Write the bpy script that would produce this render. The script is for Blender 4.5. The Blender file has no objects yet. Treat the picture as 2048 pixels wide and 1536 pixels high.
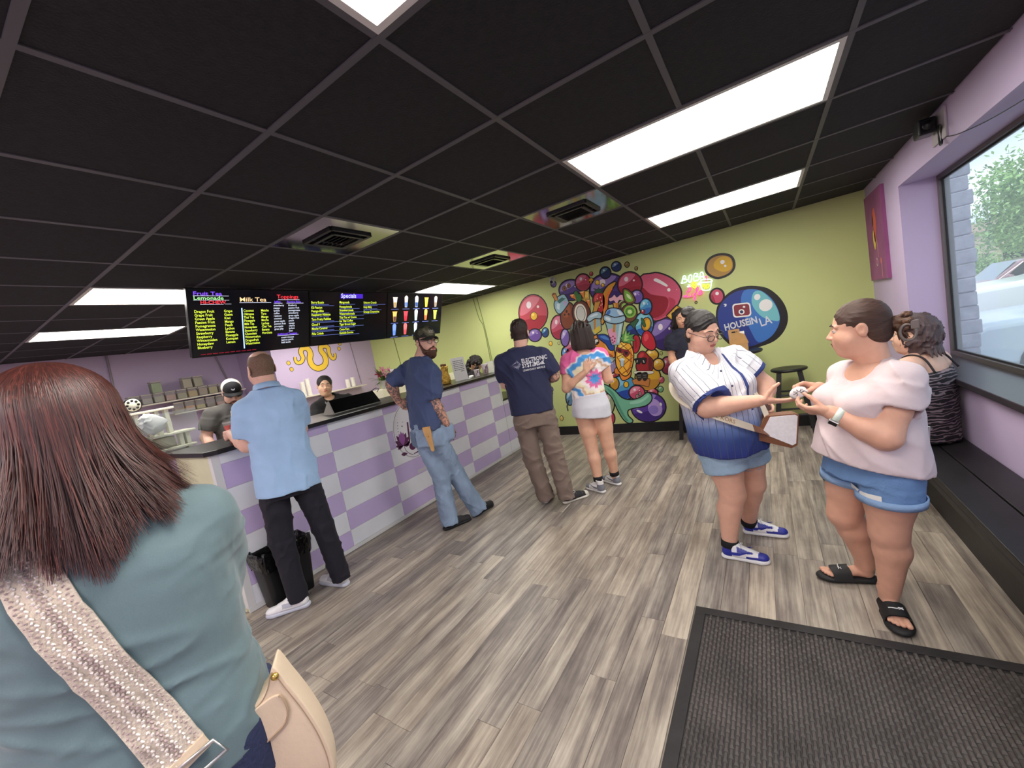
import bpy, bmesh, math, random
import numpy as np
from mathutils import Vector, Matrix
random.seed(7)
scene = bpy.context.scene
COL = scene.collection

# ---------------------------------------------------------------- camera
CAM = Vector((-0.383, -2.157, 1.535))
cam_d = bpy.data.cameras.new('camera')
cam_d.sensor_width = 36.0
cam_d.lens = 809.66 / 2048 * 36.0
cam_d.clip_start = 0.02
cam_d.clip_end = 500
cam = bpy.data.objects.new('camera', cam_d)
COL.objects.link(cam)
cam.matrix_world = (Matrix.Translation(CAM) @ Matrix.Rotation(0.57216, 4, 'Z')
                    @ Matrix.Rotation(-0.09171 + math.pi / 2, 4, 'X') @ Matrix.Rotation(-0.18090, 4, 'Z'))
scene.camera = cam

# ---------------------------------------------------------------- view and world
vs = scene.view_settings
vs.view_transform = 'Standard'
vs.look = 'None'
vs.exposure = 0.70
vs.gamma = 1.0
vs.use_curve_mapping = False

SKY_STRENGTH = 1.3
world = bpy.data.worlds.new('sky')
scene.world = world
world.use_nodes = True
wn = world.node_tree
wn.nodes.clear()
w_out = wn.nodes.new('ShaderNodeOutputWorld')
w_bg = wn.nodes.new('ShaderNodeBackground')
w_tc = wn.nodes.new('ShaderNodeTexCoord')
w_map = wn.nodes.new('ShaderNodeMapping')
w_map.inputs['Scale'].default_value = (1.0, 1.0, 2.6)
w_noise = wn.nodes.new('ShaderNodeTexNoise')
w_noise.inputs['Scale'].default_value = 2.2
w_noise.inputs['Detail'].default_value = 6
w_noise.inputs['Roughness'].default_value = 0.55
w_ramp = wn.nodes.new('ShaderNodeValToRGB')
w_ramp.color_ramp.elements[0].position = 0.40
w_ramp.color_ramp.elements[0].color = (0.34, 0.47, 0.66, 1)
w_ramp.color_ramp.elements[1].position = 0.60
w_ramp.color_ramp.elements[1].color = (0.80, 0.84, 0.90, 1)
wn.links.new(w_tc.outputs['Generated'], w_map.inputs['Vector'])
wn.links.new(w_map.outputs['Vector'], w_noise.inputs['Vector'])
wn.links.new(w_noise.outputs['Fac'], w_ramp.inputs['Fac'])
wn.links.new(w_ramp.outputs['Color'], w_bg.inputs['Color'])
w_bg.inputs['Strength'].default_value = SKY_STRENGTH
wn.links.new(w_bg.outputs['Background'], w_out.inputs['Surface'])

sun_d = bpy.data.lights.new('sun', 'SUN')
sun_d.energy = 1.3
sun_d.angle = 0.2
sun_d.color = (1.0, 0.96, 0.9)
sun = bpy.data.objects.new('sun', sun_d)
COL.objects.link(sun)
sun.rotation_euler = (math.radians(38), math.radians(-14), 0)

LAMP_STRENGTH = 11.0      # ceiling troffers (in their builder below)

# ---------------------------------------------------------------- helpers
def lin(c):
    if isinstance(c, str):
        c = c.lstrip('#'); c = [int(c[i:i + 2], 16) for i in (0, 2, 4)]
    r = []
    for v in c[:3]:
        v = v / 255.0
        r.append(v / 12.92 if v <= 0.04045 else ((v + 0.055) / 1.055) ** 2.4)
    return (r[0], r[1], r[2], 1.0)

MATS = {}
def mat(name, col=(200, 200, 200), rough=0.55, metal=0.0, emit=None, estr=1.0, spec=0.5, alpha=None,
        bump=None, vary=None, coat=0.0, sheen=0.0, sss=0.0, trans=0.0, ior=1.45):
    """Procedural principled material. bump=(scale,strength[,stretch]); vary=(scale,amount[,stretch])."""
    if name in MATS: return MATS[name]
    m = bpy.data.materials.new(name); m.use_nodes = True
    nt = m.node_tree; b = nt.nodes['Principled BSDF']
    b.inputs['Base Color'].default_value = lin(col)
    b.inputs['Roughness'].default_value = rough
    b.inputs['Metallic'].default_value = metal
    b.inputs['Specular IOR Level'].default_value = spec
    b.inputs['IOR'].default_value = ior
    if coat: b.inputs['Coat Weight'].default_value = coat; b.inputs['Coat Roughness'].default_value = 0.1
    if sheen: b.inputs['Sheen Weight'].default_value = sheen; b.inputs['Sheen Roughness'].default_value = 0.5
    if sss:
        b.inputs['Subsurface Weight'].default_value = sss
        b.inputs['Subsurface Radius'].default_value = (0.02, 0.008, 0.004)
        b.inputs['Subsurface Scale'].default_value = 0.5
    if trans: b.inputs['Transmission Weight'].default_value = trans
    if emit is not None:
        b.inputs['Emission Color'].default_value = lin(emit); b.inputs['Emission Strength'].default_value = estr
    if alpha is not None: b.inputs['Alpha'].default_value = alpha
    def coords(stretch):
        tc = nt.nodes.new('ShaderNodeTexCoord'); mp = nt.nodes.new('ShaderNodeMapping')
        nt.links.new(tc.outputs['Object'], mp.inputs['Vector'])
        mp.inputs['Scale'].default_value = stretch
        return mp.outputs['Vector']
    if vary:
        n = nt.nodes.new('ShaderNodeTexNoise'); n.inputs['Scale'].default_value = vary[0]; n.inputs['Detail'].default_value = 5
        nt.links.new(coords(vary[2] if len(vary) > 2 else (1, 1, 1)), n.inputs['Vector'])
        mx = nt.nodes.new('ShaderNodeMix'); mx.data_type = 'RGBA'
        c = lin(col); a = vary[1]
        mx.inputs['A'].default_value = (c[0] * (1 - a), c[1] * (1 - a), c[2] * (1 - a), 1)
        mx.inputs['B'].default_value = (min(1, c[0] * (1 + a)), min(1, c[1] * (1 + a)), min(1, c[2] * (1 + a)), 1)
        rp = nt.nodes.new('ShaderNodeMapRange'); rp.inputs['From Min'].default_value = 0.3; rp.inputs['From Max'].default_value = 0.7
        nt.links.new(n.outputs['Fac'], rp.inputs['Value']); nt.links.new(rp.outputs['Result'], mx.inputs['Factor'])
        nt.links.new(mx.outputs['Result'], b.inputs['Base Color'])
    if bump:
        n = nt.nodes.new('ShaderNodeTexNoise'); n.inputs['Scale'].default_value = bump[0]; n.inputs['Detail'].default_value = 4
        nt.links.new(coords(bump[2] if len(bump) > 2 else (1, 1, 1)), n.inputs['Vector'])
        bp = nt.nodes.new('ShaderNodeBump'); bp.inputs['Strength'].default_value = bump[1]; bp.inputs['Distance'].default_value = 0.01
        nt.links.new(n.outputs['Fac'], bp.inputs['Height']); nt.links.new(bp.outputs['Normal'], b.inputs['Normal'])
    MATS[name] = m
    return m

def clear_mat(name, tint=(235, 240, 240), gloss=0.12, haze=0.06):
    """thin clear sheet (glass or acrylic): transparent with a mirror reflection and a trace of haze"""
    if name in MATS: return MATS[name]
    m = bpy.data.materials.new(name); m.use_nodes = True; nt = m.node_tree; nt.nodes.clear()
    o = nt.nodes.new('ShaderNodeOutputMaterial'); t = nt.nodes.new('ShaderNodeBsdfTransparent')
    t.inputs['Color'].default_value = lin(tint)
    g = nt.nodes.new('ShaderNodeBsdfGlossy'); g.inputs['Roughness'].default_value = 0.03
    d = nt.nodes.new('ShaderNodeBsdfTranslucent'); d.inputs['Color'].default_value = (0.9, 0.92, 0.94, 1)
    f0 = nt.nodes.new('ShaderNodeLayerWeight'); f0.inputs['Blend'].default_value = 0.5
    f1 = nt.nodes.new('ShaderNodeMath'); f1.operation = 'POWER'; f1.inputs[1].default_value = 5.0
    f = nt.nodes.new('ShaderNodeMath'); f.operation = 'MULTIPLY_ADD'; f.inputs[1].default_value = gloss * 3.0; f.inputs[2].default_value = gloss * 0.15
    nt.links.new(f0.outputs['Facing'], f1.inputs[0]); nt.links.new(f1.outputs[0], f.inputs[0])
    m1 = nt.nodes.new('ShaderNodeMixShader'); m2 = nt.nodes.new('ShaderNodeMixShader')
    m1.inputs['Fac'].default_value = haze
    nt.links.new(t.outputs[0], m1.inputs[1]); nt.links.new(d.outputs[0], m1.inputs[2])
    nt.links.new(f.outputs[0], m2.inputs['Fac']); nt.links.new(m1.outputs[0], m2.inputs[1]); nt.links.new(g.outputs[0], m2.inputs[2])
    nt.links.new(m2.outputs[0], o.inputs['Surface'])
    MATS[name] = m
    return m

class MB:
    """collects shapes given in world coordinates; build() links them as ONE mesh object"""
    def __init__(s): s.v = []; s.f = []; s.m = []; s.cur = 0
    def add(s, vs, fs):
        o = len(s.v); s.v += [tuple(v) for v in vs]
        for f in fs: s.f.append(tuple(i + o for i in f)); s.m.append(s.cur)
        return s
    def box(s, a, b, M=None, bev=0.0):
        x0, y0, z0 = (min(a[i], b[i]) for i in range(3)); x1, y1, z1 = (max(a[i], b[i]) for i in range(3))
        if bev <= 0:
            vs = [(x, y, z) for z in (z0, z1) for y in (y0, y1) for x in (x0, x1)]
            fs = [(0, 2, 3, 1), (4, 5, 7, 6), (0, 1, 5, 4), (2, 6, 7, 3), (0, 4, 6, 2), (1, 3, 7, 5)]
        else:
            bm = bmesh.new(); bmesh.ops.create_cube(bm, size=1)
            for v in bm.verts: v.co = Vector(((x0 + x1) / 2 + v.co.x * (x1 - x0), (y0 + y1) / 2 + v.co.y * (y1 - y0), (z0 + z1) / 2 + v.co.z * (z1 - z0)))
            bmesh.ops.bevel(bm, geom=bm.edges[:], offset=bev, segments=2, affect='EDGES', profile=0.5)
            bm.verts.index_update(); vs = [v.co.copy() for v in bm.verts]; fs = [tuple(v.index for v in f.verts) for f in bm.faces]; bm.free()
        if M is not None: vs = [M @ Vector(v) for v in vs]
        return s.add(vs, fs)
    def prism(s, poly, d, M=None):
        """polygon (x,y) extruded from 0 to d in z, then placed by M"""
        n = len(poly)
        a = sum(poly[i][0] * poly[(i + 1) % n][1] - poly[(i + 1) % n][0] * poly[i][1] for i in range(n))
        if a < 0: poly = poly[::-1]
        vs = [Vector((p[0], p[1], 0)) for p in poly] + [Vector((p[0], p[1], d)) for p in poly]
        fs = [tuple(range(n - 1, -1, -1)), tuple(range(n, 2 * n))] + [(i, (i + 1) % n, n + (i + 1) % n, n + i) for i in range(n)]
        if M is not None: vs = [M @ v for v in vs]
        return s.add(vs, fs)
    def cyl(s, a, b, r, r2=None, n=16, caps=True):
        a = Vector(a); b = Vector(b); r2 = r if r2 is None else r2
        ax = (b - a).normalized(); u = ax.orthogonal().normalized(); w = ax.cross(u)
        vs = []
        for c, rr in ((a, r), (b, r2)):
            for i in range(n):
                t = 2 * math.pi * i / n; vs.append(c + (u * math.cos(t) + w * math.sin(t)) * rr)
        fs = [(i, (i + 1) % n, n + (i + 1) % n, n + i) for i in range(n)]
        if caps: fs += [tuple(range(n - 1, -1, -1)), tuple(range(n, 2 * n))]
        return s.add(vs, fs)
    def tube(s, pts, r, n=8, closed=False):
        P = [Vector(p) for p in pts]; k = len(P)
        R = list(r) if isinstance(r, (list, tuple)) else [r] * k
        vs = []; u = None
        for i in range(k):
            if closed: t = P[(i + 1) % k] - P[i - 1]
            else: t = P[min(i + 1, k - 1)] - P[max(i - 1, 0)]
            if t.length < 1e-9: t = Vector((0, 0, 1))
            t.normalize()
            u = t.orthogonal() if u is None else u - t * u.dot(t)
            if u.length < 1e-6: u = t.orthogonal()
            u.normalize(); w = t.cross(u)
            for j in range(n):
                a = 2 * math.pi * j / n; vs.append(P[i] + (u * math.cos(a) + w * math.sin(a)) * R[i])
        fs = []
        for i in range(k if closed else k - 1):
            i2 = (i + 1) % k
            for j in range(n): fs.append((i * n + j, i * n + (j + 1) % n, i2 * n + (j + 1) % n, i2 * n + j))
        if not closed: fs += [tuple(range(n - 1, -1, -1)), tuple(range((k - 1) * n, k * n))]
        return s.add(vs, fs)
    def lathe(s, prof, c=(0, 0, 0), n=20, M=None, sx=1.0, sy=1.0):
        """prof: list of (r,z)"""
        k = len(prof); vs = []
        for r, z in prof:
            for j in range(n):
                a = 2 * math.pi * j / n; vs.append(Vector((c[0] + r * math.cos(a) * sx, c[1] + r * math.sin(a) * sy, c[2] + z)))
        fs = [(i * n + j, i * n + (j + 1) % n, (i + 1) * n + (j + 1) % n, (i + 1) * n + j) for i in range(k - 1) for j in range(n)]
        if prof[0][0] > 1e-5: fs.append(tuple(range(n - 1, -1, -1)))
        if prof[-1][0] > 1e-5: fs.append(tuple(range((k - 1) * n, k * n)))
        if M is not None: vs = [M @ v for v in vs]
        return s.add(vs, fs)
    def ball(s, c, r, n=12, M=None):
        rx, ry, rz = r if isinstance(r, (tuple, list)) else (r, r, r)
        vs = []; fs = []; m = max(6, n // 2 + 2)
        for i in range(m + 1):
            t = math.pi * i / m
            for j in range(n):
                a = 2 * math.pi * j / n
                v = Vector((rx * math.sin(t) * math.cos(a), ry * math.sin(t) * math.sin(a), rz * math.cos(t)))
                if M is not None: v = M.to_3x3() @ v
                vs.append(Vector(c) + v)
        for i in range(m):
            for j in range(n): fs.append((i * n + j, (i + 1) * n + j, (i + 1) * n + (j + 1) % n, i * n + (j + 1) % n))
        return s.add(vs, fs)
    def grid(s, rows, closed=False):
        """rows: list of equal-length point lists"""
        n = len(rows[0]); vs = [p for r in rows for p in r]; fs = []
        for i in range(len(rows) - 1):
            for j in range(n if closed else n - 1):
                fs.append((i * n + j, i * n + (j + 1) % n, (i + 1) * n + (j + 1) % n, (i + 1) * n + j))
        return s.add(vs, fs)
    def build(s, name, m, parent=None, smooth=False, autos=None):
        off = parent_world(parent)
        me = bpy.data.meshes.new(name)
        me.from_pydata([(v[0] - off[0], v[1] - off[1], v[2] - off[2]) for v in s.v], [], s.f)
        ms = m if isinstance(m, (list, tuple)) else [m]
        for x in ms: me.materials.append(x)
        if len(ms) > 1: me.polygons.foreach_set('material_index', s.m)
        me.update()
        if smooth: me.polygons.foreach_set('use_smooth', [True] * len(me.polygons))
        o = link(name, me, parent)
        if autos is not None:
            me.polygons.foreach_set('use_smooth', [True] * len(me.polygons))
            try: me.set_sharp_from_angle(angle=math.radians(autos))
            except Exception: pass
        return o

def parent_world(p):
    v = Vector((0, 0, 0))
    while p is not None: v = v + p.location; p = p.parent
    return v

def link(name, data, parent=None):
    o = bpy.data.objects.new(name, data); COL.objects.link(o)
    if parent is not None: o.parent = parent
    return o

def tag(o, label=None, cat=None, group=None, kind=None):
    if label: o['label'] = label
    if cat: o['category'] = cat
    if group: o['group'] = group
    if kind: o['kind'] = kind
    return o

def thing(name, label, cat, loc=(0, 0, 0), group=None):
    o = bpy.data.objects.new(name, None); o.empty_display_size = 0.05; COL.objects.link(o); o.location = loc
    return tag(o, label, cat, group)

def copy_tree(o, loc=None, parent=None):
    c = o.copy(); COL.objects.link(c); c.parent = parent
    if loc is not None: c.location = loc
    for ch in o.children: copy_tree(ch, None, c)
    return c

def struct(o): o['kind'] = 'structure'; return o

def T(x, y, z): return Matrix.Translation((x, y, z))
def RX(a): return Matrix.Rotation(math.radians(a), 4, 'X')
def RY(a): return Matrix.Rotation(math.radians(a), 4, 'Y')
def RZ(a): return Matrix.Rotation(math.radians(a), 4, 'Z')
def basis(o, x, y, z):
    return Matrix(((x[0], y[0], z[0], o[0]), (x[1], y[1], z[1], o[1]), (x[2], y[2], z[2], o[2]), (0, 0, 0, 1)))
# flat work on a wall: local x along the wall, y up, z out of it
M_BACK = lambda x, z, d=0.0: basis((x, WY - d, z), (1, 0, 0), (0, 0, 1), (0, -1, 0))
M_FRONT = lambda y, z, X: basis((X, y, z), (0, 1, 0), (0, 0, 1), (1, 0, 0))     # faces +X

def text_mesh(s, size, M, extrude=0.0, bold=0.0, sx=1.0, align='LEFT', spacing=1.0, shear=0.0):
    """returns (verts, faces) of a line of lettering"""
    cu = bpy.data.curves.new('lettering', 'FONT'); cu.body = s; cu.size = size; cu.extrude = extrude
    cu.offset = bold * size; cu.align_x = align; cu.space_character = spacing; cu.shear = shear; cu.resolution_u = 2
    o = bpy.data.objects.new('lettering', cu); COL.objects.link(o)
    dg = bpy.context.evaluated_depsgraph_get(); me = bpy.data.meshes.new_from_object(o.evaluated_get(dg))
    vs = [M @ Vector((v.co.x * sx, v.co.y, v.co.z)) for v in me.vertices]; fs = [tuple(p.vertices) for p in me.polygons]
    bpy.data.objects.remove(o); bpy.data.curves.remove(cu); bpy.data.meshes.remove(me)
    return vs, fs
# ================================================================ the room
WX = 0.605      # window wall plane
WY = 3.55       # mural wall plane
WL = -8.50      # far kitchen wall plane
WB = -7.34      # nearer part of the kitchen wall
YJ = 1.50       # where the kitchen wall steps forward
YF = -3.66      # wall behind the camera
CZ = 2.459      # ceiling grid height
G = 0.61

M_GREEN = mat('green_wall_paint', (190, 200, 132), 0.6, bump=(60, 0.04), vary=(1.5, 0.03))
M_LAV = mat('lavender_wall_paint', (192, 174, 205), 0.6, bump=(60, 0.04), vary=(1.5, 0.03))
M_BLACK = mat('black_painted_wood', (26, 25, 27), 0.42, bump=(40, 0.05), vary=(6, 0.3))
M_CEIL = mat('black_ceiling_tile', (31, 30, 33), 0.85, bump=(120, 0.35), vary=(30, 0.25))
M_BAR = mat('black_ceiling_grid', (84, 81, 86), 0.5)

def plank_mat():
    m = bpy.data.materials.new('grey_vinyl_plank'); m.use_nodes = True; nt = m.node_tree; b = nt.nodes['Principled BSDF']
    tc = nt.nodes.new('ShaderNodeTexCoord'); oi = nt.nodes.new('ShaderNodeObjectInfo')
    def node(t): return nt.nodes.new(t)
    def noise(sx, sy, scale, detail, off):
        mp = node('ShaderNodeMapping'); mp.inputs['Scale'].default_value = (sx, sy, 1)
        cx = node('ShaderNodeCombineXYZ'); ml = node('ShaderNodeMath'); ml.operation = 'MULTIPLY'; ml.inputs[1].default_value = off
        nt.links.new(oi.outputs['Random'], ml.inputs[0]); nt.links.new(ml.outputs[0], cx.inputs['X']); nt.links.new(ml.outputs[0], cx.inputs['Y'])
        nt.links.new(cx.outputs[0], mp.inputs['Location']); nt.links.new(tc.outputs['Object'], mp.inputs['Vector'])
        n = node('ShaderNodeTexNoise'); n.inputs['Scale'].default_value = scale; n.inputs['Detail'].default_value = detail
        n.inputs['Roughness'].default_value = 0.62
        nt.links.new(mp.outputs[0], n.inputs['Vector']); return n
    strip = noise(9, 0.55, 1.6, 2, 37.0)       # broad strips of tone along the plank
    grain = noise(26, 1.1, 3.0, 9, 91.0)       # fine grain
    blot = noise(2.6, 1.3, 2.4, 4, 53.0)        # worn patches
    ramp = node('ShaderNodeValToRGB'); cr = ramp.color_ramp
    cr.elements[0].position = 0.22; cr.elements[0].color = lin((98, 90, 87))
    cr.elements[1].position = 0.80; cr.elements[1].color = lin((190, 182, 170))
    for p, c in ((0.40, (128, 119, 113)), (0.56, (156, 147, 137))):
        e = cr.elements.new(p); e.color = lin(c)
    def math_(op, a, bb):
        n = node('ShaderNodeMath'); n.operation = op
        for i, q in enumerate((a, bb)):
            if isinstance(q, (int, float)): n.inputs[i].default_value = q
            else: nt.links.new(q, n.inputs[i])
        return n.outputs[0]
    mix = math_('ADD', math_('MULTIPLY', strip.outputs['Fac'], 0.42), math_('MULTIPLY', grain.outputs['Fac'], 0.34))
    mix = math_('ADD', mix, math_('MULTIPLY', blot.outputs['Fac'], 0.24))
    tone = math_('MULTIPLY', math_('SUBTRACT', oi.outputs['Random'], 0.5), 0.17)
    mix = math_('ADD', math_('ADD', math_('MULTIPLY', math_('SUBTRACT', mix, 0.5), 2.3), 0.5), tone)
    nt.links.new(mix, ramp.inputs['Fac'])
    warm = node('ShaderNodeMix'); warm.data_type = 'RGBA'; warm.blend_type = 'MULTIPLY'
    warm.inputs['B'].default_value = (1.0, 0.95, 0.89, 1)
    nt.links.new(oi.outputs['Random'], warm.inputs['Factor']); nt.links.new(ramp.outputs['Color'], warm.inputs['A'])
    nt.links.new(warm.outputs['Result'], b.inputs['Base Color'])
    rr = node('ShaderNodeMapRange'); rr.inputs['To Min'].default_value = 0.30; rr.inputs['To Max'].default_value = 0.52
    nt.links.new(grain.outputs['Fac'], rr.inputs['Value']); nt.links.new(rr.outputs['Result'], b.inputs['Roughness'])
    bp = node('ShaderNodeBump'); bp.inputs['Strength'].default_value = 0.18; bp.inputs['Distance'].default_value = 0.004
    nt.links.new(grain.outputs['Fac'], bp.inputs['Height']); nt.links.new(bp.outputs['Normal'], b.inputs['Normal'])
    return m
M_PLANK = plank_mat()

# ---- floor: slab with vinyl planks laid along the room
floor = struct(MB().box((-9.0, YF - 0.2, -0.12), (.885, WY + 0.2, -0.006)).build('floor', M_PLANK))
PW = 0.122
rng = random.Random(3)
plank_mesh = {}
def plank(x, y0, y1):
    L = round(y1 - y0, 2)
    if L not in plank_mesh:
        me = bpy.data.meshes.new('plank'); w = PW / 2 - 0.0006; h = L / 2 - 0.0006; c = 0.0012
        vs = [(-w, -h, -0.006), (w, -h, -0.006), (w, h, -0.006), (-w, h, -0.006), (-w, -h, -c), (w, -h, -c), (w, h, -c), (-w, h, -c),
              (-w + c, -h + c, 0), (w - c, -h + c, 0), (w - c, h - c, 0), (-w + c, h - c, 0)]
        fs = [(3, 2, 1, 0)] + [(i, (i + 1) % 4, 4 + (i + 1) % 4, 4 + i) for i in range(4)] + [(4 + i, 4 + (i + 1) % 4, 8 + (i + 1) % 4, 8 + i) for i in range(4)] + [(8, 9, 10, 11)]
        me.from_pydata(vs, [], fs); me.materials.append(M_PLANK); me.update(); plank_mesh[L] = me
    o = link('plank', plank_mesh[L], floor); o.location = (x, (y0 + y1) / 2, 0)
x = -3.66
while x < WX - 0.01:
    y = -2.9 + rng.uniform(0, 0.9); ys = -2.75
    while ys < WY:
        ye = min(WY, y) if y > ys + 0.12 else ys + 0.5
        ye = min(WY, max(ye, ys + 0.12))
        if WY - ye < 0.2: ye = WY
        plank(x + PW / 2, ys, ye)
        ys = ye; y = ye + rng.choice((0.92, 1.06, 1.22))
    x += PW

# ---- walls
wall_back = struct(MB().box((-9.0, WY, 0), (.885, WY + 0.15, 2.7)).build('wall_back', M_GREEN))
wl = MB(); wl.box((WL - 0.15, YF, 0), (WL, YJ, 2.7)); wl.box((WL - 0.15, YJ, 0), (WB, WY, 2.7))
wall_left = struct(wl.build('wall_left', M_LAV))
wall_front = struct(MB().box((-9.0, YF - 0.15, 0), (.885, YF, 2.7)).build('wall_front', M_LAV))
GX = 0.85       # glass plane
WY0, WY1 = -2.6, 2.385   # window opening
SZ, HZ = 0.845, 2.225
wr = MB()
wr.box((WX, YF, 0), (.885, WY, SZ - 0.02)); wr.box((WX, YF, HZ), (.885, WY, 2.7))
wr.box((WX, WY1, SZ - 0.02), (.885, WY, HZ)); wr.box((WX, YF, SZ - 0.02), (.885, WY0, HZ))
wall_right = struct(wr.build('wall_right', M_LAV))
bb = MB().box((-7.3, WY - 0.018, 0), (WX, WY, 0.135), bev=0.004)
struct(bb.build('baseboard_back', M_BLACK))
struct(MB().box((WX - 0.016, 2.05, 0), (WX, WY - 0.018, 0.135), bev=0.004).build('baseboard_right', M_BLACK))
# window sill board
M_SILL = mat('dark_sill_board', (52, 48, 53), 0.3, vary=(14, 0.25, (1, 6, 1)))
struct(MB().box((WX - 0.045, WY0, SZ - 0.035), (GX - 0.02, WY1, SZ + 0.003), bev=0.004).build('trim_1', M_SILL))
# window: aluminium frame, glazing bars, panes
M_ALU = mat('bronze_aluminium_frame', (106, 99, 98), 0.4, 0.6)
M_SEAL = mat('black_gasket', (30, 30, 33), 0.6)
M_GLASS = clear_mat('window_glass', (246, 250, 250), 0.12, 0.12)
fr = MB()
fr.box((GX - 0.03, WY1 - 0.035, SZ), (GX + 0.03, WY1, HZ)); fr.box((GX - 0.03, WY0, SZ), (GX + 0.03, WY0 + 0.035, HZ))
fr.box((GX - 0.03, WY0 + 0.035, SZ), (GX + 0.03, WY1 - 0.035, SZ + 0.035)); fr.box((GX - 0.03, WY0 + 0.035, HZ - 0.03), (GX + 0.03, WY1 - 0.035, HZ))
window_1 = struct(fr.build('window_1', M_ALU))
bars = (0.72, -0.94)
for yb in bars: MB().box((GX - 0.03, yb - 0.025, SZ + 0.035), (GX + 0.03, yb + 0.025, HZ - 0.03)).build('glazing_bar', M_ALU, window_1)
ed = [WY1 - 0.035, bars[0] + 0.025, bars[0] - 0.025, bars[1] + 0.025, bars[1] - 0.025, WY0 + 0.035]
for k in range(3):
    a, b_ = ed[2 * k], ed[2 * k + 1]
    MB().box((GX - 0.003, b_, SZ + 0.035), (GX + 0.003, a, HZ - 0.03)).build('pane', M_GLASS, window_1)
    g = MB(); t = 0.012
    for q in ((b_, SZ + 0.035, a, SZ + 0.035 + t), (b_, HZ - 0.03 - t, a, HZ - 0.03), (b_, SZ + 0.035 + t, b_ + t, HZ - 0.03 - t), (a - t, SZ + 0.035 + t, a, HZ - 0.03 - t)):
        g.box((GX - 0.012, q[0], q[1]), (GX - 0.0035, q[2], q[3]))
    g.build('gasket', M_SEAL, window_1)

# ---- ceiling: slab, tiles, grid bars
ceiling = struct(MB().box((-9.0, YF - 0.2, 2.56), (.885, WY + 0.2, 2.72)).build('ceiling', M_CEIL))
LIGHTS = [(-2, 0, 0, 1), (-2, 3, 0, 4), (-2, -3, 0, -2), (-8, -2, -7, 0), (-11, -2, -10, 0), (-7, 3, -6, 5), (-2, -6, 0, -5), (-8, -6, -7, -4), (-11, 2, -10, 4), (-5, -6, -3, -5)]  # last panel is added out of view to brighten the counter front
VENTS = [(-5, -1), (-3, 1), (-5, 2)]
used = set(VENTS)
for (a, b_, c, d) in LIGHTS:
    for i in range(a, c):
        for j in range(b_, d): used.add((i, j))
tile_mesh = {}
for i in range(-14, 1):
    for j in range(-6, 6):
        if (i, j) in used: continue
        x0, x1 = max(i * G, WL), min((i + 1) * G, WX); y0, y1 = j * G, min((j + 1) * G, WY)
        if (i + 1) * G <= WB + 0.1 and y0 >= YJ: continue
        if i * G < WB and y0 >= YJ - 0.3: x0 = max(x0, WB if y1 > YJ else WL)
        key = (round(x1 - x0, 2), round(y1 - y0, 2))
        if key not in tile_mesh:
            w, h = key[0] / 2 - 0.006, key[1] / 2 - 0.006
            mb = MB().box((-w, -h, 0), (w, h, 0.015)); me = bpy.data.meshes.new('ceiling_tile'); me.from_pydata(mb.v, [], mb.f); me.materials.append(M_CEIL); me.update(); tile_mesh[key] = me
        o = link('ceiling_tile', tile_mesh[key], ceiling); o.location = ((x0 + x1) / 2, (y0 + y1) / 2, CZ + 0.004)
for i in range(-13, 1):
    y1 = WY if i * G > WB else YJ
    segs = [[YF, y1]]
    for (a, b_, c, d) in LIGHTS:                      # a bar stops at a light wider than one tile
        if a < i < c:
            ns = []
            for s0, s1 in segs:
                if s0 < b_ * G < s1 or s0 < d * G < s1: ns += [[s0, b_ * G], [d * G, s1]]
                else: ns.append([s0, s1])
            segs = [q for q in ns if q[1] - q[0] > 0.02]
    for s0, s1 in segs:
        if s1 - s0 > 0.02: MB().box((i * G - 0.012, s0, CZ), (i * G + 0.012, s1, CZ + 0.006)).build('grid_bar', M_BAR, ceiling)
for j in range(-5, 6):
    x0 = WL if j * G < YJ else WB
    segs = [[x0, WX]]
    for (a, b_, c, d) in LIGHTS:
        if b_ < j < d:
            ns = []
            for s0, s1 in segs:
                if s0 < a * G < s1: ns += [[s0, a * G], [c * G, s1]]
                else: ns.append([s0, s1])
            segs = ns
    for s0, s1 in segs: MB().box((s0, j * G - 0.012, CZ - 0.0008), (s1, j * G + 0.012, CZ + 0.005)).build('grid_bar', M_BAR, ceiling)

# ---- ceiling lights
M_DIFF = mat('lit_diffuser', (255, 250, 238), 0.6, emit=(255, 250, 241), estr=LAMP_STRENGTH)
M_TRIM = mat('white_light_frame', (214, 210, 204), 0.5)
lab = {0: 'long lit ceiling panel nearest the window, in front of the neon sign wall', 1: 'lit ceiling panel close to the green mural wall',
       2: 'lit ceiling panel above the entrance mat side of the room', 3: 'lit ceiling panel behind the fruit tea menu screen',
       4: 'lit ceiling panel close to the lavender kitchen wall', 5: 'lit ceiling panel behind the drink picture screen by the green wall',
       6: 'lit ceiling panel near the entrance behind the queue', 7: 'lit ceiling panel at the far end of the kitchen', 8: 'lit kitchen ceiling panel above the cashier, behind the Specials screen', 9: 'added ceiling panel out of view, brightening the counter front'}
for k, (a, b_, c, d) in enumerate(LIGHTS):
    x0, y0, x1, y1 = a * G + 0.012, b_ * G + 0.012, c * G - 0.012, d * G - 0.012
    L = thing('ceiling_light', lab[k], 'light', ((x0 + x1) / 2, (y0 + y1) / 2, CZ), 'ceiling light panels')
    t = 0.022; f = MB()
    f.box((x0, y0, CZ - 0.002), (x1, y0 + t, CZ + 0.03)); f.box((x0, y1 - t, CZ - 0.002), (x1, y1, CZ + 0.03))
    f.box((x0, y0 + t, CZ - 0.002), (x0 + t, y1 - t, CZ + 0.03)); f.box((x1 - t, y0 + t, CZ - 0.002), (x1, y1 - t, CZ + 0.03))
    f.build('frame', M_TRIM, L)
    MB().box((x0 + t, y0 + t, CZ + 0.003), (x1 - t, y1 - t, CZ + 0.012)).build('diffuser', M_DIFF, L)

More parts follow.
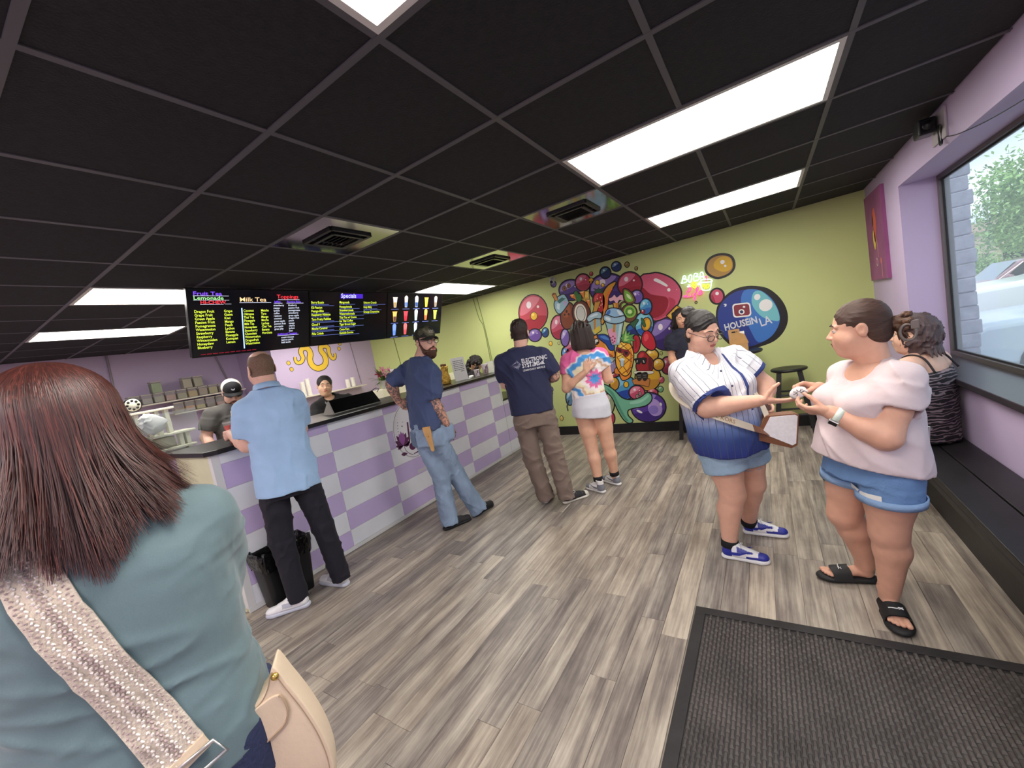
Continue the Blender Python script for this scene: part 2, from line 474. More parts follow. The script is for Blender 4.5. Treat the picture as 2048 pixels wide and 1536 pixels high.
# ---- glossy black air vents
M_VENT = mat('glossy_black_metal', (20, 19, 21), 0.09, 0.0, spec=1.0, coat=1.0)
M_VENT2 = mat('black_louvre', (14, 14, 15), 0.35)
vl = ['glossy black ceiling vent above the menu screens', 'glossy black ceiling vent beside the long light panel, mirroring the mural', 'glossy ceiling vent near the green wall, mirroring its paint']
for k, (i, j) in enumerate(VENTS):
    x0, y0 = i * G + 0.013, j * G + 0.013; x1, y1 = x0 + G - 0.026, y0 + G - 0.026; cx, cy = (x0 + x1) / 2, (y0 + y1) / 2
    V = thing('air_vent', vl[k], 'vent', (cx, cy, CZ), 'ceiling vents')
    MB().box((x0, y0, CZ + 0.001), (x1, y1, CZ + 0.012)).build('plate', M_VENT, V)
    f = MB()
    for r, dz in ((0.15, 0.0), (0.11, -0.010)):
        for s in (-1, 1):
            f.box((cx - r, cy + s * r - 0.012, CZ - 0.012 + dz), (cx + r, cy + s * r + 0.012, CZ + 0.001 + dz))
            f.box((cx + s * r - 0.012, cy - r, CZ - 0.012 + dz), (cx + s * r + 0.012, cy + r, CZ + 0.001 + dz))
    f.build('louvre_frame', M_VENT2, V)
    for q in range(6):
        yy = cy - 0.085 + q * 0.034
        MB().box((-0.095, -0.014, -0.0015), (0.095, 0.014, 0.0015), T(cx, yy, CZ - 0.012) @ RX(35)).build('louvre', M_VENT2, V)
# ================================================================ counter and what is on it
CX = -3.68
M_CW = mat('white_counter_panel', (238, 241, 248), 0.38, vary=(5, 0.03))
M_CP = mat('lilac_counter_panel', (204, 186, 230), 0.38, vary=(5, 0.03))
M_CTOP = mat('black_laminate_top', (30, 29, 30), 0.28, vary=(25, 0.2))
M_CREAM = mat('cream_board', (214, 213, 178), 0.5, vary=(6, 0.05))
M_WHITE = mat('white_gloss_trim', (225, 226, 226), 0.4)
CY0, CY1, CY2 = -0.99, 2.63, WY - 0.02
counter = thing('service_counter', 'long service counter clad in white and lilac chequered panels', 'counter', (-4.0, 0.8, 0))
cb = MB(); cb.box((-4.30, CY0 + 0.006, 0), (CX, CY1, 1.163)); cb.build('carcass', M_CREAM, counter)
MB().box((-4.29, CY0, 0.0), (CX - 0.04, CY0 + 0.006, 1.163)).build('end_panel', M_CREAM, counter)
MB().box((CX - 0.04, CY0, 0.03), (CX + 0.008, CY0 + 0.05, 1.163)).build('corner_trim', M_WHITE, counter)
MB().box((CX - 0.03, CY1 - 0.03, 0.79), (CX + 0.009, CY1 + 0.008, 1.163)).build('end_trim', M_WHITE, counter)
MB().box((CX, CY0, 0.0), (CX + 0.012, CY1, 0.034)).build('kick_trim', M_WHITE, counter)
cols = [CY0 + 0.05, -0.71, -0.10, 0.51, 1.12, 1.735, 2.345, CY1]
rows = [0.034, 0.18, 0.36, 0.543, 0.725, 0.907, 1.09, 1.163]
def panel(parent, y0, y1, z0, z1, purple):
    g = 0.0009
    MB().box((CX, y0 + g, z0 + g), (CX + 0.006, y1 - g, z1 - g), bev=0.0012).build('panel', M_CP if purple else M_CW, parent)
for c in range(len(cols) - 1):
    for r in range(len(rows) - 1):
        panel(counter, cols[c], cols[c + 1] - (0.03 if c == 6 and r >= 5 else 0), rows[r], rows[r + 1], (c + (6 - r)) % 2 == 1)
low = thing('low_counter', 'lower end section of the chequered counter beside the green wall', 'counter', (-4.0, 3.1, 0))
MB().box((-4.30, CY1 + 0.008, 0), (CX, CY2, 0.775)).build('carcass', M_CREAM, low)
cols2 = [CY1 + 0.008, 2.96, CY2]; rows2 = [0.034, 0.18, 0.36, 0.543, 0.725, 0.775]
for c in range(2):
    for r in range(5): panel(low, cols2[c], cols2[c + 1], rows2[r], rows2[r + 1], (c + (6 - r)) % 2 == 1 if c else (6 + 6 - r) % 2 == 1)
MB().box((CX, CY1 + 0.008, 0.0), (CX + 0.012, CY2 - 0.02, 0.034)).build('kick_trim', M_WHITE, low)
ltop = MB().box((-4.33, CY1 + 0.01, 0.777), (CX + 0.0, CY2 - 0.02, 0.806), bev=0.003).build('low_countertop', M_CTOP)
tag(ltop, 'short black countertop on the low counter end', 'countertop')
# worktop with clipped front corner at the open end
poly = [(-4.40, CY0 - 0.04), (-3.66, CY0 - 0.04), (-3.62, CY0 + 0.03), (-3.62, CY1 + 0.45), (-4.40, CY1 + 0.45)]
top = MB(); top.prism(poly, 0.034, T(0, 0, 1.167))
ctop = top.build('countertop', M_CTOP); tag(ctop, 'long black laminate countertop with a thick edge', 'countertop')
bv = ctop.modifiers.new('edge', 'BEVEL'); bv.width = 0.004; bv.segments = 2
CTZ = 1.2025

# round logo decal on the front
MF = lambda y, z, d: M_FRONT(y, z, CX + 0.006 + d)
M_PLUM = mat('plum_print', (92, 44, 84), 0.45); M_PLUM2 = mat('violet_print', (150, 92, 160), 0.45); M_DK = mat('dark_print', (48, 30, 44), 0.45)
M_DECAL = mat('decal_white', (232, 232, 238), 0.4)
logo = thing('logo_decal', 'oval lotus logo decal with curly dark letters on the counter front', 'decal', (CX + 0.006, 0.835, 0.8))
def ell(a, b, n=40, cx=0, cy=0): return [(cx + a * math.cos(2 * math.pi * i / n), cy + b * math.sin(2 * math.pi * i / n)) for i in range(n)]
LY, LZ = 0.835, 0.85
MB().prism(ell(0.255, 0.305), 0.0006, MF(LY, LZ, 0)).build('backing', M_DECAL, logo)
ring = MB(); ring.tube([MF(LY, LZ, 0.0008) @ Vector((x, y, 0)) for x, y in ell(0.243, 0.292, 60)], 0.0018, 5, True); ring.build('ring', M_DK, logo)
def petal(l, w): return [(0, 0), (w * .7, l * .3), (w, l * .55), (w * .55, l * .82), (0, l), (-w * .55, l * .82), (-w, l * .55), (-w * .7, l * .3)]
lot = MB(); lot2 = MB()
for a, l, w, d in ((78, .10, .02, 0), (-78, .10, .02, 0), (52, .12, .024, .0003), (-52, .12, .024, .0003), (28, .14, .026, .0006), (-28, .14, .026, .0006)):
    lot.prism(petal(l, w), 0.0008, MF(LY - 0.155, LZ - 0.13, d + .0008) @ RZ(a))
for a, l, w, d in ((12, .14, .026, .0012), (-12, .14, .026, .0012), (0, .155, .024, .0016)): lot2.prism(petal(l, w), 0.0008, MF(LY - 0.155, LZ - 0.13, d + .0008) @ RZ(a))
for a in (100, -100): lot.prism(petal(.085, .016), 0.0008, MF(LY - 0.155, LZ - 0.13, .0008) @ RZ(a))
lot.build('lotus_outer', M_PLUM, logo); lot2.build('lotus_inner', M_PLUM2, logo)
st = MB(); st.tube([MF(LY, LZ, 0.001) @ Vector(p) for p in ((-.15, -.13, 0), (-.135, -.19, 0), (-.10, -.23, 0), (-.05, -.262, 0))], 0.003, 5)
st.prism(petal(.09, .02), 0.0008, MF(LY - .12, LZ - .225, .001) @ RZ(80)); st.prism(ell(.05, .042), 0.0008, MF(LY - .03, LZ - .17, .001))
st.tube([MF(LY, LZ, 0.001) @ Vector(p) for p in ((-.04, -.255, 0), (.03, -.25, 0), (.08, -.21, 0), (.12, -.185, 0), (.17, -.185, 0))], [.004, .008, .012, .010, .004], 5)
st.build('stem_and_swirl', M_PLUM, logo)
for x, y, r in ((-.17, .12, .005), (-.176, .09, .005), (-.18, .06, .005), (-.185, .03, .005), (-.12, .07, .008), (-.10, .11, .004), (-.15, .0, .004)): MB().prism(ell(r, r, 8), 0.0006, MF(LY + x, LZ + y, .0008)).build('speckle', M_DK, logo)
lt = MB()
for s, x, y, sz, sh in (('J', -.085, -.085, .26, .15), ('B', -.02, -.065, .26, .1)):
    lt.add(*text_mesh(s, sz, MF(LY + x, LZ + y, .0012), 0.0004, 0.004, 0.8, shear=sh))
lt.build('initials', M_PLUM, logo)
lt = MB(); lt.add(*text_mesh('boba tea', .085, MF(LY - .01, LZ - .175, .0022), 0.0004, 0.012, 0.75, shear=.2)); lt.build('tagline', M_DK, logo)
tp = MB().box((CX + 0.0062, 0.80, 0.375), (CX + 0.0068, 1.02, 0.41)).build('worn_tape', mat('old_tape', (205, 205, 214), 0.7)); tag(tp, 'strip of worn whitish tape low on the counter front', 'tape')

# ---- point of sale screen leaning over the counter
pos = thing('order_monitor', 'wide black customer monitor tilted back on the countertop', 'monitor', (-3.95, 0.42, CTZ))
MP = basis((-3.88, 0.13, CTZ + 0.005), (0, 1, 0), Vector((-0.62, 0, 0.78)).normalized(), Vector((0.78, 0, 0.62)).normalized())
M_PLAST = mat('black_plastic', (22, 22, 24), 0.3); M_SCRD = mat('dark_screen_glass', (16, 16, 18), 0.12)
M_PGREY = mat('grey_plastic', (172, 168, 160), 0.45)
MB().box((0, 0, -0.018), (0.56, 0.165, 0), MP, 0.003).build('back_shell', M_PGREY, pos)
MB().box((0.004, 0.006, 0.0005), (0.556, 0.161, 0.003), MP).build('screen', M_SCRD, pos)
f = MB(); f.prism([(0, 0), (0.17, 0), (0.05, 0.13)], 0.014, basis((-3.88, 0.118, CTZ + 0.001), (-1, 0, 0), (0, 0, 1), (0, 1, 0))); f.build('side_foot', M_PGREY, pos)
f = MB(); f.tube([(-4.0, .68, CTZ + .13), (-3.96, .72, CTZ + .155), (-3.93, .735, CTZ + .14), (-3.94, .71, CTZ + .11)], .004, 6); f.build('cable', M_PLAST, pos)

# ---- cream back ledge (flower shelf) behind the counter
led = MB().box((-5.25, 1.62, 0.0), (-4.95, WY - 0.03, 1.26), bev=0.004).build('back_ledge', mat('cream_lit_board', (244, 240, 214), 0.45)); tag(led, 'cream half-height ledge behind the counter holding the bouquet', 'ledge')

# ---- bouquet
bq = thing('flower_bouquet', 'bouquet of pink lilies with long leaves and a white card on the cream ledge', 'flowers', (-5.10, 1.80, 1.262))
M_LEAF = mat('lily_leaf', (84, 112, 58), 0.5); M_PET = mat('pink_lily_petal', (226, 150, 172), 0.5); M_PET2 = mat('deep_pink_petal', (168, 44, 84), 0.5); M_WRAP = mat('grey_wrap', (176, 176, 170), 0.4)
mb = MB(); mb.lathe([(0.04, 0), (0.06, 0.06), (0.075, 0.12), (0.07, 0.12), (0.05, 0.05)], (-5.10, 1.80, 1.262), 12); mb.build('vase', M_WRAP, bq)
rb = random.Random(5)
lf = MB()
for k in range(34):
    a = rb.uniform(0, 6.28); t = rb.uniform(.25, .95); L = rb.uniform(.14, .30)
    p0 = Vector((-5.10, 1.80, 1.36)); d = Vector((math.cos(a) * t * .5, math.sin(a) * t * 1.2, 1 - t * .6)).normalized(); sd = d.cross(Vector((0, 0, 1)))
    if sd.length < .01: sd = Vector((1, 0, 0))
    sd.normalize(); w = rb.uniform(.010, .02)
    pts = [p0 + d * L * q + Vector((0, 0, -.10 * q * q * t)) for q in (0, .35, .7, 1)]; ws = [w * .4, w, w * .8, .001]
    lf.grid([[p - sd * ww, p + Vector((0, 0, -.003)), p + sd * ww] for p, ww in zip(pts, ws)])
lf.build('leaves', M_LEAF, bq)
for k, (dy, dz, dx, big) in enumerate([(0.0, .14, .06, 1), (.10, .20, .03, 0), (-.07, .17, .0, 0), (.17, .16, .05, 0), (.04, .22, -.04, 1)]):
    fl = MB(); c = Vector((-5.10 + dx, 1.80 + dy, 1.30 + dz)); ax = Vector((.7, dy * 1.5, .5)).normalized(); u = ax.orthogonal().normalized(); v = ax.cross(u)
    for q in range(6):
        a = q * math.pi / 3; r = u * math.cos(a) + v * math.sin(a); s = ax.cross(r); L = .055 if big else .045
        pts = [c + ax * .0, c + (r * .6 + ax * .5) * L, c + (r * 1.1 + ax * .55) * L, c + (r * 1.5 + ax * .3) * L]
        fl.grid([[p - s * w_, p, p + s * w_] for p, w_ in zip(pts, (.004, .015, .012, .001))])
    fl.build('lily', M_PET if k != 2 else M_PET2, bq)
    MB().ball(c + ax * .02, .008, 8).build('lily_centre', M_PET2, bq)
MB().box((-.0008, -.03, -.022), (.0008, .03, .022), T(-5.03, 1.93, 1.50) @ RZ(-20) @ RY(-15)).build('gift_card', M_DECAL, bq)

# ---- things on the far end of the counter
cj = thing('candy_jar', 'gold patterned bear-shaped sweet jar with a brown lid on the countertop', 'jar', (-3.92, 1.80, CTZ))
M_GOLD = mat('gold_foil', (196, 158, 66), 0.3, 0.55, bump=(45, 0.8), vary=(40, 0.45))
mb = MB(); mb.lathe([(0.0, 0), (0.058, 0), (0.064, 0.02), (0.062, 0.07), (0.055, 0.12), (0.045, 0.145), (0.05, 0.17), (0.054, 0.195), (0.048, 0.222), (0.035, 0.235), (0.0, 0.236)], (-3.92, 1.80, CTZ), 20); mb.build('jar_body', M_GOLD, cj, True)
mb = MB(); mb.lathe([(0.036, 0.234), (0.038, 0.24), (0.038, 0.262), (0.03, 0.268), (0, 0.268)], (-3.92, 1.80, CTZ), 16); mb.build('lid', mat('brown_lid', (118, 78, 36), .4), cj, True)
for s in (-1, 1):
    MB().ball((-3.90, 1.80 + s * .042, CTZ + .225), .014, 8).build('ear', M_GOLD, cj, True)
    MB().ball((-3.872, 1.80 + s * .02 + .0, CTZ + .20), .006, 8).build('eye', M_DK, cj, True)
sg = thing('notice_stand', 'upright white printed notice in a clear stand on the countertop', 'sign', (-3.90, 2.06, CTZ))
MS = basis((-3.88, 1.935, CTZ + .002), (0.16, 1, 0), Vector((-.08, 0, 1)).normalized(), Vector((1, -.16, .08)).normalized())
MB().box((0, 0.004, 0), (.23, .315, .003), MS).build('sheet', mat('paper', (232, 232, 230), .6), sg)
M_INK = mat('grey_ink', (90, 90, 98), .6)
rb = random.Random(9)
for k in range(7):      # the notice's small print cannot be made out: short marks stand for the words of each line
    xx = .03 if k < 6 else .13; y = .265 - k * .024
    while xx < (.195 if k < 6 else .19):
        w = rb.uniform(.012, .028); w = min(w, .20 - xx); MB().box((xx, y, .0031), (xx + w, y + .009, .0035), MS).build('printed_word', M_INK, sg); xx += w + .006
MB().box((-.005, -.002, -.03), (.235, .004, .05), MS).build('stand', clear_mat('acrylic', (238, 242, 242), .15, .10), sg)
M_CUP = mat('clear_cup_plastic', (222, 214, 218), .25, alpha=.62); M_CUPP = mat('purple_cup_print', (120, 86, 120), .4); M_CUPY = mat('tan_tea', (206, 178, 112), .4, vary=(60, .35))
def cup(name, label, loc, r0, r1, h, print_m, g):
    t = thing(name, label, 'cup', loc, g); x, y, z = loc
    MB().lathe([(0, 0), (r0, 0), (r1, h), (r1 + .003, h), (r1 + .003, h + .005), (r1 - .002, h + .005), (r0 - .002, .003), (0, .003)], loc, 18).build('cup_wall', M_CUP, t, True)
    if print_m:
        p = MB(); n = 10
        for q in range(7):
            a0 = -1.3 + q * .42; z0 = .02 + .03 * (q % 3); z1 = z0 + h * (.35 + .1 * (q % 2)); z1 = min(z1, h * .9)
            rr = lambda zz: r0 + (r1 - r0) * zz / h + .0006
            p.grid([[(x + rr(zz) * math.cos(a), y + rr(zz) * math.sin(a), z + zz) for a in np.linspace(a0, a0 + .34, 4)] for zz in (z0, z1)])
        p.build('cup_print', print_m, t)
    return t
cup('tea_cup', 'short empty sample cup with a purple print', (-3.86, 2.40, CTZ), .034, .044, .095, M_CUPP, 'sample cups on the counter')
c2 = cup('tea_cup', 'tall sample cup with a purple print above tan patterned base', (-3.87, 2.62, CTZ), .036, .05, .15, M_CUPP, 'sample cups on the counter')
MB().lathe([(.034, .004), (.037, .06), (0, .061)], (-3.87, 2.62, CTZ), 16).build('tea', M_CUPY, c2, True)
bx = thing('clear_tip_box', 'clear acrylic box with papers inside at the counter end', 'box', (-3.87, 2.86, CTZ))
ac = clear_mat('acrylic', (238, 242, 242), .15, .10); mb = MB()
x0, x1, y0, y1, z0, z1 = -3.94, -3.80, 2.75, 2.98, CTZ, CTZ + .17
mb.box((x0, y0, z0), (x1, y1, z0 + .004)); mb.box((x0, y0, z0), (x0 + .004, y1, z1)); mb.box((x1 - .004, y0, z0), (x1, y1, z1)); mb.box((x0, y0, z0), (x1, y0 + .004, z1)); mb.box((x0, y1 - .004, z0), (x1, y1, z1))
mb.build('walls', mat('frosted_acrylic', (226, 228, 214), .25, alpha=.55), bx)
for k in range(4):
    MB().box((-.03, -.045, 0), (.03, .045, .002), T(-3.87, 2.80 + k * .04, z0 + .03 + k * .02) @ RX(50 - 30 * k) @ RZ(20 * k)).build('slip', mat('paper', (232, 232, 230), .6), bx)
nt_ = thing('napkin_pile', 'small crumpled white napkins beside the notice', 'napkins', (-3.88, 2.24, CTZ))
mb = MB(); mb.ball((-3.87, 2.27, CTZ + .02), (.03, .045, .02), 10); mb.build('crumpled_napkin', mat('paper', (232, 232, 230), .6), nt_)
MB().box((-3.91, 2.16, CTZ + .0005), (-3.84, 2.24, CTZ + .006), bev=.002).build('folded_napkin', mat('paper', (232, 232, 230), .6), nt_)

# ---- menu screens hung from the ceiling, tilted towards the customers
M_TV = mat('tv_casing', (20, 20, 22), 0.3); M_TVS = mat('tv_screen_black', (4, 4, 7), 0.14, emit=(9, 9, 14), estr=0.6)
def em(name, c, s=0.9): return mat(name, c, 0.4, emit=c, estr=s)
M_YG = em('text_yellow', (202, 222, 66)); M_PUR = em('text_violet', (120, 72, 240)); M_RED = em('text_red', (226, 52, 62)); M_GRN = em('text_green', (150, 220, 140))
M_TAN = em('text_tan', (226, 190, 140)); M_TW = em('text_white', (214, 222, 240), .8); M_LBL = em('line_blue', (170, 205, 250)); M_DIM = em('text_dim_blue', (96, 112, 180), .5); M_DRD = em('text_dark_red', (150, 26, 44), .5)
up = Vector((0.19, 0, 0.535)); SH = up.length; up.normalize(); nrm = Vector((up.z, 0, -up.x))
def screen(label, y0, y1):
    o = Vector((-4.345, y0, 1.905)); w = y1 - y0
    t = thing('menu_screen', label, 'screen', (-4.25, (y0 + y1) / 2, CZ), 'menu screens above the counter')
    M = basis(o, (0, 1, 0), up, nrm)
    MB().box((0, 0, -.045), (w, SH, 0), M, .004).build('casing', M_TV, t)
    MB().box((.008, .012, .0), (w - .008, SH - .008, .0015), M).build('display', M_TVS, t)
    c = M @ Vector((w / 2, SH * .75, -.045))
    m = MB(); m.cyl((c.x - .06, c.y, CZ), (c.x - .06, c.y, c.z + .02), .02); m.box((c.x - .07, c.y - .08, c.z - .12), (c.x - .02, c.y + .08, c.z + .04)); m.box((c.x - .13, c.y - .09, CZ - .012), (c.x + .01, c.y + .09, CZ)); m.build('ceiling_bracket', M_TV, t)
    return t, M, w
TXD = .0022
def lines(t, M, name, items, m):
    for (s, x, y, sz, sx, bd) in items: MB().add(*text_mesh(s, sz, M @ T(x, y, TXD), 0, bd, sx)).build(name, m, t)
def bars(t, M, name, items, m):
    for (x, y, w, h) in items: MB().box((x, y, .0016), (x + w, y + h, .0021), M).build(name, m, t)
t, M, w = screen('menu screen listing fruit tea, milk tea and toppings', -0.70, 0.325)
lines(t, M, 'heading_fruit_tea', [('Fruit Tea', .045, .513, .042, 1.34, .012)], M_PUR)
lines(t, M, 'heading_lemonade', [('Lemonade', .045, .478, .040, 1.30, .012)], M_GRN)
lines(t, M, 'heading_hi_chew', [('HI-CHEW', .09, .444, .036, 1.22, .02)], M_RED)
lines(t, M, 'heading_milk_tea', [('Milk Tea', .385, .462, .052, 1.26, .008)], M_TAN)
lines(t, M, 'heading_toppings', [('Toppings', .71, .490, .050, 1.14, .008)], M_RED)
bars(t, M, 'heading_rule', [(.045, .507, .26, .0025), (.045, .472, .26, .0025), (.09, .438, .17, .0025), (.27, .440, .05, .0025), (.385, .450, .27, .003), (.72, .477, .21, .003), (.68, .444, .08, .003), (.80, .444, .17, .003), (.70, .136, .21, .003)], M_TW)
lines(t, M, 'subheading', [('Jellies', .685, .450, .026, 1.0, .01), ('Bursting Boba', .805, .450, .026, .95, .01), ('Additional Toppings', .70, .142, .028, .86, .01)], M_PUR)
c1 = 'Dragon Fruit|Grape Fruit|Green Apple|Passion Fruit|Pomegranate|Watermelon|Strawberry|Raspberry|Wintermelon|Honeydew|Blueberry'.split('|')
c2 = 'Grape|Guava|Kiwi|Mango|Peach|Lychee|Banana|Pineapple|Kumquat|Lemon'.split('|')
c3 = 'Coconut|Okinawa|Thai Tea|Pineapple|Milk Tea|Honeydew|Strawberry|Chocolate|Wintermelon|Dragonfruit|Watermelon'.split('|')
c4 = 'Matcha|Taro|Mango|Mocha|Lychee|Chai Tea|Banana|Horchata'.split('|')
it = [(s, .042, .372 - i * .0298, .031, .88, .014) for i, s in enumerate(c1)] + [(s, .257, .372 - i * .0298, .031, .84, .014) for i, s in enumerate(c2)]
it += [(s, .412, .372 - i * .0295, .030, .80, .014) for i, s in enumerate(c3)] + [(s, .560, .372 - i * .0295, .030, .80, .014) for i, s in enumerate(c4)]
lines(t, M, 'flavour_name', it, M_YG)
bars(t, M, 'divider', [(.395, .045, .010, .36)], M_LBL)
c5 = 'strawberry|mango|lychee|coffee|rainbow|coconut|green apple|passion fruit|pineapple|grass jelly'.split('|')
c6 = 'blueberry|passion fruit|pomegranate|strawberry|green apple|dragon fruit|peach|mango|cherry|lychee|kiwi'.split('|')
it = [(s, .675, .418 - i * .0247, .024, .92, .006) for i, s in enumerate(c5)] + [(s, .815, .418 - i * .0247, .024, .92, .006) for i, s in enumerate(c6)]
it += [(s, .735, .110 - i * .024, .025, .86, .006) for i, s in enumerate(('cream mousse', 'tapioca pearls', 'basil seeds'))]
lines(t, M, 'topping_name', it, M_TW)
bars(t, M, 'footer_word', [(.06 + k * .045, .022, .036, .006) for k in range(10)], M_DRD)
t, M, w = screen('menu screen headed Specials', 0.332, 1.335)
bars(t, M, 'heading_band', [(.36, .492, .29, .05)], em('violet_band', (70, 34, 190), .7))
lines(t, M, 'heading_specials', [('Specials', .365, .500, .064, .98, .008)], M_TW)
s1 = [('Berry Bussin', .440, 2), ('Kii-Passion', .388, 0), ('Peango-Bliss', .352, 1), ('Raspberry Hibiscus', .314, 1), ('Taro Fruity Pebbles', .268, 2), ('Cloud 9', .214, 2), ('Mocha Caramel', .172, 2), ('Piña Colada', .118, 1)]
s2 = [('Mangonada', .440, 1), ('Pineapplenada', .392, 1), ('Strawberrynada', .354, 1), ('Watermelonnada', .316, 1), ('Thai Tea w/ Creme', .276, 1), ('Ice Thai Coffee', .238, 1), ('Tiger Brown Sugar', .200, 2), ('Coco-Taro', .146, 1), ('Eastside Sunrise', .106, 1)]
s3 = [('Unicorn Crunch', .436, 2), ('Holy Moly', .384, 2), ('Orange Creamsicles', .330, 1)]
it = []; br = []
for col, x in ((s1, .02), (s2, .345), (s3, .66)):
    for s, y, nl in col:
        it.append((s, x, y, .034, .82, .016))
        for q in range(nl): br.append((x, y - .014 - q * .012, .20 + .06 * ((len(s) + q) % 3), .005))
lines(t, M, 'special_name', it, M_YG); bars(t, M, 'detail_line', br, M_DIM)
t, M, w = screen('menu screen showing pictures of fourteen drinks', 1.342, 2.345)
drinks = [[(226, 222, 214), (228, 214, 206), (222, 230, 240), (196, 160, 60), (170, 160, 150)], [(232, 190, 100), (226, 70, 84), (200, 214, 220), (228, 160, 80), (164, 190, 70)], [(120, 150, 226), (226, 110, 110), (206, 216, 220)]]
base = [[(180, 150, 90), (90, 130, 220), (40, 70, 130), (230, 170, 50), (110, 96, 84)], [(90, 60, 50), (200, 40, 60), (170, 196, 210), (210, 90, 50), (190, 210, 80)], [(90, 130, 220), (214, 70, 80), (180, 200, 214)]]
dome = [[0, 1, 1, 0, 1], [0, 0, 1, 1, 0], [1, 1, 1]]
for r in range(3):
    for c in range(len(drinks[r])):
        x = .125 + c * .185; y = .385 - r * .175; h = .115; wt = .030 + .004 * (not dome[r][c]); wb = .019
        dm = MB(); dm.prism([(x - wb, y), (x + wb, y), (x + wt, y + h), (x - wt, y + h)], .0006, M @ T(0, 0, .0016))
        if dome[r][c]: dm.prism([(x + wt * math.cos(a), y + h + .032 * math.sin(a)) for a in np.linspace(0, math.pi, 9)], .0006, M @ T(0, 0, .0016))
        else: dm.prism([(x - wt - .005, y + h), (x + wt + .005, y + h), (x + wt + .005, y + h + .01), (x - wt - .005, y + h + .01)], .0006, M @ T(0, 0, .0016))
        dm.build('drink_picture', em('drink_%d_%d' % (r, c), drinks[r][c], .8), t)
        db = MB(); db.prism([(x - wb + .002, y + .004), (x + wb - .002, y + .004), (x + wb + .004, y + .062), (x - wb - .004, y + .062)], .0006, M @ T(0, 0, .0024))
        db.build('drink_layer', em('drinkb_%d_%d' % (r, c), base[r][c], .8), t)
        bars(t, M, 'drink_caption', [(x - .06, y - .026, .12, .007)], M_DIM)
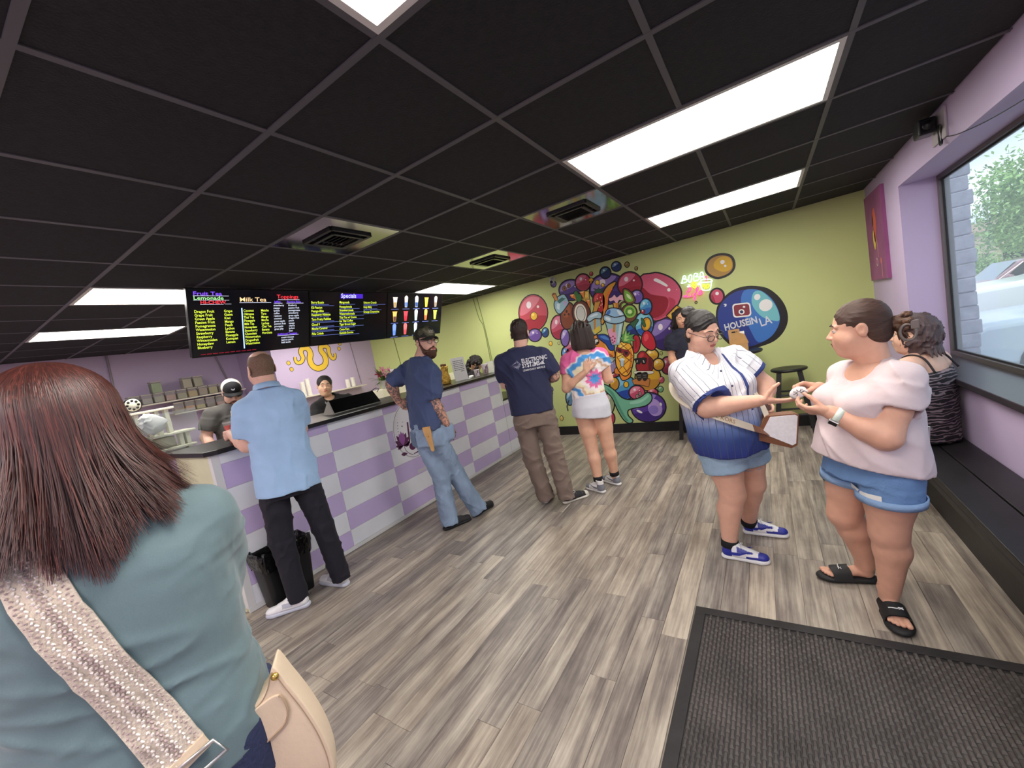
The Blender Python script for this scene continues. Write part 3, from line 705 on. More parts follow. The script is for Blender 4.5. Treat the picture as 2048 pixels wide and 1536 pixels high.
# ================================================================ painted mural, neon sign, tentacle emblem
# each entry: (name, layer, outline mm, [(colour, [(x mm, z mm) on the wall], smooth)])
MURAL = [
 ('painted_pearl',3,8,[((222,176,44),(-3424,1938,55,-11,-12,-58),2),((240,210,110),(-3435,1961,21,-4,-5,-22),2)]),
 ('painted_pearl',1,7,[((150,100,66),(-2838,2236,28,-7,-6,-32),2),((96,60,40),(-2838,2236,13,-3,-3,-16),2)]),
 ('painted_pearl',1,7,[((150,100,66),(-2764,2260,25,-6,-5,-26),2),((96,60,40),(-2764,2260,11,-3,-2,-12),2)]),
 ('painted_pearl',2,7,[((222,176,44),(-2326,2205,30,-7,-5,-31),2),((240,214,130),(-2330,2213,12,-3,-2,-11),2)]),
 ('painted_pearl',2,7,[((222,176,44),(-2253,2150,20,-5,-4,-22),2),((240,214,130),(-2257,2158,8,-2,-2,-8),2)]),
 ('painted_bubble',1,19,[((198,84,110),[(-1715,2139),(-1602,2143),(-1494,2126),(-1341,2016),(-1262,1871),(-1278,1749),(-1381,1611),(-1514,1539),(-1657,1542),(-1732,1698),(-1751,1950)],1),((142,22,40),[(-1721,1993),(-1624,1881),(-1446,1807),(-1425,1716),(-1498,1601),(-1653,1566),(-1713,1710),(-1745,1883)],1),((176,52,76),[(-1414,1794),(-1335,1729),(-1394,1629),(-1544,1552),(-1632,1549),(-1490,1600),(-1415,1698)],1),((226,226,222),[(-1557,2071),(-1511,2060),(-1409,1961),(-1420,1936),(-1497,1997),(-1561,2045)],1),((226,226,222),(-1396,1889,19,-5,-3,-22),2)]),
 ('painted_mango_slice',2,19,[((206,154,46),[(-1464,1562),(-1328,1664),(-1268,1612),(-1398,1485)],0),((226,184,80),[(-1441,1561),(-1331,1645),(-1304,1624),(-1419,1534)],0)]),
 ('painted_mango',5,12,[((190,136,44),(-1744,1500,55,-21,-27,-81),2),((222,176,44),(-1731,1498,33,-13,-21,-62),2)]),
 ('painted_leaf',6,7,[((50,100,60),[(-1796,1593),(-1766,1554),(-1755,1485),(-1769,1467),(-1792,1509)],1)]),
 ('painted_leaf',4,10,[((52,96,62),[(-1956,1539),(-1898,1587),(-1840,1577),(-1882,1525),(-1914,1480),(-1934,1518)],1)]),
 ('painted_cherry',6,8,[((170,40,50),(-1763,1674,24,-5,-4,-26),2),((226,226,222),(-1766,1688,9,-2,-2,-10),2)]),
 ('painted_pearl',3,10,[((222,176,44),(-2144,703,31,-4,-6,-39),2)]),
 ('painted_ring',5,7,[((150,150,140),(-2013,519,19,-2,-4,-23),2),((178,62,84),(-2013,519,8,-1,-2,-11),2)]),
 ('painted_ring',5,7,[((150,150,140),(-1971,554,18,-2,-4,-23),2),((178,62,84),(-1971,554,8,-1,-2,-11),2)]),
 ('painted_highlight',4,0,[((176,150,214),[(-1812,466),(-1735,425),(-1698,318),(-1738,234),(-1830,222),(-1887,297),(-1872,401)],1),((226,226,222),(-1709,380,14,4,4,-23),2),((140,120,200),(-1818,309,66,-5,-9,-63),2)]),
 ('painted_highlight',4,0,[((226,226,222),(-2015,297,37,-23,-9,-14),2)]),
 ('painted_tentacle',5,17,[((116,184,152),[(-2506,738),(-2426,712),(-2329,629),(-2238,512),(-2120,471),(-1978,489),(-1875,551),(-1824,520),(-1835,442),(-1926,379),(-2102,356),(-2181,326),(-2190,245),(-2134,169),(-2188,141),(-2259,203),(-2325,363),(-2372,532),(-2456,641)],1),((84,150,124),[(-2432,676),(-2351,604),(-2302,453),(-2240,266),(-2192,172),(-2235,183),(-2316,363),(-2363,532)],1),((150,206,180),[(-2123,448),(-1963,470),(-1870,524),(-1858,497),(-1970,427),(-2111,411)],1)]),
 ('painted_coconut',3,19,[((128,66,38),(-2857,1829,107,-28,-49,-186),2),((156,84,50),(-2868,1909,65,-18,-26,-98),2),((70,34,22),(-2864,1899,17,-4,-4,-21),2),((70,34,22),(-2904,1857,15,-3,-4,-18),2),((70,34,22),(-2839,1852,15,-3,-4,-18),2)]),
 ('painted_coconut',4,19,[((104,54,36),(-2639,1831,132,-13,-11,-170),2),((232,228,212),(-2651,1829,95,-10,-9,-139),2),((24,20,24),(-2648,1825,72,-7,-7,-114),2),((206,206,196),(-2648,1825,64,-6,-7,-107),2)]),
 ('painted_strawberry',4,19,[((186,44,52),[(-2414,2012),(-2350,2064),(-2273,2033),(-2257,1943),(-2289,1828),(-2353,1770),(-2389,1831),(-2425,1926)],1),((214,90,90),[(-2405,2001),(-2360,2044),(-2336,2039),(-2380,1970),(-2400,1921)],1)]),
 ('painted_seed',6,0,[((240,190,150),(-2363,1983,7,-2,-2,-11),2)]),
 ('painted_seed',6,0,[((240,190,150),(-2316,1991,7,-2,-2,-10),2)]),
 ('painted_seed',6,0,[((240,190,150),(-2307,1936,7,-2,-2,-11),2)]),
 ('painted_seed',6,0,[((240,190,150),(-2354,1929,7,-2,-2,-10),2)]),
 ('painted_seed',6,0,[((240,190,150),(-2326,1879,7,-2,-2,-10),2)]),
 ('painted_seed',6,0,[((240,190,150),(-2357,1859,7,-2,-2,-10),2)]),
 ('painted_seed',6,0,[((240,190,150),(-2305,1892,7,-2,-2,-10),2)]),
 ('painted_leaf',5,7,[((46,90,66),[(-2402,2080),(-2370,2107),(-2402,2136),(-2343,2105),(-2320,2131),(-2308,2097),(-2252,2101),(-2290,2072),(-2263,2040),(-2332,2060)],0)]),
 ('painted_banana',4,19,[((214,150,44),[(-2068,2144),(-2133,2071),(-2211,1968),(-2245,1819),(-2293,1688),(-2352,1611),(-2358,1665),(-2309,1762),(-2295,1899),(-2275,2017),(-2197,2111),(-2121,2144)],1),((232,120,44),[(-2123,2077),(-2203,1966),(-2241,1818),(-2293,1688),(-2294,1759),(-2254,1925),(-2201,2034)],1)]),
 ('painted_kiwi',5,15,[((110,70,44),(-1950,1691,102,-20,-18,-116),2),((140,190,80),(-1937,1709,82,-17,-13,-83),2),((100,160,60),(-1937,1709,63,-13,-10,-63),2),((208,226,160),(-1937,1709,29,-6,-4,-27),2)]),
 ('painted_seed',7,0,[((40,50,30),(-1889,1699,5,-1,-1,-8),2)]),
 ('painted_seed',7,0,[((40,50,30),(-1899,1677,4,-4,-5,-7),2)]),
 ('painted_seed',7,0,[((40,50,30),(-1919,1663,2,-5,-8,-3),2)]),
 ('painted_seed',7,0,[((40,50,30),(-1944,1661,-1,-5,-8,1),2)]),
 ('painted_seed',7,0,[((40,50,30),(-1967,1672,-3,-4,-7,5),2)]),
 ('painted_seed',7,0,[((40,50,30),(-1982,1693,-5,-2,-3,8),2)]),
 ('painted_seed',7,0,[((40,50,30),(-1985,1718,-5,1,1,8),2)]),
 ('painted_seed',7,0,[((40,50,30),(-1975,1741,-4,3,5,6),2)]),
 ('painted_seed',7,0,[((40,50,30),(-1954,1755,-2,4,8,2),2)]),
 ('painted_seed',7,0,[((40,50,30),(-1929,1756,0,5,8,-2),2)]),
 ('painted_seed',7,0,[((40,50,30),(-1906,1745,3,4,6,-6),2)]),
 ('painted_seed',7,0,[((40,50,30),(-1892,1724,4,2,3,-8),2)]),
 ('painted_kiwi',4,14,[((110,70,44),(-2002,1795,56,-12,-9,-60),2),((150,196,90),(-1998,1797,40,-9,-7,-43),2)]),
 ('painted_kiwi',6,14,[((120,84,44),[(-1965,2032),(-1889,1973),(-1846,1872),(-1861,1825),(-1930,1819),(-1977,1866),(-1986,1953)],1),((120,180,66),[(-1960,2011),(-1900,1959),(-1868,1868),(-1884,1843),(-1935,1843),(-1968,1881),(-1973,1950)],1),((216,230,180),[(-1942,1960),(-1905,1926),(-1891,1873),(-1919,1887),(-1944,1923)],1)]),
 ('painted_leaf',4,10,[((60,120,60),[(-2696,2146),(-2652,2154),(-2639,2115),(-2599,2088),(-2606,2018),(-2659,2003),(-2690,2072)],1)]),
 ('painted_orange_wedge',4,10,[((226,132,56),[(-2769,2126),(-2700,2125),(-2687,2090),(-2682,2026),(-2712,2059),(-2756,2087)],0),((240,190,130),[(-2769,2126),(-2700,2125),(-2728,2095)],0)]),
 ('painted_orange_wedge',4,10,[((226,132,56),[(-2616,2137),(-2540,2132),(-2538,2101),(-2566,2027),(-2590,2086)],0),((240,190,130),[(-2616,2137),(-2540,2132),(-2572,2104)],0)]),
 ('painted_orange_wedge',4,10,[((226,132,56),[(-2538,2003),(-2473,1993),(-2498,1871),(-2519,1946)],0),((240,190,130),[(-2538,2003),(-2473,1993),(-2499,1969)],0)]),
 ('painted_pineapple_chunk',3,10,[((206,164,60),[(-2535,2127),(-2472,2113),(-2492,1940),(-2574,1958),(-2578,2048)],0),((230,196,90),[(-2528,2117),(-2480,2106),(-2493,2029),(-2548,2041)],0)]),
 ('painted_splash',5,5,[((232,176,190),[(-2197,1947),(-2151,1955),(-2112,1980),(-2084,1937),(-2028,1962),(-1984,1935),(-2006,1881),(-2055,1900),(-2087,1864),(-2112,1869),(-2132,1908),(-2186,1907)],1)]),
 ('painted_straw',5,12,[((196,130,44),[(-2146,1876),(-2070,1860),(-2101,1738),(-2149,1747)],0),((226,170,80),[(-2137,1866),(-2117,1861),(-2131,1752),(-2143,1755)],0)]),
 ('painted_cup',6,15,[((150,190,196),[(-2297,1633),(-2048,1587),(-2149,1281),(-2257,1298)],0),((196,216,220),[(-2104,1566),(-2070,1560),(-2151,1312),(-2179,1317)],0),((226,160,186),[(-2286,1511),(-2220,1526),(-2174,1483),(-2169,1403),(-2203,1303),(-2245,1310),(-2268,1402)],1),((196,130,44),[(-2193,1582),(-2159,1576),(-2183,1467),(-2218,1473)],0)]),
 ('painted_pearl',8,0,[((150,50,96),(-2259,1400,12,-2,-2,-12),2)]),
 ('painted_pearl',8,0,[((150,50,96),(-2224,1412,12,-2,-2,-12),2)]),
 ('painted_pearl',8,0,[((150,50,96),(-2201,1380,12,-2,-2,-12),2)]),
 ('painted_pearl',8,0,[((150,50,96),(-2243,1363,12,-2,-2,-13),2)]),
 ('painted_pearl',8,0,[((150,50,96),(-2214,1340,12,-2,-2,-12),2)]),
 ('painted_pearl',8,0,[((150,50,96),(-2239,1323,12,-2,-2,-12),2)]),
 ('painted_cup_lid',7,15,[((150,190,220),[(-2286,1731),(-2254,1786),(-2193,1805),(-2125,1791),(-2060,1755),(-2020,1679),(-2027,1637),(-2302,1690)],1),((66,112,184),[(-2277,1734),(-2248,1776),(-2205,1790),(-2212,1743),(-2262,1714)],1),((216,230,232),[(-2111,1766),(-2063,1739),(-2039,1688),(-2087,1697)],1)]),
 ('painted_cup_rim',8,14,[((160,196,214),[(-2307,1717),(-2261,1721),(-2162,1667),(-2039,1666),(-2014,1649),(-2028,1603),(-2140,1586),(-2242,1616),(-2310,1665)],1),((226,236,238),[(-2282,1704),(-2223,1675),(-2229,1638),(-2287,1670)],1)]),
 ('painted_straw',6,10,[((206,150,60),[(-2403,1943),(-2353,1955),(-2326,1932),(-2419,1784),(-2458,1806)],0),((120,70,30),(-2365,1949,27,6,4,-15),2)]),
 ('painted_cup',5,14,[((150,176,176),[(-2552,1702),(-2364,1702),(-2384,1528),(-2485,1483),(-2551,1539)],0),((214,190,70),[(-2511,1551),(-2391,1601),(-2388,1529),(-2475,1487)],0),((196,130,44),[(-2466,1704),(-2433,1701),(-2463,1560),(-2488,1555)],0)]),
 ('painted_cup_lid',7,14,[((166,196,206),[(-2559,1739),(-2490,1789),(-2395,1796),(-2342,1759),(-2364,1702),(-2445,1718),(-2541,1686)],1),((214,228,232),[(-2525,1747),(-2464,1775),(-2398,1776),(-2402,1754),(-2479,1742)],1)]),
 ('painted_cup',5,15,[((146,186,200),[(-3036,2055),(-2993,2120),(-2915,2149),(-2855,2145),(-2813,2044),(-2820,2009),(-2940,1905),(-3003,1899),(-3040,1981)],1),((206,220,224),[(-3000,2047),(-2947,2036),(-2975,1940),(-3014,1976)],0),((60,110,100),[(-2989,2082),(-2901,2118),(-2846,2088),(-2956,2038)],0),((190,160,200),[(-2891,2061),(-2823,2037),(-2888,1968)],0)]),
 ('painted_straw',6,10,[((196,130,56),[(-3051,2192),(-2998,2199),(-2974,2097),(-3009,2086)],0),((120,70,30),(-3026,2196,26,2,3,-15),2)]),
 ('painted_guava',5,15,[((192,36,52),[(-1790,1390),(-1727,1396),(-1675,1304),(-1668,1185),(-1715,1142),(-1790,1187),(-1835,1279)],1),((220,80,90),[(-1784,1364),(-1747,1369),(-1739,1314),(-1786,1271),(-1802,1308)],1)]),
 ('painted_guava',4,15,[((176,40,52),[(-1933,1355),(-1874,1354),(-1867,1250),(-1912,1154),(-1963,1153)],1),((150,24,36),[(-1928,1328),(-1902,1333),(-1910,1223),(-1944,1193)],1)]),
 ('painted_creature',4,15,[((226,140,50),[(-2520,1444),(-2450,1468),(-2330,1412),(-2258,1294),(-2242,1167),(-2259,1117),(-2353,1157),(-2449,1252),(-2517,1353)],1),((240,180,90),[(-2371,1383),(-2293,1300),(-2275,1190),(-2340,1235)],1),((150,80,36),[(-2364,1203),(-2273,1145),(-2287,1117),(-2362,1158)],1)]),
 ('painted_cap',5,12,[((34,70,150),[(-2451,1459),(-2340,1458),(-2247,1363),(-2235,1237),(-2296,1229),(-2344,1325),(-2415,1399)],1),((80,130,200),[(-2417,1445),(-2343,1441),(-2281,1377),(-2318,1375),(-2385,1412)],1)]),
 ('painted_charm',6,7,[((30,26,28),(-2478,1379,35,-6,-7,-42),2),((226,226,222),[(-2486,1411),(-2457,1406),(-2450,1378),(-2478,1372),(-2493,1349),(-2506,1384)],1)]),
 ('painted_sash',4,10,[((196,186,170),[(-2437,1268),(-2349,1183),(-2275,1074),(-2324,1054),(-2392,1090),(-2452,1180)],1),((150,170,160),[(-2385,1188),(-2270,1109),(-2266,1073),(-2358,1130)],1)]),
 ('painted_pineapple',6,15,[((234,172,52),[(-2150,1295),(-2077,1315),(-2005,1272),(-1978,1147),(-2002,1011),(-2055,895),(-2126,832),(-2190,876),(-2235,988),(-2229,1112),(-2199,1214)],1),((246,206,96),[(-2139,1276),(-2080,1292),(-2078,1196),(-2146,1101),(-2201,1108),(-2181,1212)],1),((206,120,40),[(-2010,1186),(-1993,1114),(-2015,995),(-2073,888),(-2110,875),(-2047,999)],1)]),
 ('painted_pineapple_leg',5,14,[((222,130,40),[(-2209,905),(-2123,903),(-2049,929),(-2065,825),(-2125,779),(-2187,777),(-2208,842)],1)]),
 ('painted_pineapple_leg',5,10,[((222,130,40),[(-2258,955),(-2208,931),(-2218,870),(-2278,886)],1)]),
 ('painted_pineapple_groove',7,0,[((120,66,26),[(-2192,1227),(-2098,1090),(-2014,1008),(-2007,1016),(-2090,1097),(-2183,1233)],0)]),
 ('painted_pineapple_groove',7,0,[((120,66,26),[(-2220,1108),(-2152,975),(-2099,862),(-2090,867),(-2143,979),(-2211,1113)],0)]),
 ('painted_pineapple_groove',7,0,[((120,66,26),[(-2129,1288),(-2048,1188),(-1994,1093),(-1985,1099),(-2040,1194),(-2120,1294)],0)]),
 ('painted_pineapple_groove',7,0,[((120,66,26),[(-1990,1222),(-2124,1146),(-2217,1115),(-2214,1105),(-2119,1136),(-1985,1213)],0)]),
 ('painted_pineapple_groove',7,0,[((120,66,26),[(-1994,1083),(-2110,1011),(-2211,935),(-2205,927),(-2104,1003),(-1989,1075)],0)]),
 ('painted_pineapple_groove',7,0,[((120,66,26),[(-2032,1289),(-2126,1243),(-2199,1210),(-2194,1200),(-2122,1233),(-2027,1280)],0)]),
 ('painted_pineapple_groove',7,0,[((120,66,26),[(-2032,949),(-2109,906),(-2176,869),(-2171,860),(-2104,896),(-2027,940)],0)]),
 ('painted_leaf_crown',7,10,[((96,160,80),[(-2088,1302),(-2120,1377),(-2091,1390),(-2092,1442),(-2062,1411),(-2022,1499),(-2018,1412),(-1970,1447),(-1996,1391),(-1918,1395),(-1967,1352),(-1924,1302),(-1991,1313),(-1980,1268),(-2044,1299)],0),((170,210,120),[(-2078,1327),(-2055,1401),(-2032,1467),(-2034,1389),(-1998,1374),(-2046,1348),(-1988,1330),(-2050,1317)],0)]),
 ('painted_sunglasses',9,5,[((140,40,46),[(-2200,1250),(-2119,1216),(-2027,1168),(-2041,1121),(-2079,1100),(-2109,1131),(-2121,1164),(-2153,1163),(-2189,1186)],1),((40,26,34),[(-2186,1230),(-2136,1208),(-2137,1180),(-2158,1176),(-2180,1197)],0),((40,26,34),[(-2101,1185),(-2045,1160),(-2062,1120),(-2089,1128)],0)]),
 ('painted_small_cup',8,7,[((180,196,206),[(-2173,1060),(-2118,1053),(-2142,967),(-2176,972)],0),((216,226,230),[(-2177,1078),(-2139,1096),(-2108,1069),(-2111,1050),(-2181,1059)],0),((90,150,70),[(-2150,1098),(-2135,1120),(-2122,1094)],0)]),
 ('painted_berry',6,14,[((150,32,38),[(-1912,1102),(-1864,1138),(-1819,1123),(-1776,1057),(-1733,992),(-1756,875),(-1822,858),(-1937,877),(-1962,936),(-1936,1019)],1),((190,60,60),[(-1901,1092),(-1858,1119),(-1834,1091),(-1895,1040)],1),((96,24,28),[(-1778,1041),(-1741,984),(-1765,885),(-1802,881)],1)]),
 ('painted_sunglasses',8,5,[((24,22,24),[(-1965,1054),(-1819,1046),(-1813,1011),(-1829,970),(-1873,967),(-1883,1009),(-1914,973),(-1954,987),(-1963,1023)],1),((196,190,180),[(-1940,1028),(-1926,1030),(-1941,996),(-1951,1000)],0),((196,190,180),[(-1862,1018),(-1848,1019),(-1840,982),(-1854,981)],0)]),
 ('painted_boot',7,5,[((40,38,36),[(-1975,850),(-1903,850),(-1912,773),(-1947,738),(-1974,762)],1),((110,106,96),[(-1965,823),(-1918,822),(-1920,809),(-1967,809)],0),((110,106,96),[(-1966,793),(-1922,793),(-1924,781),(-1965,781)],0)]),
 ('painted_boot',7,5,[((40,38,36),[(-1898,841),(-1827,841),(-1835,764),(-1871,730),(-1897,754)],1),((110,106,96),[(-1889,814),(-1842,813),(-1844,800),(-1891,800)],0),((110,106,96),[(-1890,784),(-1846,784),(-1848,772),(-1888,772)],0)]),
 ('painted_frill',7,5,[((220,216,200),[(-1988,876),(-1756,851),(-1754,824),(-1811,817),(-1875,838),(-1943,832),(-1996,849)],1)]),
 ('painted_plank',5,10,[((190,120,60),[(-2050,753),(-1932,793),(-1805,743),(-1836,643),(-1949,681),(-2032,698)],0)]),
 ('painted_bubble',0,28,[((172,132,60),[(-917,2073),(-882,2136),(-813,2163),(-729,2154),(-660,2112),(-639,2037),(-655,1970),(-713,1926),(-810,1914),(-882,1956),(-919,2013)],1),((206,164,38),[(-838,2089),(-795,2131),(-730,2143),(-666,2108),(-647,2039),(-667,1974),(-741,1959),(-811,1998),(-844,2042)],1),((226,226,222),(-746,2079,24,3,4,-24),2),((226,226,222),(-722,2025,13,-4,-2,-14),2)]),
 ('painted_bubble',0,22,[((190,72,100),(-854,1686,66,-15,-10,-83),2),((160,36,60),[(-918,1698),(-899,1718),(-881,1641),(-879,1610),(-909,1641)],1),((226,226,222),(-848,1719,19,-4,-3,-21),2)]),
 ('painted_ring',0,8,[((150,150,90),(-1096,1660,10,-2,-2,-12),2)]),
 ('painted_bubble',0,5,[((24,20,24),[(-864,1552),(-776,1655),(-674,1716),(-558,1734),(-439,1712),(-326,1660),(-240,1561),(-185,1447),(-164,1329),(-179,1218),(-237,1114),(-332,1037),(-465,999),(-589,980),(-751,1043),(-872,1210),(-895,1387)],1),((36,56,132),[(-850,1537),(-768,1635),(-666,1690),(-562,1700),(-433,1675),(-351,1614),(-283,1513),(-241,1379),(-241,1264),(-290,1158),(-367,1078),(-481,1031),(-596,1013),(-737,1072),(-849,1219),(-878,1396)],1),((58,114,186),[(-558,1689),(-433,1673),(-351,1611),(-284,1511),(-243,1377),(-243,1265),(-290,1160),(-366,1083),(-480,1049),(-537,1177),(-579,1352),(-608,1559)],1),((112,184,190),[(-466,1645),(-396,1650),(-318,1555),(-255,1416),(-244,1274),(-316,1284),(-409,1342),(-477,1450),(-497,1547)],1),((226,226,222),(-361,1472,66,14,13,-68),2),((226,226,222),(-435,1585,30,13,11,-33),2),((226,226,222),[(-795,1574),(-765,1573),(-763,1553),(-777,1541),(-789,1549),(-779,1559)],1)]),
 ('painted_camera_icon',3,0,[((226,226,222),[(-514,1412),(-517,1397),(-525,1385),(-536,1377),(-549,1375),(-672,1384),(-685,1388),(-697,1397),(-704,1411),(-706,1427),(-704,1517),(-701,1532),(-693,1545),(-682,1552),(-668,1554),(-546,1543),(-533,1539),(-522,1530),(-515,1516),(-513,1501)],0),((128,46,56),[(-528,1420),(-530,1409),(-536,1399),(-545,1394),(-555,1392),(-665,1400),(-676,1403),(-684,1410),(-690,1421),(-692,1433),(-690,1509),(-688,1520),(-682,1530),(-673,1536),(-662,1537),(-552,1528),(-542,1524),(-534,1517),(-528,1507),(-527,1495)],0),((226,226,222),(-613,1444,31,-7,-4,-32),2),((34,44,90),(-613,1444,18,-4,-2,-18),2),((226,226,222),(-581,1498,13,-3,-1,-12),2)]),
]
# round bubbles: (layer, outline mm, base, light, dark, highlights, (centre x, z, half axis x, z, half axis x, z))
BUBBLES = [
 (0,19,(186,64,80),(208,112,128),(160,34,52),2,(-3432,1988,246,-49,-55,-270)),
 (1,19,(104,76,150),(140,118,182),0,2,(-3467,1640,108,-18,-19,-91)),
 (0,14,(36,66,116),(90,160,200),0,1,(-3277,1652,54,-10,-13,-67)),
 (0,8,(222,176,44),(240,214,130),0,0,(-3218,1467,25,-4,-6,-32)),
 (0,7,(196,200,130),(220,222,170),0,0,(-3077,1449,18,-3,-3,-17)),
 (0,19,(36,84,156),(96,166,212),0,2,(-3323,1226,106,-15,-23,-118)),
 (0,12,(120,90,160),(196,180,220),0,1,(-3365,746,47,-5,-9,-45)),
 (0,8,(214,180,90),(236,214,150),0,0,(-3251,270,25,-2,-7,-38)),
 (0,12,(110,92,150),(190,180,210),0,1,(-3002,2340,39,-10,-8,-39)),
 (0,19,(78,54,128),(140,118,182),(56,36,104),2,(-1528,1329,172,-30,-29,-206)),
 (0,19,(82,60,128),(152,130,186),(56,36,104),2,(-2737,2191,186,-43,-26,-142)),
 (1,19,(178,62,84),(206,112,134),(150,44,64),2,(-2538,2255,109,-26,-20,-112)),
 (0,8,(170,60,60),(214,130,120),0,0,(-2396,2344,23,-6,-5,-25)),
 (1,10,(190,136,44),(222,176,44),0,0,(-2413,2248,36,-9,-7,-37)),
 (1,19,(72,50,122),(146,124,182),(56,36,104),2,(-2192,2084,258,-60,-33,-202)),
 (2,19,(34,52,92),(86,140,156),0,1,(-2191,2310,68,-17,-11,-69)),
 (0,15,(34,56,104),(110,150,186),0,1,(-2026,2354,60,-16,-9,-58)),
 (0,10,(136,112,50),(176,150,80),0,0,(-1878,2341,27,-7,-5,-32)),
 (0,8,(150,126,60),(190,166,96),0,0,(-1766,2261,17,-4,-3,-21)),
 (2,19,(158,38,58),(206,106,126),(146,24,42),2,(-1883,2072,156,-37,-25,-158)),
 (4,19,(112,86,166),(160,140,204),0,2,(-1813,1889,74,-17,-13,-81)),
 (4,19,(70,140,190),(120,190,210),(46,96,170),2,(-1718,1736,73,-15,-14,-97)),
 (3,19,(96,170,200),(140,204,216),(40,90,170),0,(-1773,1505,115,-22,-23,-157)),
 (2,19,(32,48,112),(44,96,164),0,0,(-1918,1455,99,-18,-13,-83)),
 (0,19,(190,76,100),(214,130,150),(160,46,70),2,(-3042,1691,120,-22,-33,-173)),
 (1,19,(120,96,170),(180,166,216),0,1,(-2961,1517,63,-11,-23,-124)),
 (0,19,(170,50,80),(206,120,150),(120,30,60),2,(-2839,1348,156,-24,-23,-127)),
 (0,19,(40,70,140),(110,160,214),0,1,(-2995,1277,60,-9,-17,-93)),
 (0,19,(90,130,160),(150,190,206),0,1,(-3048,591,61,-5,-21,-115)),
 (0,19,(214,168,44),(232,196,100),(190,136,44),2,(-1732,1077,80,-12,-10,-70)),
 (2,19,(206,160,44),(234,200,100),(190,136,44),2,(-1663,932,66,-9,-11,-75)),
 (0,19,(172,60,84),(206,114,134),(140,40,60),2,(-1552,904,71,-10,-15,-109)),
 (0,7,(166,170,90),(196,200,130),0,0,(-1606,1079,15,-3,-3,-23)),
 (0,19,(216,168,44),(234,198,96),(190,136,44),2,(-1832,767,164,-19,-26,-174)),
 (0,10,(190,80,100),(226,150,160),0,0,(-1655,717,32,-4,-6,-41)),
 (0,10,(110,166,120),(160,204,160),0,1,(-1683,590,32,-4,-6,-38)),
 (0,19,(190,70,96),(216,130,150),0,1,(-1799,552,65,-7,-8,-52)),
 (0,19,(160,44,54),(196,90,96),0,2,(-2296,834,107,-12,-15,-89)),
 (1,19,(76,150,190),(126,190,216),(36,72,160),0,(-2197,661,197,-20,-27,-170)),
 (3,15,(190,136,44),(222,176,44),0,1,(-2312,731,61,-6,-14,-86)),
 (3,19,(196,78,108),(220,140,160),0,2,(-2012,572,102,-10,-14,-94)),
 (1,19,(88,56,152),(150,130,206),(62,38,120),0,(-1887,350,230,-17,-30,-203)),
 (0,19,(178,62,84),(206,112,134),0,1,(-2450,220,52,-3,-14,-85)),
 (0,19,(150,160,120),(190,200,170),0,0,(-2441,446,74,-6,-24,-147)),
 (2,19,(150,130,170),(196,180,206),0,2,(-2333,1001,86,-11,-17,-106)),
]
TENTACLE = [(1892,2029),(1888,1960),(1923,1920),(1990,1934),(2034,2003),(2016,2084),(2042,2152),(2111,2171),(2168,2139),(2186,2056),(2152,1953),(2172,1842),(2262,1775),(2385,1795),(2456,1878),(2453,1990),(2406,2087),(2424,2159),(2507,2169),(2565,2117),(2555,2034),(2583,1937),(2629,1912),(2671,1955),(2664,2012)]
TENTACLE_DOTS = [(1755,1941),(1783,1827),(2824,2181),(2786,2089)]
NEON = {'B':[(-1226,1935),(-1198,2013),(-1174,2011),(-1172,1992),(-1200,1977),(-1173,1970),(-1157,1955),(-1177,1934),(-1227,1931),(-1234,1944)],'O':[(-1135,1994),(-1144,1952),(-1137,1925),(-1115,1931),(-1101,1986),(-1109,2010),(-1126,2007),(-1135,1994)],'B2':[(-1084,1934),(-1071,2008),(-1044,2012),(-1032,1995),(-1062,1973),(-1032,1969),(-1018,1947),(-1041,1924),(-1082,1926)],'A':[(-1009,1934),(-1001,1998),(-983,2015),(-969,1993),(-970,1925),(-973,1955),(-1003,1958)],'L':[(-1183,1813),(-1147,1819),(-1127,1841),(-1142,1856),(-1163,1834),(-1176,1781),(-1201,1753),(-1228,1763),(-1212,1774),(-1181,1749),(-1132,1746)],'i':[(-1120,1787),(-1135,1754),(-1119,1746)],'f':[(-1103,1761),(-1056,1806),(-1045,1840),(-1062,1837),(-1080,1778),(-1104,1698),(-1113,1711),(-1076,1759)],'e':[(-1048,1760),(-1013,1774),(-1017,1794),(-1043,1777),(-1049,1753),(-1030,1745),(-1001,1764)],'l1':[(-1135,1887),(-1158,1896)],'l2':[(-1130,1871),(-1171,1875)],'l3':[(-1015,1892),(-1050,1878)],'l4':[(-1018,1867),(-1051,1871)],'is':[(-1104,1913),(-1067,1904),(-1068,1872),(-1108,1884),(-1113,1867),(-1079,1841),(-1068,1860),(-1102,1898),(-1107,1914)],'cup':[(-1010,1905),(-988,1922),(-903,1905),(-883,1886),(-894,1874),(-992,1887),(-1010,1905),(-1010,1825),(-990,1791),(-939,1779),(-910,1795),(-886,1883)],'straw':[(-951,1891),(-938,1935),(-951,1949),(-931,1952)],'p1':[(-974,1842),(-988,1835),(-993,1850),(-979,1858),(-967,1844)],'p2':[(-919,1833),(-934,1815),(-959,1828),(-951,1844),(-930,1847),(-919,1833)],'p3':[(-978,1810),(-961,1814),(-946,1803)]}
def catmull(pts, sub=3):
    n = len(pts); out = []
    for i in range(n):
        p0, p1, p2, p3 = pts[i - 1], pts[i], pts[(i + 1) % n], pts[(i + 2) % n]
        for k in range(sub):
            t = k / sub
            out.append(tuple(0.5 * (2 * p1[j] + (p2[j] - p0[j]) * t + (2 * p0[j] - 5 * p1[j] + 4 * p2[j] - p3[j]) * t * t + (3 * p1[j] - p0[j] - 3 * p2[j] + p3[j]) * t ** 3) for j in (0, 1)))
    return out
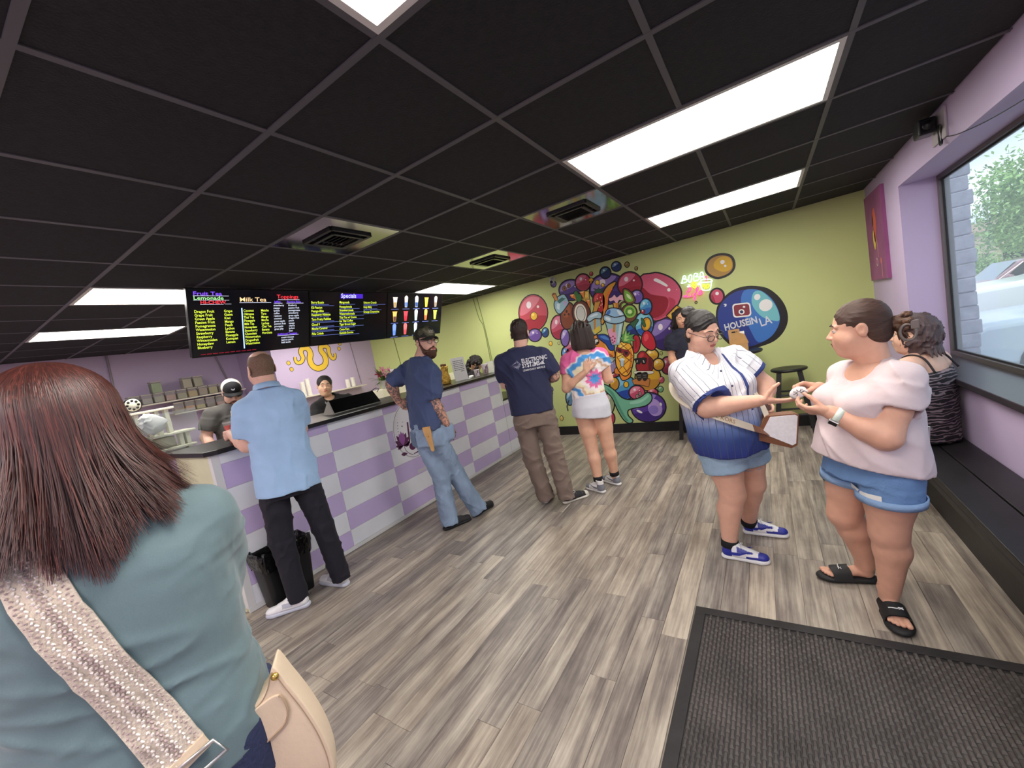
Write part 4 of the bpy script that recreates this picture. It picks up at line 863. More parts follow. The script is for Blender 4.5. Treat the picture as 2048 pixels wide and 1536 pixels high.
def catmull_open(pts, sub=4):
    P = [pts[0]] + list(pts) + [pts[-1]]; out = []
    for i in range(1, len(P) - 2):
        p0, p1, p2, p3 = P[i - 1], P[i], P[i + 1], P[i + 2]
        for k in range(sub):
            t = k / sub
            out.append(tuple(0.5 * (2 * p1[j] + (p2[j] - p0[j]) * t + (2 * p0[j] - 5 * p1[j] + 4 * p2[j] - p3[j]) * t * t + (3 * p1[j] - p0[j] - 3 * p2[j] + p3[j]) * t ** 3) for j in range(len(p1))))
    out.append(tuple(pts[-1])); return out
def grow(poly, w):
    n = len(poly); a = sum(poly[i][0] * poly[(i + 1) % n][1] - poly[(i + 1) % n][0] * poly[i][1] for i in range(n)); s = 1 if a > 0 else -1
    out = []
    for i in range(n):
        x0, y0 = poly[i - 1]; x1, y1 = poly[(i + 1) % n]; dx, dy = x1 - x0, y1 - y0; l = math.hypot(dx, dy) or 1
        out.append((poly[i][0] + s * dy / l * w, poly[i][1] - s * dx / l * w))
    return out
M_INKK = mat('mural_black', (24, 20, 24), 0.5)
def paint(c): return mat('mural_%d_%d_%d' % tuple(c), c, 0.5)
mural = thing('wall_mural', 'huge painted mural of fruit, drink cups and shiny bubbles on the green wall', 'mural', (-1.7, WY, 1.2))
def ellipse_pts(e, n=26): return [(e[0] + e[2] * math.cos(a) + e[4] * math.sin(a), e[1] + e[3] * math.cos(a) + e[5] * math.sin(a)) for a in np.linspace(0, 2 * math.pi, n, endpoint=False)]
for order, ow, base, light, dark, spots, e in BUBBLES:
    at_ = lambda x, y: (e[0] + e[2] * x + e[4] * y, e[1] + e[3] * x + e[5] * y)
    cs = lambda r, a0, a1: [at_(r * math.cos(math.radians(a)), r * math.sin(math.radians(a))) for a in np.linspace(a0, a1, 9)]
    ps = [(base, e, 2)]
    if dark: ps.append((dark, cs(.97, 10, 150) + [at_(-.3, .35), at_(.35, .15)], 1))
    ps.append((light, cs(.92, 170, 300) + [at_(.1, -.35), at_(-.5, .05)], 1))
    if spots: ps.append(((232, 222, 226), at_(-.3, -.45) + tuple(v * f for v, f in zip(e[2:], (.17, .17, .2, .2))), 2))
    if spots > 1: ps.append(((232, 222, 226), at_(.35, -.35) + tuple(v * .08 for v in e[2:]), 2))
    MURAL.append(('painted_bubble', order, ow, ps))
for name, order, ow, parts in MURAL:
    b = MB(); ms = []; d = 0.0004 + order * 0.0007
    MW = basis((0, WY - d, 0), (1, 0, 0), (0, 0, 1), (0, -1, 0))
    for k, (c, pts, sm) in enumerate(parts):
        P = [(x / 1000.0, z / 1000.0) for x, z in (ellipse_pts(pts) if sm == 2 else pts)]
        if sm == 1: P = catmull(P, 3 if len(P) > 8 else 4)
        if k == 0 and ow > 0:
            b.cur = len(ms); ms.append(M_INKK); b.prism(grow(P, ow / 1000.0), 0.0002, MW)
        b.cur = len(ms); ms.append(paint(c)); b.prism(P, 0.0001, MW @ T(0, 0, 0.0002 + k * 0.0001))
    b.build(name, ms, mural)
def wall_text(s, a, b_, size, name, d, m, bold=0.02, sx=1.0):
    ang = math.degrees(math.atan2(b_[1] - a[1], b_[0] - a[0]))
    t = MB(); t.add(*text_mesh(s, size, basis((a[0], WY - d, a[1]), (1, 0, 0), (0, 0, 1), (0, -1, 0)) @ RZ(ang), 0.0002, bold, sx)); t.build(name, m, mural)
M_CHALK = mat('mural_lettering_white', (206, 210, 214), 0.5)
wall_text('HOUSEiN', (-0.815, 1.249), (-0.465, 1.283), 0.112, 'painted_lettering', 0.0036, M_CHALK, 0.03, 0.76)
wall_text('LA', (-0.437, 1.232), (-0.344, 1.249), 0.14, 'painted_lettering', 0.0036, M_CHALK, 0.012, 0.76)
# yellow tentacle emblem on the lavender wall
tent = thing('tentacle_emblem', 'yellow outlined tentacle emblem painted on the lavender wall', 'mural', (WB, 2.2, 1.9))
M_TY = mat('emblem_yellow', (222, 184, 62), 0.5)
P = catmull_open([(y / 1000.0, z / 1000.0) for y, z in TENTACLE], 4); n = len(P)
def ribbon(w0, w1, d, m, name):
    b = MB(); L = []; R = []
    for i, p in enumerate(P):
        q0, q1 = P[max(0, i - 1)], P[min(n - 1, i + 1)]; dx, dy = q1[0] - q0[0], q1[1] - q0[1]; l = math.hypot(dx, dy) or 1
        t = 1 - abs(2 * i / (n - 1) - 1); w = w0 + (w1 - w0) * min(1, t * 1.3)
        L.append((p[0] - dy / l * w, p[1] + dx / l * w)); R.append((p[0] + dy / l * w, p[1] - dx / l * w))
    rows = [[(WB + d, a[0], a[1]), (WB + d, c[0], c[1])] for a, c in zip(L, R)]
    b.grid(rows); b.build(name, m, tent)
ribbon(0.032, 0.060, 0.0008, M_INKK, 'outline'); ribbon(0.020, 0.048, 0.0014, M_TY, 'tentacle')
for y, z in TENTACLE_DOTS:
    b = MB(); b.cur = 0; b.prism(ell(.036, .04, 16, y / 1000, z / 1000), .0004, basis((WB + .0004, 0, 0), (0, 1, 0), (0, 0, 1), (1, 0, 0)))
    b.cur = 1; b.prism(ell(.028, .032, 16, y / 1000, z / 1000), .0004, basis((WB + .001, 0, 0), (0, 1, 0), (0, 0, 1), (1, 0, 0)))
    b.build('painted_dot', [M_INKK, M_TY], tent)
# neon sign
neon = thing('neon_sign', 'lit neon sign reading BOBA is Life with a small cup', 'neon sign', (-1.15, WY, 2.0))
NC = {'w': em('neon_white', (214, 246, 255), 1.1), 'y': em('neon_yellow', (250, 236, 60), .9), 'p': em('neon_pink', (255, 70, 140), 1.0)}
for k, pts in NEON.items():
    c = 'p' if k in ('L', 'i', 'f', 'e', 'straw') else 'y' if k in ('is', 'p1', 'p2', 'p3') else 'w'
    b = MB(); b.tube([(x, WY - 0.03, z) for x, z in catmull_open([(x / 1000.0, z / 1000.0) for x, z in pts], 4)], 0.0062, 6)
    b.build('neon_tube', NC[c], neon, True)
b = MB()
for x, z in ((-1.36, 2.12), (-1.1, 2.1), (-1.3, 1.87)): b.cyl((x, WY, z), (x, WY - 0.03, z), .003, n=6)
b.build('standoffs', mat('clear_peg', (200, 205, 205), .3), neon)
# ================================================================ soft-body modelling: a small distance-field sculptor
f32 = np.float32
class Field:
    """distance field on a grid; shapes blend smoothly; mesh() returns one continuous surface (surface nets)"""
    def __init__(s, lo, hi, h):
        s.lo = np.array(lo, float) - 2.5 * h; s.h = h
        s.n = np.ceil((np.array(hi, float) + 2.5 * h - s.lo) / h).astype(int) + 1
        s.f = np.full(tuple(s.n), 0.5, f32)
    def _win(s, c0, c1, m):
        a = np.maximum(0, np.floor((np.minimum(c0, c1) - m - s.lo) / s.h).astype(int)); b = np.minimum(s.n, np.ceil((np.maximum(c0, c1) + m - s.lo) / s.h).astype(int) + 1)
        if np.any(b <= a): return None, None
        sl = tuple(slice(int(a[i]), int(b[i])) for i in range(3))
        ax = [(s.lo[i] + s.h * np.arange(a[i], b[i])).astype(f32) for i in range(3)]
        return sl, np.meshgrid(*ax, indexing='ij', sparse=True)
    def _mix(s, sl, d, k, op):
        f = s.f[sl]
        if op == 'add':
            if k > 0:
                q = np.maximum(k - np.abs(f - d), 0) / k; s.f[sl] = np.minimum(f, d) - q * q * k * 0.25
            else: s.f[sl] = np.minimum(f, d)
        else:
            d = -d
            if k > 0:
                q = np.maximum(k - np.abs(f - d), 0) / k; s.f[sl] = np.maximum(f, d) + q * q * k * 0.25
            else: s.f[sl] = np.maximum(f, d)
    def cone(s, a, b, r0, r1=None, k=0.02, flat=None, op='add'):
        """tapered capsule; flat=(direction, factor) squashes it across that direction"""
        a = np.array(a, float); b = np.array(b, float); r1 = r0 if r1 is None else r1
        sl, g = s._win(a, b, max(r0, r1) * (1 / flat[1] if flat and flat[1] < 1 else 1) + k + 2 * s.h)
        if sl is None: return s
        p = [g[i] - f32(a[i]) for i in range(3)]; ba = b - a
        sc = 1.0
        if flat is not None:
            n = np.array(flat[0], float); n /= np.linalg.norm(n); e = 1 / flat[1] - 1
            dn = p[0] * f32(n[0]) + p[1] * f32(n[1]) + p[2] * f32(n[2]); p = [p[i] + dn * f32(n[i] * e) for i in range(3)]
            ba = ba + n * (ba @ n) * e; sc = min(1.0, flat[1]) if flat[1] < 1 else 1.0
        L2 = float(ba @ ba) or 1e-9
        t = np.clip((p[0] * f32(ba[0]) + p[1] * f32(ba[1]) + p[2] * f32(ba[2])) / f32(L2), 0, 1)
        d = np.sqrt((p[0] - t * f32(ba[0])) ** 2 + (p[1] - t * f32(ba[1])) ** 2 + (p[2] - t * f32(ba[2])) ** 2) - (f32(r0) + t * f32(r1 - r0))
        s._mix(sl, d * f32(0.5 + 0.5 * sc), k, op); return s
    def chain(s, pts, rs, k=0.02, flat=None):
        for i in range(len(pts) - 1): s.cone(pts[i], pts[i + 1], rs[i], rs[i + 1], k, flat)
        return s
    def ell(s, c, r, R=None, k=0.02, op='add'):
        """ellipsoid; R: 3 axis rows"""
        c = np.array(c, float); r = np.array(r, float)
        sl, g = s._win(c, c, r.max() + k + 2 * s.h)
        if sl is None: return s
        p = [g[i] - f32(c[i]) for i in range(3)]
        if R is not None: p = [p[0] * f32(R[i][0]) + p[1] * f32(R[i][1]) + p[2] * f32(R[i][2]) for i in range(3)]
        k0 = np.sqrt((p[0] / f32(r[0])) ** 2 + (p[1] / f32(r[1])) ** 2 + (p[2] / f32(r[2])) ** 2)
        k1 = np.sqrt((p[0] / f32(r[0] ** 2)) ** 2 + (p[1] / f32(r[1] ** 2)) ** 2 + (p[2] / f32(r[2] ** 2)) ** 2) + f32(1e-6)
        s._mix(sl, k0 * (k0 - 1) / k1, k, op); return s
    def loft(s, P, Q, side, prof, k=0.02, op='add', power=2.3):
        """body of elliptical sections from P to Q. prof: (t, half width, half depth, forward offset, side offset); side = local right; forward = up x right"""
        P = np.array(P, float); Q = np.array(Q, float); ax = Q - P; L = np.linalg.norm(ax); ax /= L
        sd = np.array(side, float); sd -= ax * (sd @ ax); sd /= np.linalg.norm(sd); fw = np.cross(ax, sd)
        pr = np.array([tuple(q) + (0,) * (5 - len(q)) for q in prof], float)
        m = (pr[:, 1:3].max() + np.abs(pr[:, 3:]).max()) + k + 2 * s.h
        sl, g = s._win(P + ax * L * pr[0, 0], P + ax * L * pr[-1, 0], m)
        if sl is None: return s
        p = [g[i] - f32(P[i]) for i in range(3)]
        dot = lambda v: p[0] * f32(v[0]) + p[1] * f32(v[1]) + p[2] * f32(v[2])
        t = dot(ax) / f32(L); tc = np.clip(t, pr[0, 0], pr[-1, 0])
        # smooth interpolation of the profile
        ts = np.linspace(pr[0, 0], pr[-1, 0], 160); w = []
        for j in range(1, 5):
            y = np.interp(ts, pr[:, 0], pr[:, j]); ker = np.hanning(17); ker /= ker.sum(); y = np.convolve(np.pad(y, 8, 'edge'), ker, 'valid'); w.append(y.astype(f32))
        ix = ((tc - pr[0, 0]) / (pr[-1, 0] - pr[0, 0]) * 159); i0 = np.clip(ix.astype(int), 0, 158); fr = (ix - i0).astype(f32)
        W, D, F, S = (a[i0] * (1 - fr) + a[i0 + 1] * fr for a in w)
        x = np.abs((dot(sd) - S) / W); y = np.abs((dot(fw) - F) / D)
        rr = (x ** f32(power) + y ** f32(power)) ** f32(1 / power)
        d = (rr - 1) * np.minimum(W, D) * f32(0.9)
        e = np.maximum(t - f32(pr[-1, 0]), f32(pr[0, 0]) - t) * f32(L)
        s._mix(sl, np.maximum(d, e), k, op); return s
    def clip(s, c, n, k=0.0):
        """keep the side the normal points away from"""
        n = np.array(n, float); n /= np.linalg.norm(n)
        g = np.meshgrid(*[(s.lo[i] + s.h * np.arange(s.n[i]) - c[i]).astype(f32) for i in range(3)], indexing='ij', sparse=True)
        d = g[0] * f32(n[0]) + g[1] * f32(n[1]) + g[2] * f32(n[2])
        if k > 0:
            q = np.maximum(k - np.abs(s.f - d), 0) / k; s.f = np.maximum(s.f, d) + q * q * k * 0.25
        else: s.f = np.maximum(s.f, d)
        return s
    def wrinkle(s, amp, freq, seed=0, stretch=(1, 1, 1)):
        rg = np.random.RandomState(seed)
        g = np.meshgrid(*[(s.lo[i] + s.h * np.arange(s.n[i])).astype(f32) * f32(freq * stretch[i]) for i in range(3)], indexing='ij', sparse=True)
        w = 0
        for q in range(3):
            v = rg.normal(size=3); v /= np.linalg.norm(v); u = rg.normal(size=3) * .7; u2 = rg.normal(size=3) * 1.7
            ph = np.sin(g[0] * f32(u[0]) + g[1] * f32(u[1]) + g[2] * f32(u[2]) + f32(q * 1.7)) * f32(1.8) + np.sin(g[0] * f32(u2[0]) + g[1] * f32(u2[1]) + g[2] * f32(u2[2])) * f32(.6)
            r = f32(1) - np.abs(np.sin((g[0] * f32(v[0]) + g[1] * f32(v[1]) + g[2] * f32(v[2])) * f32(.5 + .3 * q) + ph + f32(rg.uniform(0, 6))))
            gate = f32(.5) + f32(.5) * np.sin(g[0] * f32(u[1] * .6) + g[1] * f32(u[2] * .6) + g[2] * f32(u[0] * .6) + f32(q * 2.1))
            w = w - r * r * gate + f32(.2)
        s.f += f32(amp) * w; return s
    def mesh(s):
        f = s.f; sg = f < 0
        c = np.zeros(tuple(np.array(f.shape) - 1), np.uint8)
        for i in (0, 1):
            for j in (0, 1):
                for k in (0, 1): c += sg[i:f.shape[0] - 1 + i, j:f.shape[1] - 1 + j, k:f.shape[2] - 1 + k]
        act = np.argwhere((c > 0) & (c < 8))
        if len(act) == 0: return np.zeros((0, 3)), np.zeros((0, 4), int)
        idx = np.full(c.shape, -1, np.int32); idx[act[:, 0], act[:, 1], act[:, 2]] = np.arange(len(act))
        acc = np.zeros((len(act), 3)); cnt = np.zeros(len(act))
        corners = [(i, j, k) for i in (0, 1) for j in (0, 1) for k in (0, 1)]
        val = {q: f[act[:, 0] + q[0], act[:, 1] + q[1], act[:, 2] + q[2]] for q in corners}
        for a in corners:
            for d in range(3):
                if a[d]: continue
                b = list(a); b[d] = 1; b = tuple(b); va, vb = val[a], val[b]; x = (va < 0) != (vb < 0)
                t = np.where(x, va / np.where(x, va - vb, 1), 0); p = np.tile(np.array(a, float), (len(act), 1)); p[:, d] += t
                acc[x] += p[x]; cnt[x] += 1
        V = s.lo + (act + acc / cnt[:, None]) * s.h
        F = []
        for d in range(3):
            e1, e2 = (d + 1) % 3, (d + 2) % 3
            sh = [slice(None)] * 3; sh2 = [slice(None)] * 3; sh[d] = slice(0, -1); sh2[d] = slice(1, None)
            A, B = sg[tuple(sh)], sg[tuple(sh2)]; ed = np.argwhere(A != B)
            ok = (ed[:, e1] > 0) & (ed[:, e2] > 0) & (ed[:, e1] < f.shape[e1] - 1) & (ed[:, e2] < f.shape[e2] - 1); ed = ed[ok]
            if len(ed) == 0: continue
            ins = A[ed[:, 0], ed[:, 1], ed[:, 2]]
            def cell(o1, o2):
                q = ed.copy(); q[:, e1] -= o1; q[:, e2] -= o2; return idx[q[:, 0], q[:, 1], q[:, 2]]
            q = np.stack([cell(1, 1), cell(0, 1), cell(0, 0), cell(1, 0)], 1); q[~ins] = q[~ins][:, ::-1]; F.append(q)
        return V, np.concatenate(F)

def soft_obj(name, pieces, mats_, parent, attr=None, smooth_iter=0, bake=None):
    """pieces: list of (V, F, material index); one mesh object. attr: dict name -> function(V) giving n x 3 values"""
    off = parent_world(parent); Vs = []; Fs = []; Ms = []; o = 0
    for V, F, mi in pieces:
        Vs.append(np.asarray(V, float)); Fs.append(np.asarray(F) + o); Ms.append(np.broadcast_to(np.asarray(mi), (len(F),))); o += len(V)
    V = np.concatenate(Vs); quads = np.concatenate(Fs); Ms = np.concatenate(Ms)
    me = bpy.data.meshes.new(name)
    me.vertices.add(len(V)); me.loops.add(len(quads) * 4); me.polygons.add(len(quads))
    me.vertices.foreach_set('co', (V - np.array(off)).astype(f32).ravel()); me.loops.foreach_set('vertex_index', quads.ravel().astype(np.int32))
    me.polygons.foreach_set('loop_start', np.arange(0, len(quads) * 4, 4, dtype=np.int32)); me.polygons.foreach_set('loop_total', np.full(len(quads), 4, np.int32))
    for m in (mats_ if isinstance(mats_, (list, tuple)) else [mats_]): me.materials.append(m)
    me.polygons.foreach_set('material_index', Ms.astype(np.int32)); me.polygons.foreach_set('use_smooth', np.ones(len(quads), bool))
    me.update(calc_edges=True)
    if attr:
        for an, fn in attr.items():
            a = me.attributes.new(an, 'FLOAT_VECTOR', 'POINT'); a.data.foreach_set('vector', np.asarray(fn(V), f32).ravel())
    return link(name, me, parent)

def ball_piece(c, r, n=12, mi=0):
    b = MB(); b.ball(c, r, n); V = np.array([tuple(v) for v in b.v]); return V, np.array(b.f), mi

def nrm_(v):
    v = np.array(v, float); return v / (np.linalg.norm(v) or 1)
def frame(fwd, up=(0, 0, 1)):
    """rows: right, forward, up"""
    y = nrm_(fwd); x = nrm_(np.cross(y, nrm_(up))); z = np.cross(x, y); return np.array([x, y, z])
# ================================================================ people
def skin_mat(name, c, blotch=0.05):
    return mat(name, c, 0.5, sss=0.08, vary=(25, blotch), bump=(180, 0.08))
M_EYEW = mat('eye_white', (226, 220, 214), 0.25); M_IRIS = mat('dark_iris', (44, 30, 24), 0.2)
A = lambda *v: np.array(v, float)

def hair_mat(name, c, c2=None, scale=(90, 90, 3), rough=0.5, bumpy=0.6):
    """strands: streaky noise stretched along the strand direction stored as 'flow' (u across, v along)"""
    if name in MATS: return MATS[name]
    m = bpy.data.materials.new(name); m.use_nodes = True; nt = m.node_tree; b = nt.nodes['Principled BSDF']
    tc = nt.nodes.new('ShaderNodeAttribute'); tc.attribute_name = 'flow'; mp = nt.nodes.new('ShaderNodeMapping'); mp.inputs['Scale'].default_value = scale
    n = nt.nodes.new('ShaderNodeTexNoise'); n.inputs['Scale'].default_value = 1.0; n.inputs['Detail'].default_value = 4
    nt.links.new(tc.outputs['Vector'], mp.inputs['Vector']); nt.links.new(mp.outputs[0], n.inputs['Vector'])
    r = nt.nodes.new('ShaderNodeValToRGB'); r.color_ramp.elements[0].position = .32; r.color_ramp.elements[1].position = .72
    r.color_ramp.elements[0].color = lin(c); r.color_ramp.elements[1].color = lin(c2 or tuple(min(255, v * 1.6 + 12) for v in c))
    nt.links.new(n.outputs['Fac'], r.inputs['Fac']); nt.links.new(r.outputs['Color'], b.inputs['Base Color'])
    bp = nt.nodes.new('ShaderNodeBump'); bp.inputs['Strength'].default_value = bumpy; bp.inputs['Distance'].default_value = .004
    nt.links.new(n.outputs['Fac'], bp.inputs['Height']); nt.links.new(bp.outputs['Normal'], b.inputs['Normal'])
    b.inputs['Roughness'].default_value = rough; MATS[name] = m; return m

def flow_attr(c, axis, ref):
    """u = angle about the axis, v = distance along it, for strand direction"""
    ax = nrm_(axis); rx = nrm_(np.cross(ax, ref)); ry = np.cross(ax, rx)
    def fn(V):
        p = V - c; a = np.arctan2(p @ rx, p @ ry); return np.stack([np.cos(a) , np.sin(a), p @ ax], 1)
    return {'flow': fn}

def cloth_mat(name, c, bump=(14, 0.35), rough=0.8, weave=True, vary=0.06):
    if name in MATS: return MATS[name]
    m = mat(name, c, rough, bump=bump, vary=(9, vary), sheen=0.03); return m

def head_mesh(c, fwd, up, s=1.0, h=0.0042, neck=None, nr=0.055, fat=0.0, face=True, ears=True, scalp=None, lipc=True, smile=0.0, k_chin=0.0, lid=.0035, look=0.0, brow=.007):
    """one continuous head with brow, nose, lips, ears and neck. c = point between the eyes' level and skull centre. pieces use slots 0 skin 1 eye white 2 iris 3 brow/hair 4 lips 5 stubble"""
    R = frame(fwd, up); c = A(*c); L = lambda x, y, z: c + (R[0] * x + R[1] * y + R[2] * z) * s
    lo = c - .19 * s; hi = c + .19 * s
    if neck is not None: lo = np.minimum(lo, A(*neck) - nr); hi = np.maximum(hi, A(*neck) + nr)
    F = Field(lo, hi, h); q = lambda *r: tuple(v * s for v in r)
    F.ell(L(0, -.012, .035), q(.076, .096, .083), R, .0); F.ell(L(0, .022, -.015), q(.066, .070, .088), R, .03 * s)
    F.ell(L(0, .040, -.060), q(.050 + fat * .6, .048, .052), R, .03 * s); F.ell(L(0, .066, -.096 - k_chin), q(.026 + fat * .4, .022, .020), R, .03 * s)
    if fat: 
        for x in (-1, 1): F.ell(L(x * .044, .040, -.05), q(.026 + fat, .034, .036), R, .03 * s)
        F.ell(L(0, .03, -.105), q(.05 + fat, .045, .03), R, .03 * s)
    if face:
        for x in (-1, 1):
            F.ell(L(x * .036, .066, -.030), q(.022, .022, .022), R, .025 * s)      # cheekbone
            F.cone(L(x * .014, .092, .020), L(x * .048, .078, .020), brow * s, brow * .85 * s, .014 * s)   # brow ridge
            F.ell(L(x * .032, .104, .001), q(.0165, .018, .011), R, .008 * s, 'sub')   # socket
        F.cone(L(0, .088, .010), L(0, .107, -.026), .0075 * s, .0105 * s, .010 * s)
        F.ell(L(0, .111, -.030), q(.0105, .0100, .0085), R, .008 * s)
        for x in (-1, 1): F.ell(L(x * .012, .101, -.033), q(.008, .010, .0065), R, .006 * s)
        F.ell(L(0, .090, -.062), q(.026, .012, .018), R, .02 * s)
        for x in (-1, 1): F.cone(L(x * .001, .1025, -.0585 + 0), L(x * .021, .093, -.0615 + smile), .0045 * s, .0022 * s, .004 * s)
        F.cone(L(-.018, .096, -.0715 + smile * .5), L(.018, .096, -.0715 + smile * .5), .0045 * s, .0045 * s, .005 * s)
        F.cone(L(-.020, .1015, -.0655 + smile), L(.020, .1015, -.0655 + smile), .0012 * s, .0012 * s, .002 * s, op='sub')
    if ears:
        for x in (-1, 1):
            F.ell(L(x * .080, -.012, -.006), q(.008, .020, .031), R, .008 * s); F.ell(L(x * .0875, -.006, -.002), q(.006, .011, .018), R, .004 * s, 'sub')
    if neck is not None: F.cone(L(0, -.025, -.05), neck, nr * .95, nr, .03)
    V, Q = F.mesh(); loc = (V - c) @ R.T / s
    fc = loc[Q].mean(1); mi = np.zeros(len(Q), int)
    if scalp is not None: mi[scalp(fc)] = 5
    if face and lipc:
        lip = (np.abs(fc[:, 0]) < .021) & (np.abs(fc[:, 2] + .065 - smile * .6) < .0105 - np.abs(fc[:, 0]) * .22) & (fc[:, 1] > .085); mi[lip] = 4
    out = [(V, Q, mi)]
    if face:
        for x in (-1, 1):
            ec = L(x * .032, .0805, .001); out.append(ball_piece(ec, .0125 * s, 14, 1)); out.append(ball_piece(L(x * .032, .0872, .001 - look), .0064 * s, 10, 2))
            bV, bF, _ = ball_piece(ec, .0136 * s, 20, 0); lz = (bV - ec) @ R[2] / s; fz = lz[bF].mean(1); out.append((bV, bF[(fz > lid) | (fz < -.0052)], 0))
            b = MB(); b.tube([ec + (R[0] * math.sin(a) * .0135 + R[1] * math.cos(a) * .0135 + R[2] * (lid + .0006 - .0012 * abs(a))) * s for a in np.linspace(-.95, .95, 7)], .0009 * s, 5); out.append((np.array([tuple(v) for v in b.v]), quadify(b.f), 3))
            pts = [L(x * (.014 + a * .036), .1005 - a * .015, (.0255, .0285, .0275, .0225)[int(a * 3 + .1)]) for a in (0, .33, .66, 1)]
            b = MB(); b.tube(pts, [.0022 * s, .0030 * s, .0025 * s, .0010 * s], 6); out.append((np.array([tuple(v) for v in b.v]), quadify(b.f), 3))
    return out, L, R
def quadify(fs):
    out = []
    for f in fs:
        f = list(f)
        if len(f) == 4: out.append(f)
        else:
            for i in range(1, len(f) - 1, 2): out.append([f[0], f[i], f[min(i + 1, len(f) - 1)], f[min(i + 2, len(f) - 1)]])
    return np.array([q for q in out if len(set(q)) >= 3])

def hand_mesh(w, d, n, side, curl=(.3, .35, .4, .45), spread=.12, thumb=(.7, .5, .35), s=1.0, h=.0034, arm=None, ar=.026):
    """palm and five separate fingers. d = finger direction, n = way the palm faces, side +1 right hand"""
    d = nrm_(d); n = nrm_(n - d * (A(*n) @ d)); t = side * np.cross(d, n); w = A(*w)
    F = Field(w - .21 * s, w + .21 * s, h); P = lambda a, b, c: w + (d * a + t * b + n * c) * s
    kn = [(.088, .030), (.093, .010), (.088, -.010), (.079, -.028)]; ln = [.070, .078, .072, .056]; rr = [.0088, .009, .0086, .0076]
    for (a, b) in kn: F.cone(P(.01, b * .55, 0), P(a, b, 0), .0135 * s, .0105 * s, .012 * s, (n, .95))
    F.cone(P(.015, .02, .004), P(.05, .025, .006), .014 * s, .013 * s, .015 * s)
    if arm is not None: F.cone(w + (A(*arm) - w) * min(1, .09 / np.linalg.norm(A(*arm) - w)), P(.012, 0, 0), ar, .024 * s, .02 * s, (n, .85))
    for i, (a, b) in enumerate(kn):
        p = P(a, b, 0); ang = curl[i] * .8; sp = (1.5 - i) * spread
        for j, (f, rf) in enumerate(((.46, .96), (.30, .88), (.24, .78))):
            dr = nrm_(d * math.cos(ang) + n * math.sin(ang) + t * sp * math.cos(ang)); q = p + dr * ln[i] * f * s
            F.cone(p, q, rr[i] * (1.0, .94, .86)[j] * s, rr[i] * rf * s, .003 * s); p = q; ang += curl[i] * (1.15 if j == 0 else .8)
    p = P(.022, .026, .004); dv = nrm_(d * thumb[0] + t * thumb[1] + n * thumb[2])
    for j, (l, r0, r1) in enumerate(((.044, .0135, .0112), (.034, .0108, .0098), (.028, .0096, .0078))):
        q = p + dv * l * s; F.cone(p, q, r0 * s, r1 * s, .006 * s); p = q; dv = nrm_(dv + d * .22)
    return F.mesh()

def limb(F, a, b, c, r, k=.02, bulge=None):
    """two-bone limb; r = (top, above joint, joint, mid, end); bulge: direction of the calf / forearm belly"""
    a, b, c = A(*a), A(*b), A(*c)
    F.cone(a, a + (b - a) * .55, r[0], (r[0] + r[1]) / 2, k); F.cone(a + (b - a) * .5, b, (r[0] + r[1]) / 2, r[1], k)
    m = b + (c - b) * .30
    if bulge is not None: m = m + A(*bulge)
    F.cone(b, m, r[2], r[3], k); F.cone(m, c, r[3], r[4], k)

def lace_bars(b, pts, r): 
    for a, c in pts: b.tube([a, (A(*a) + A(*c)) / 2 + A(0, 0, .004), c], r, 5)

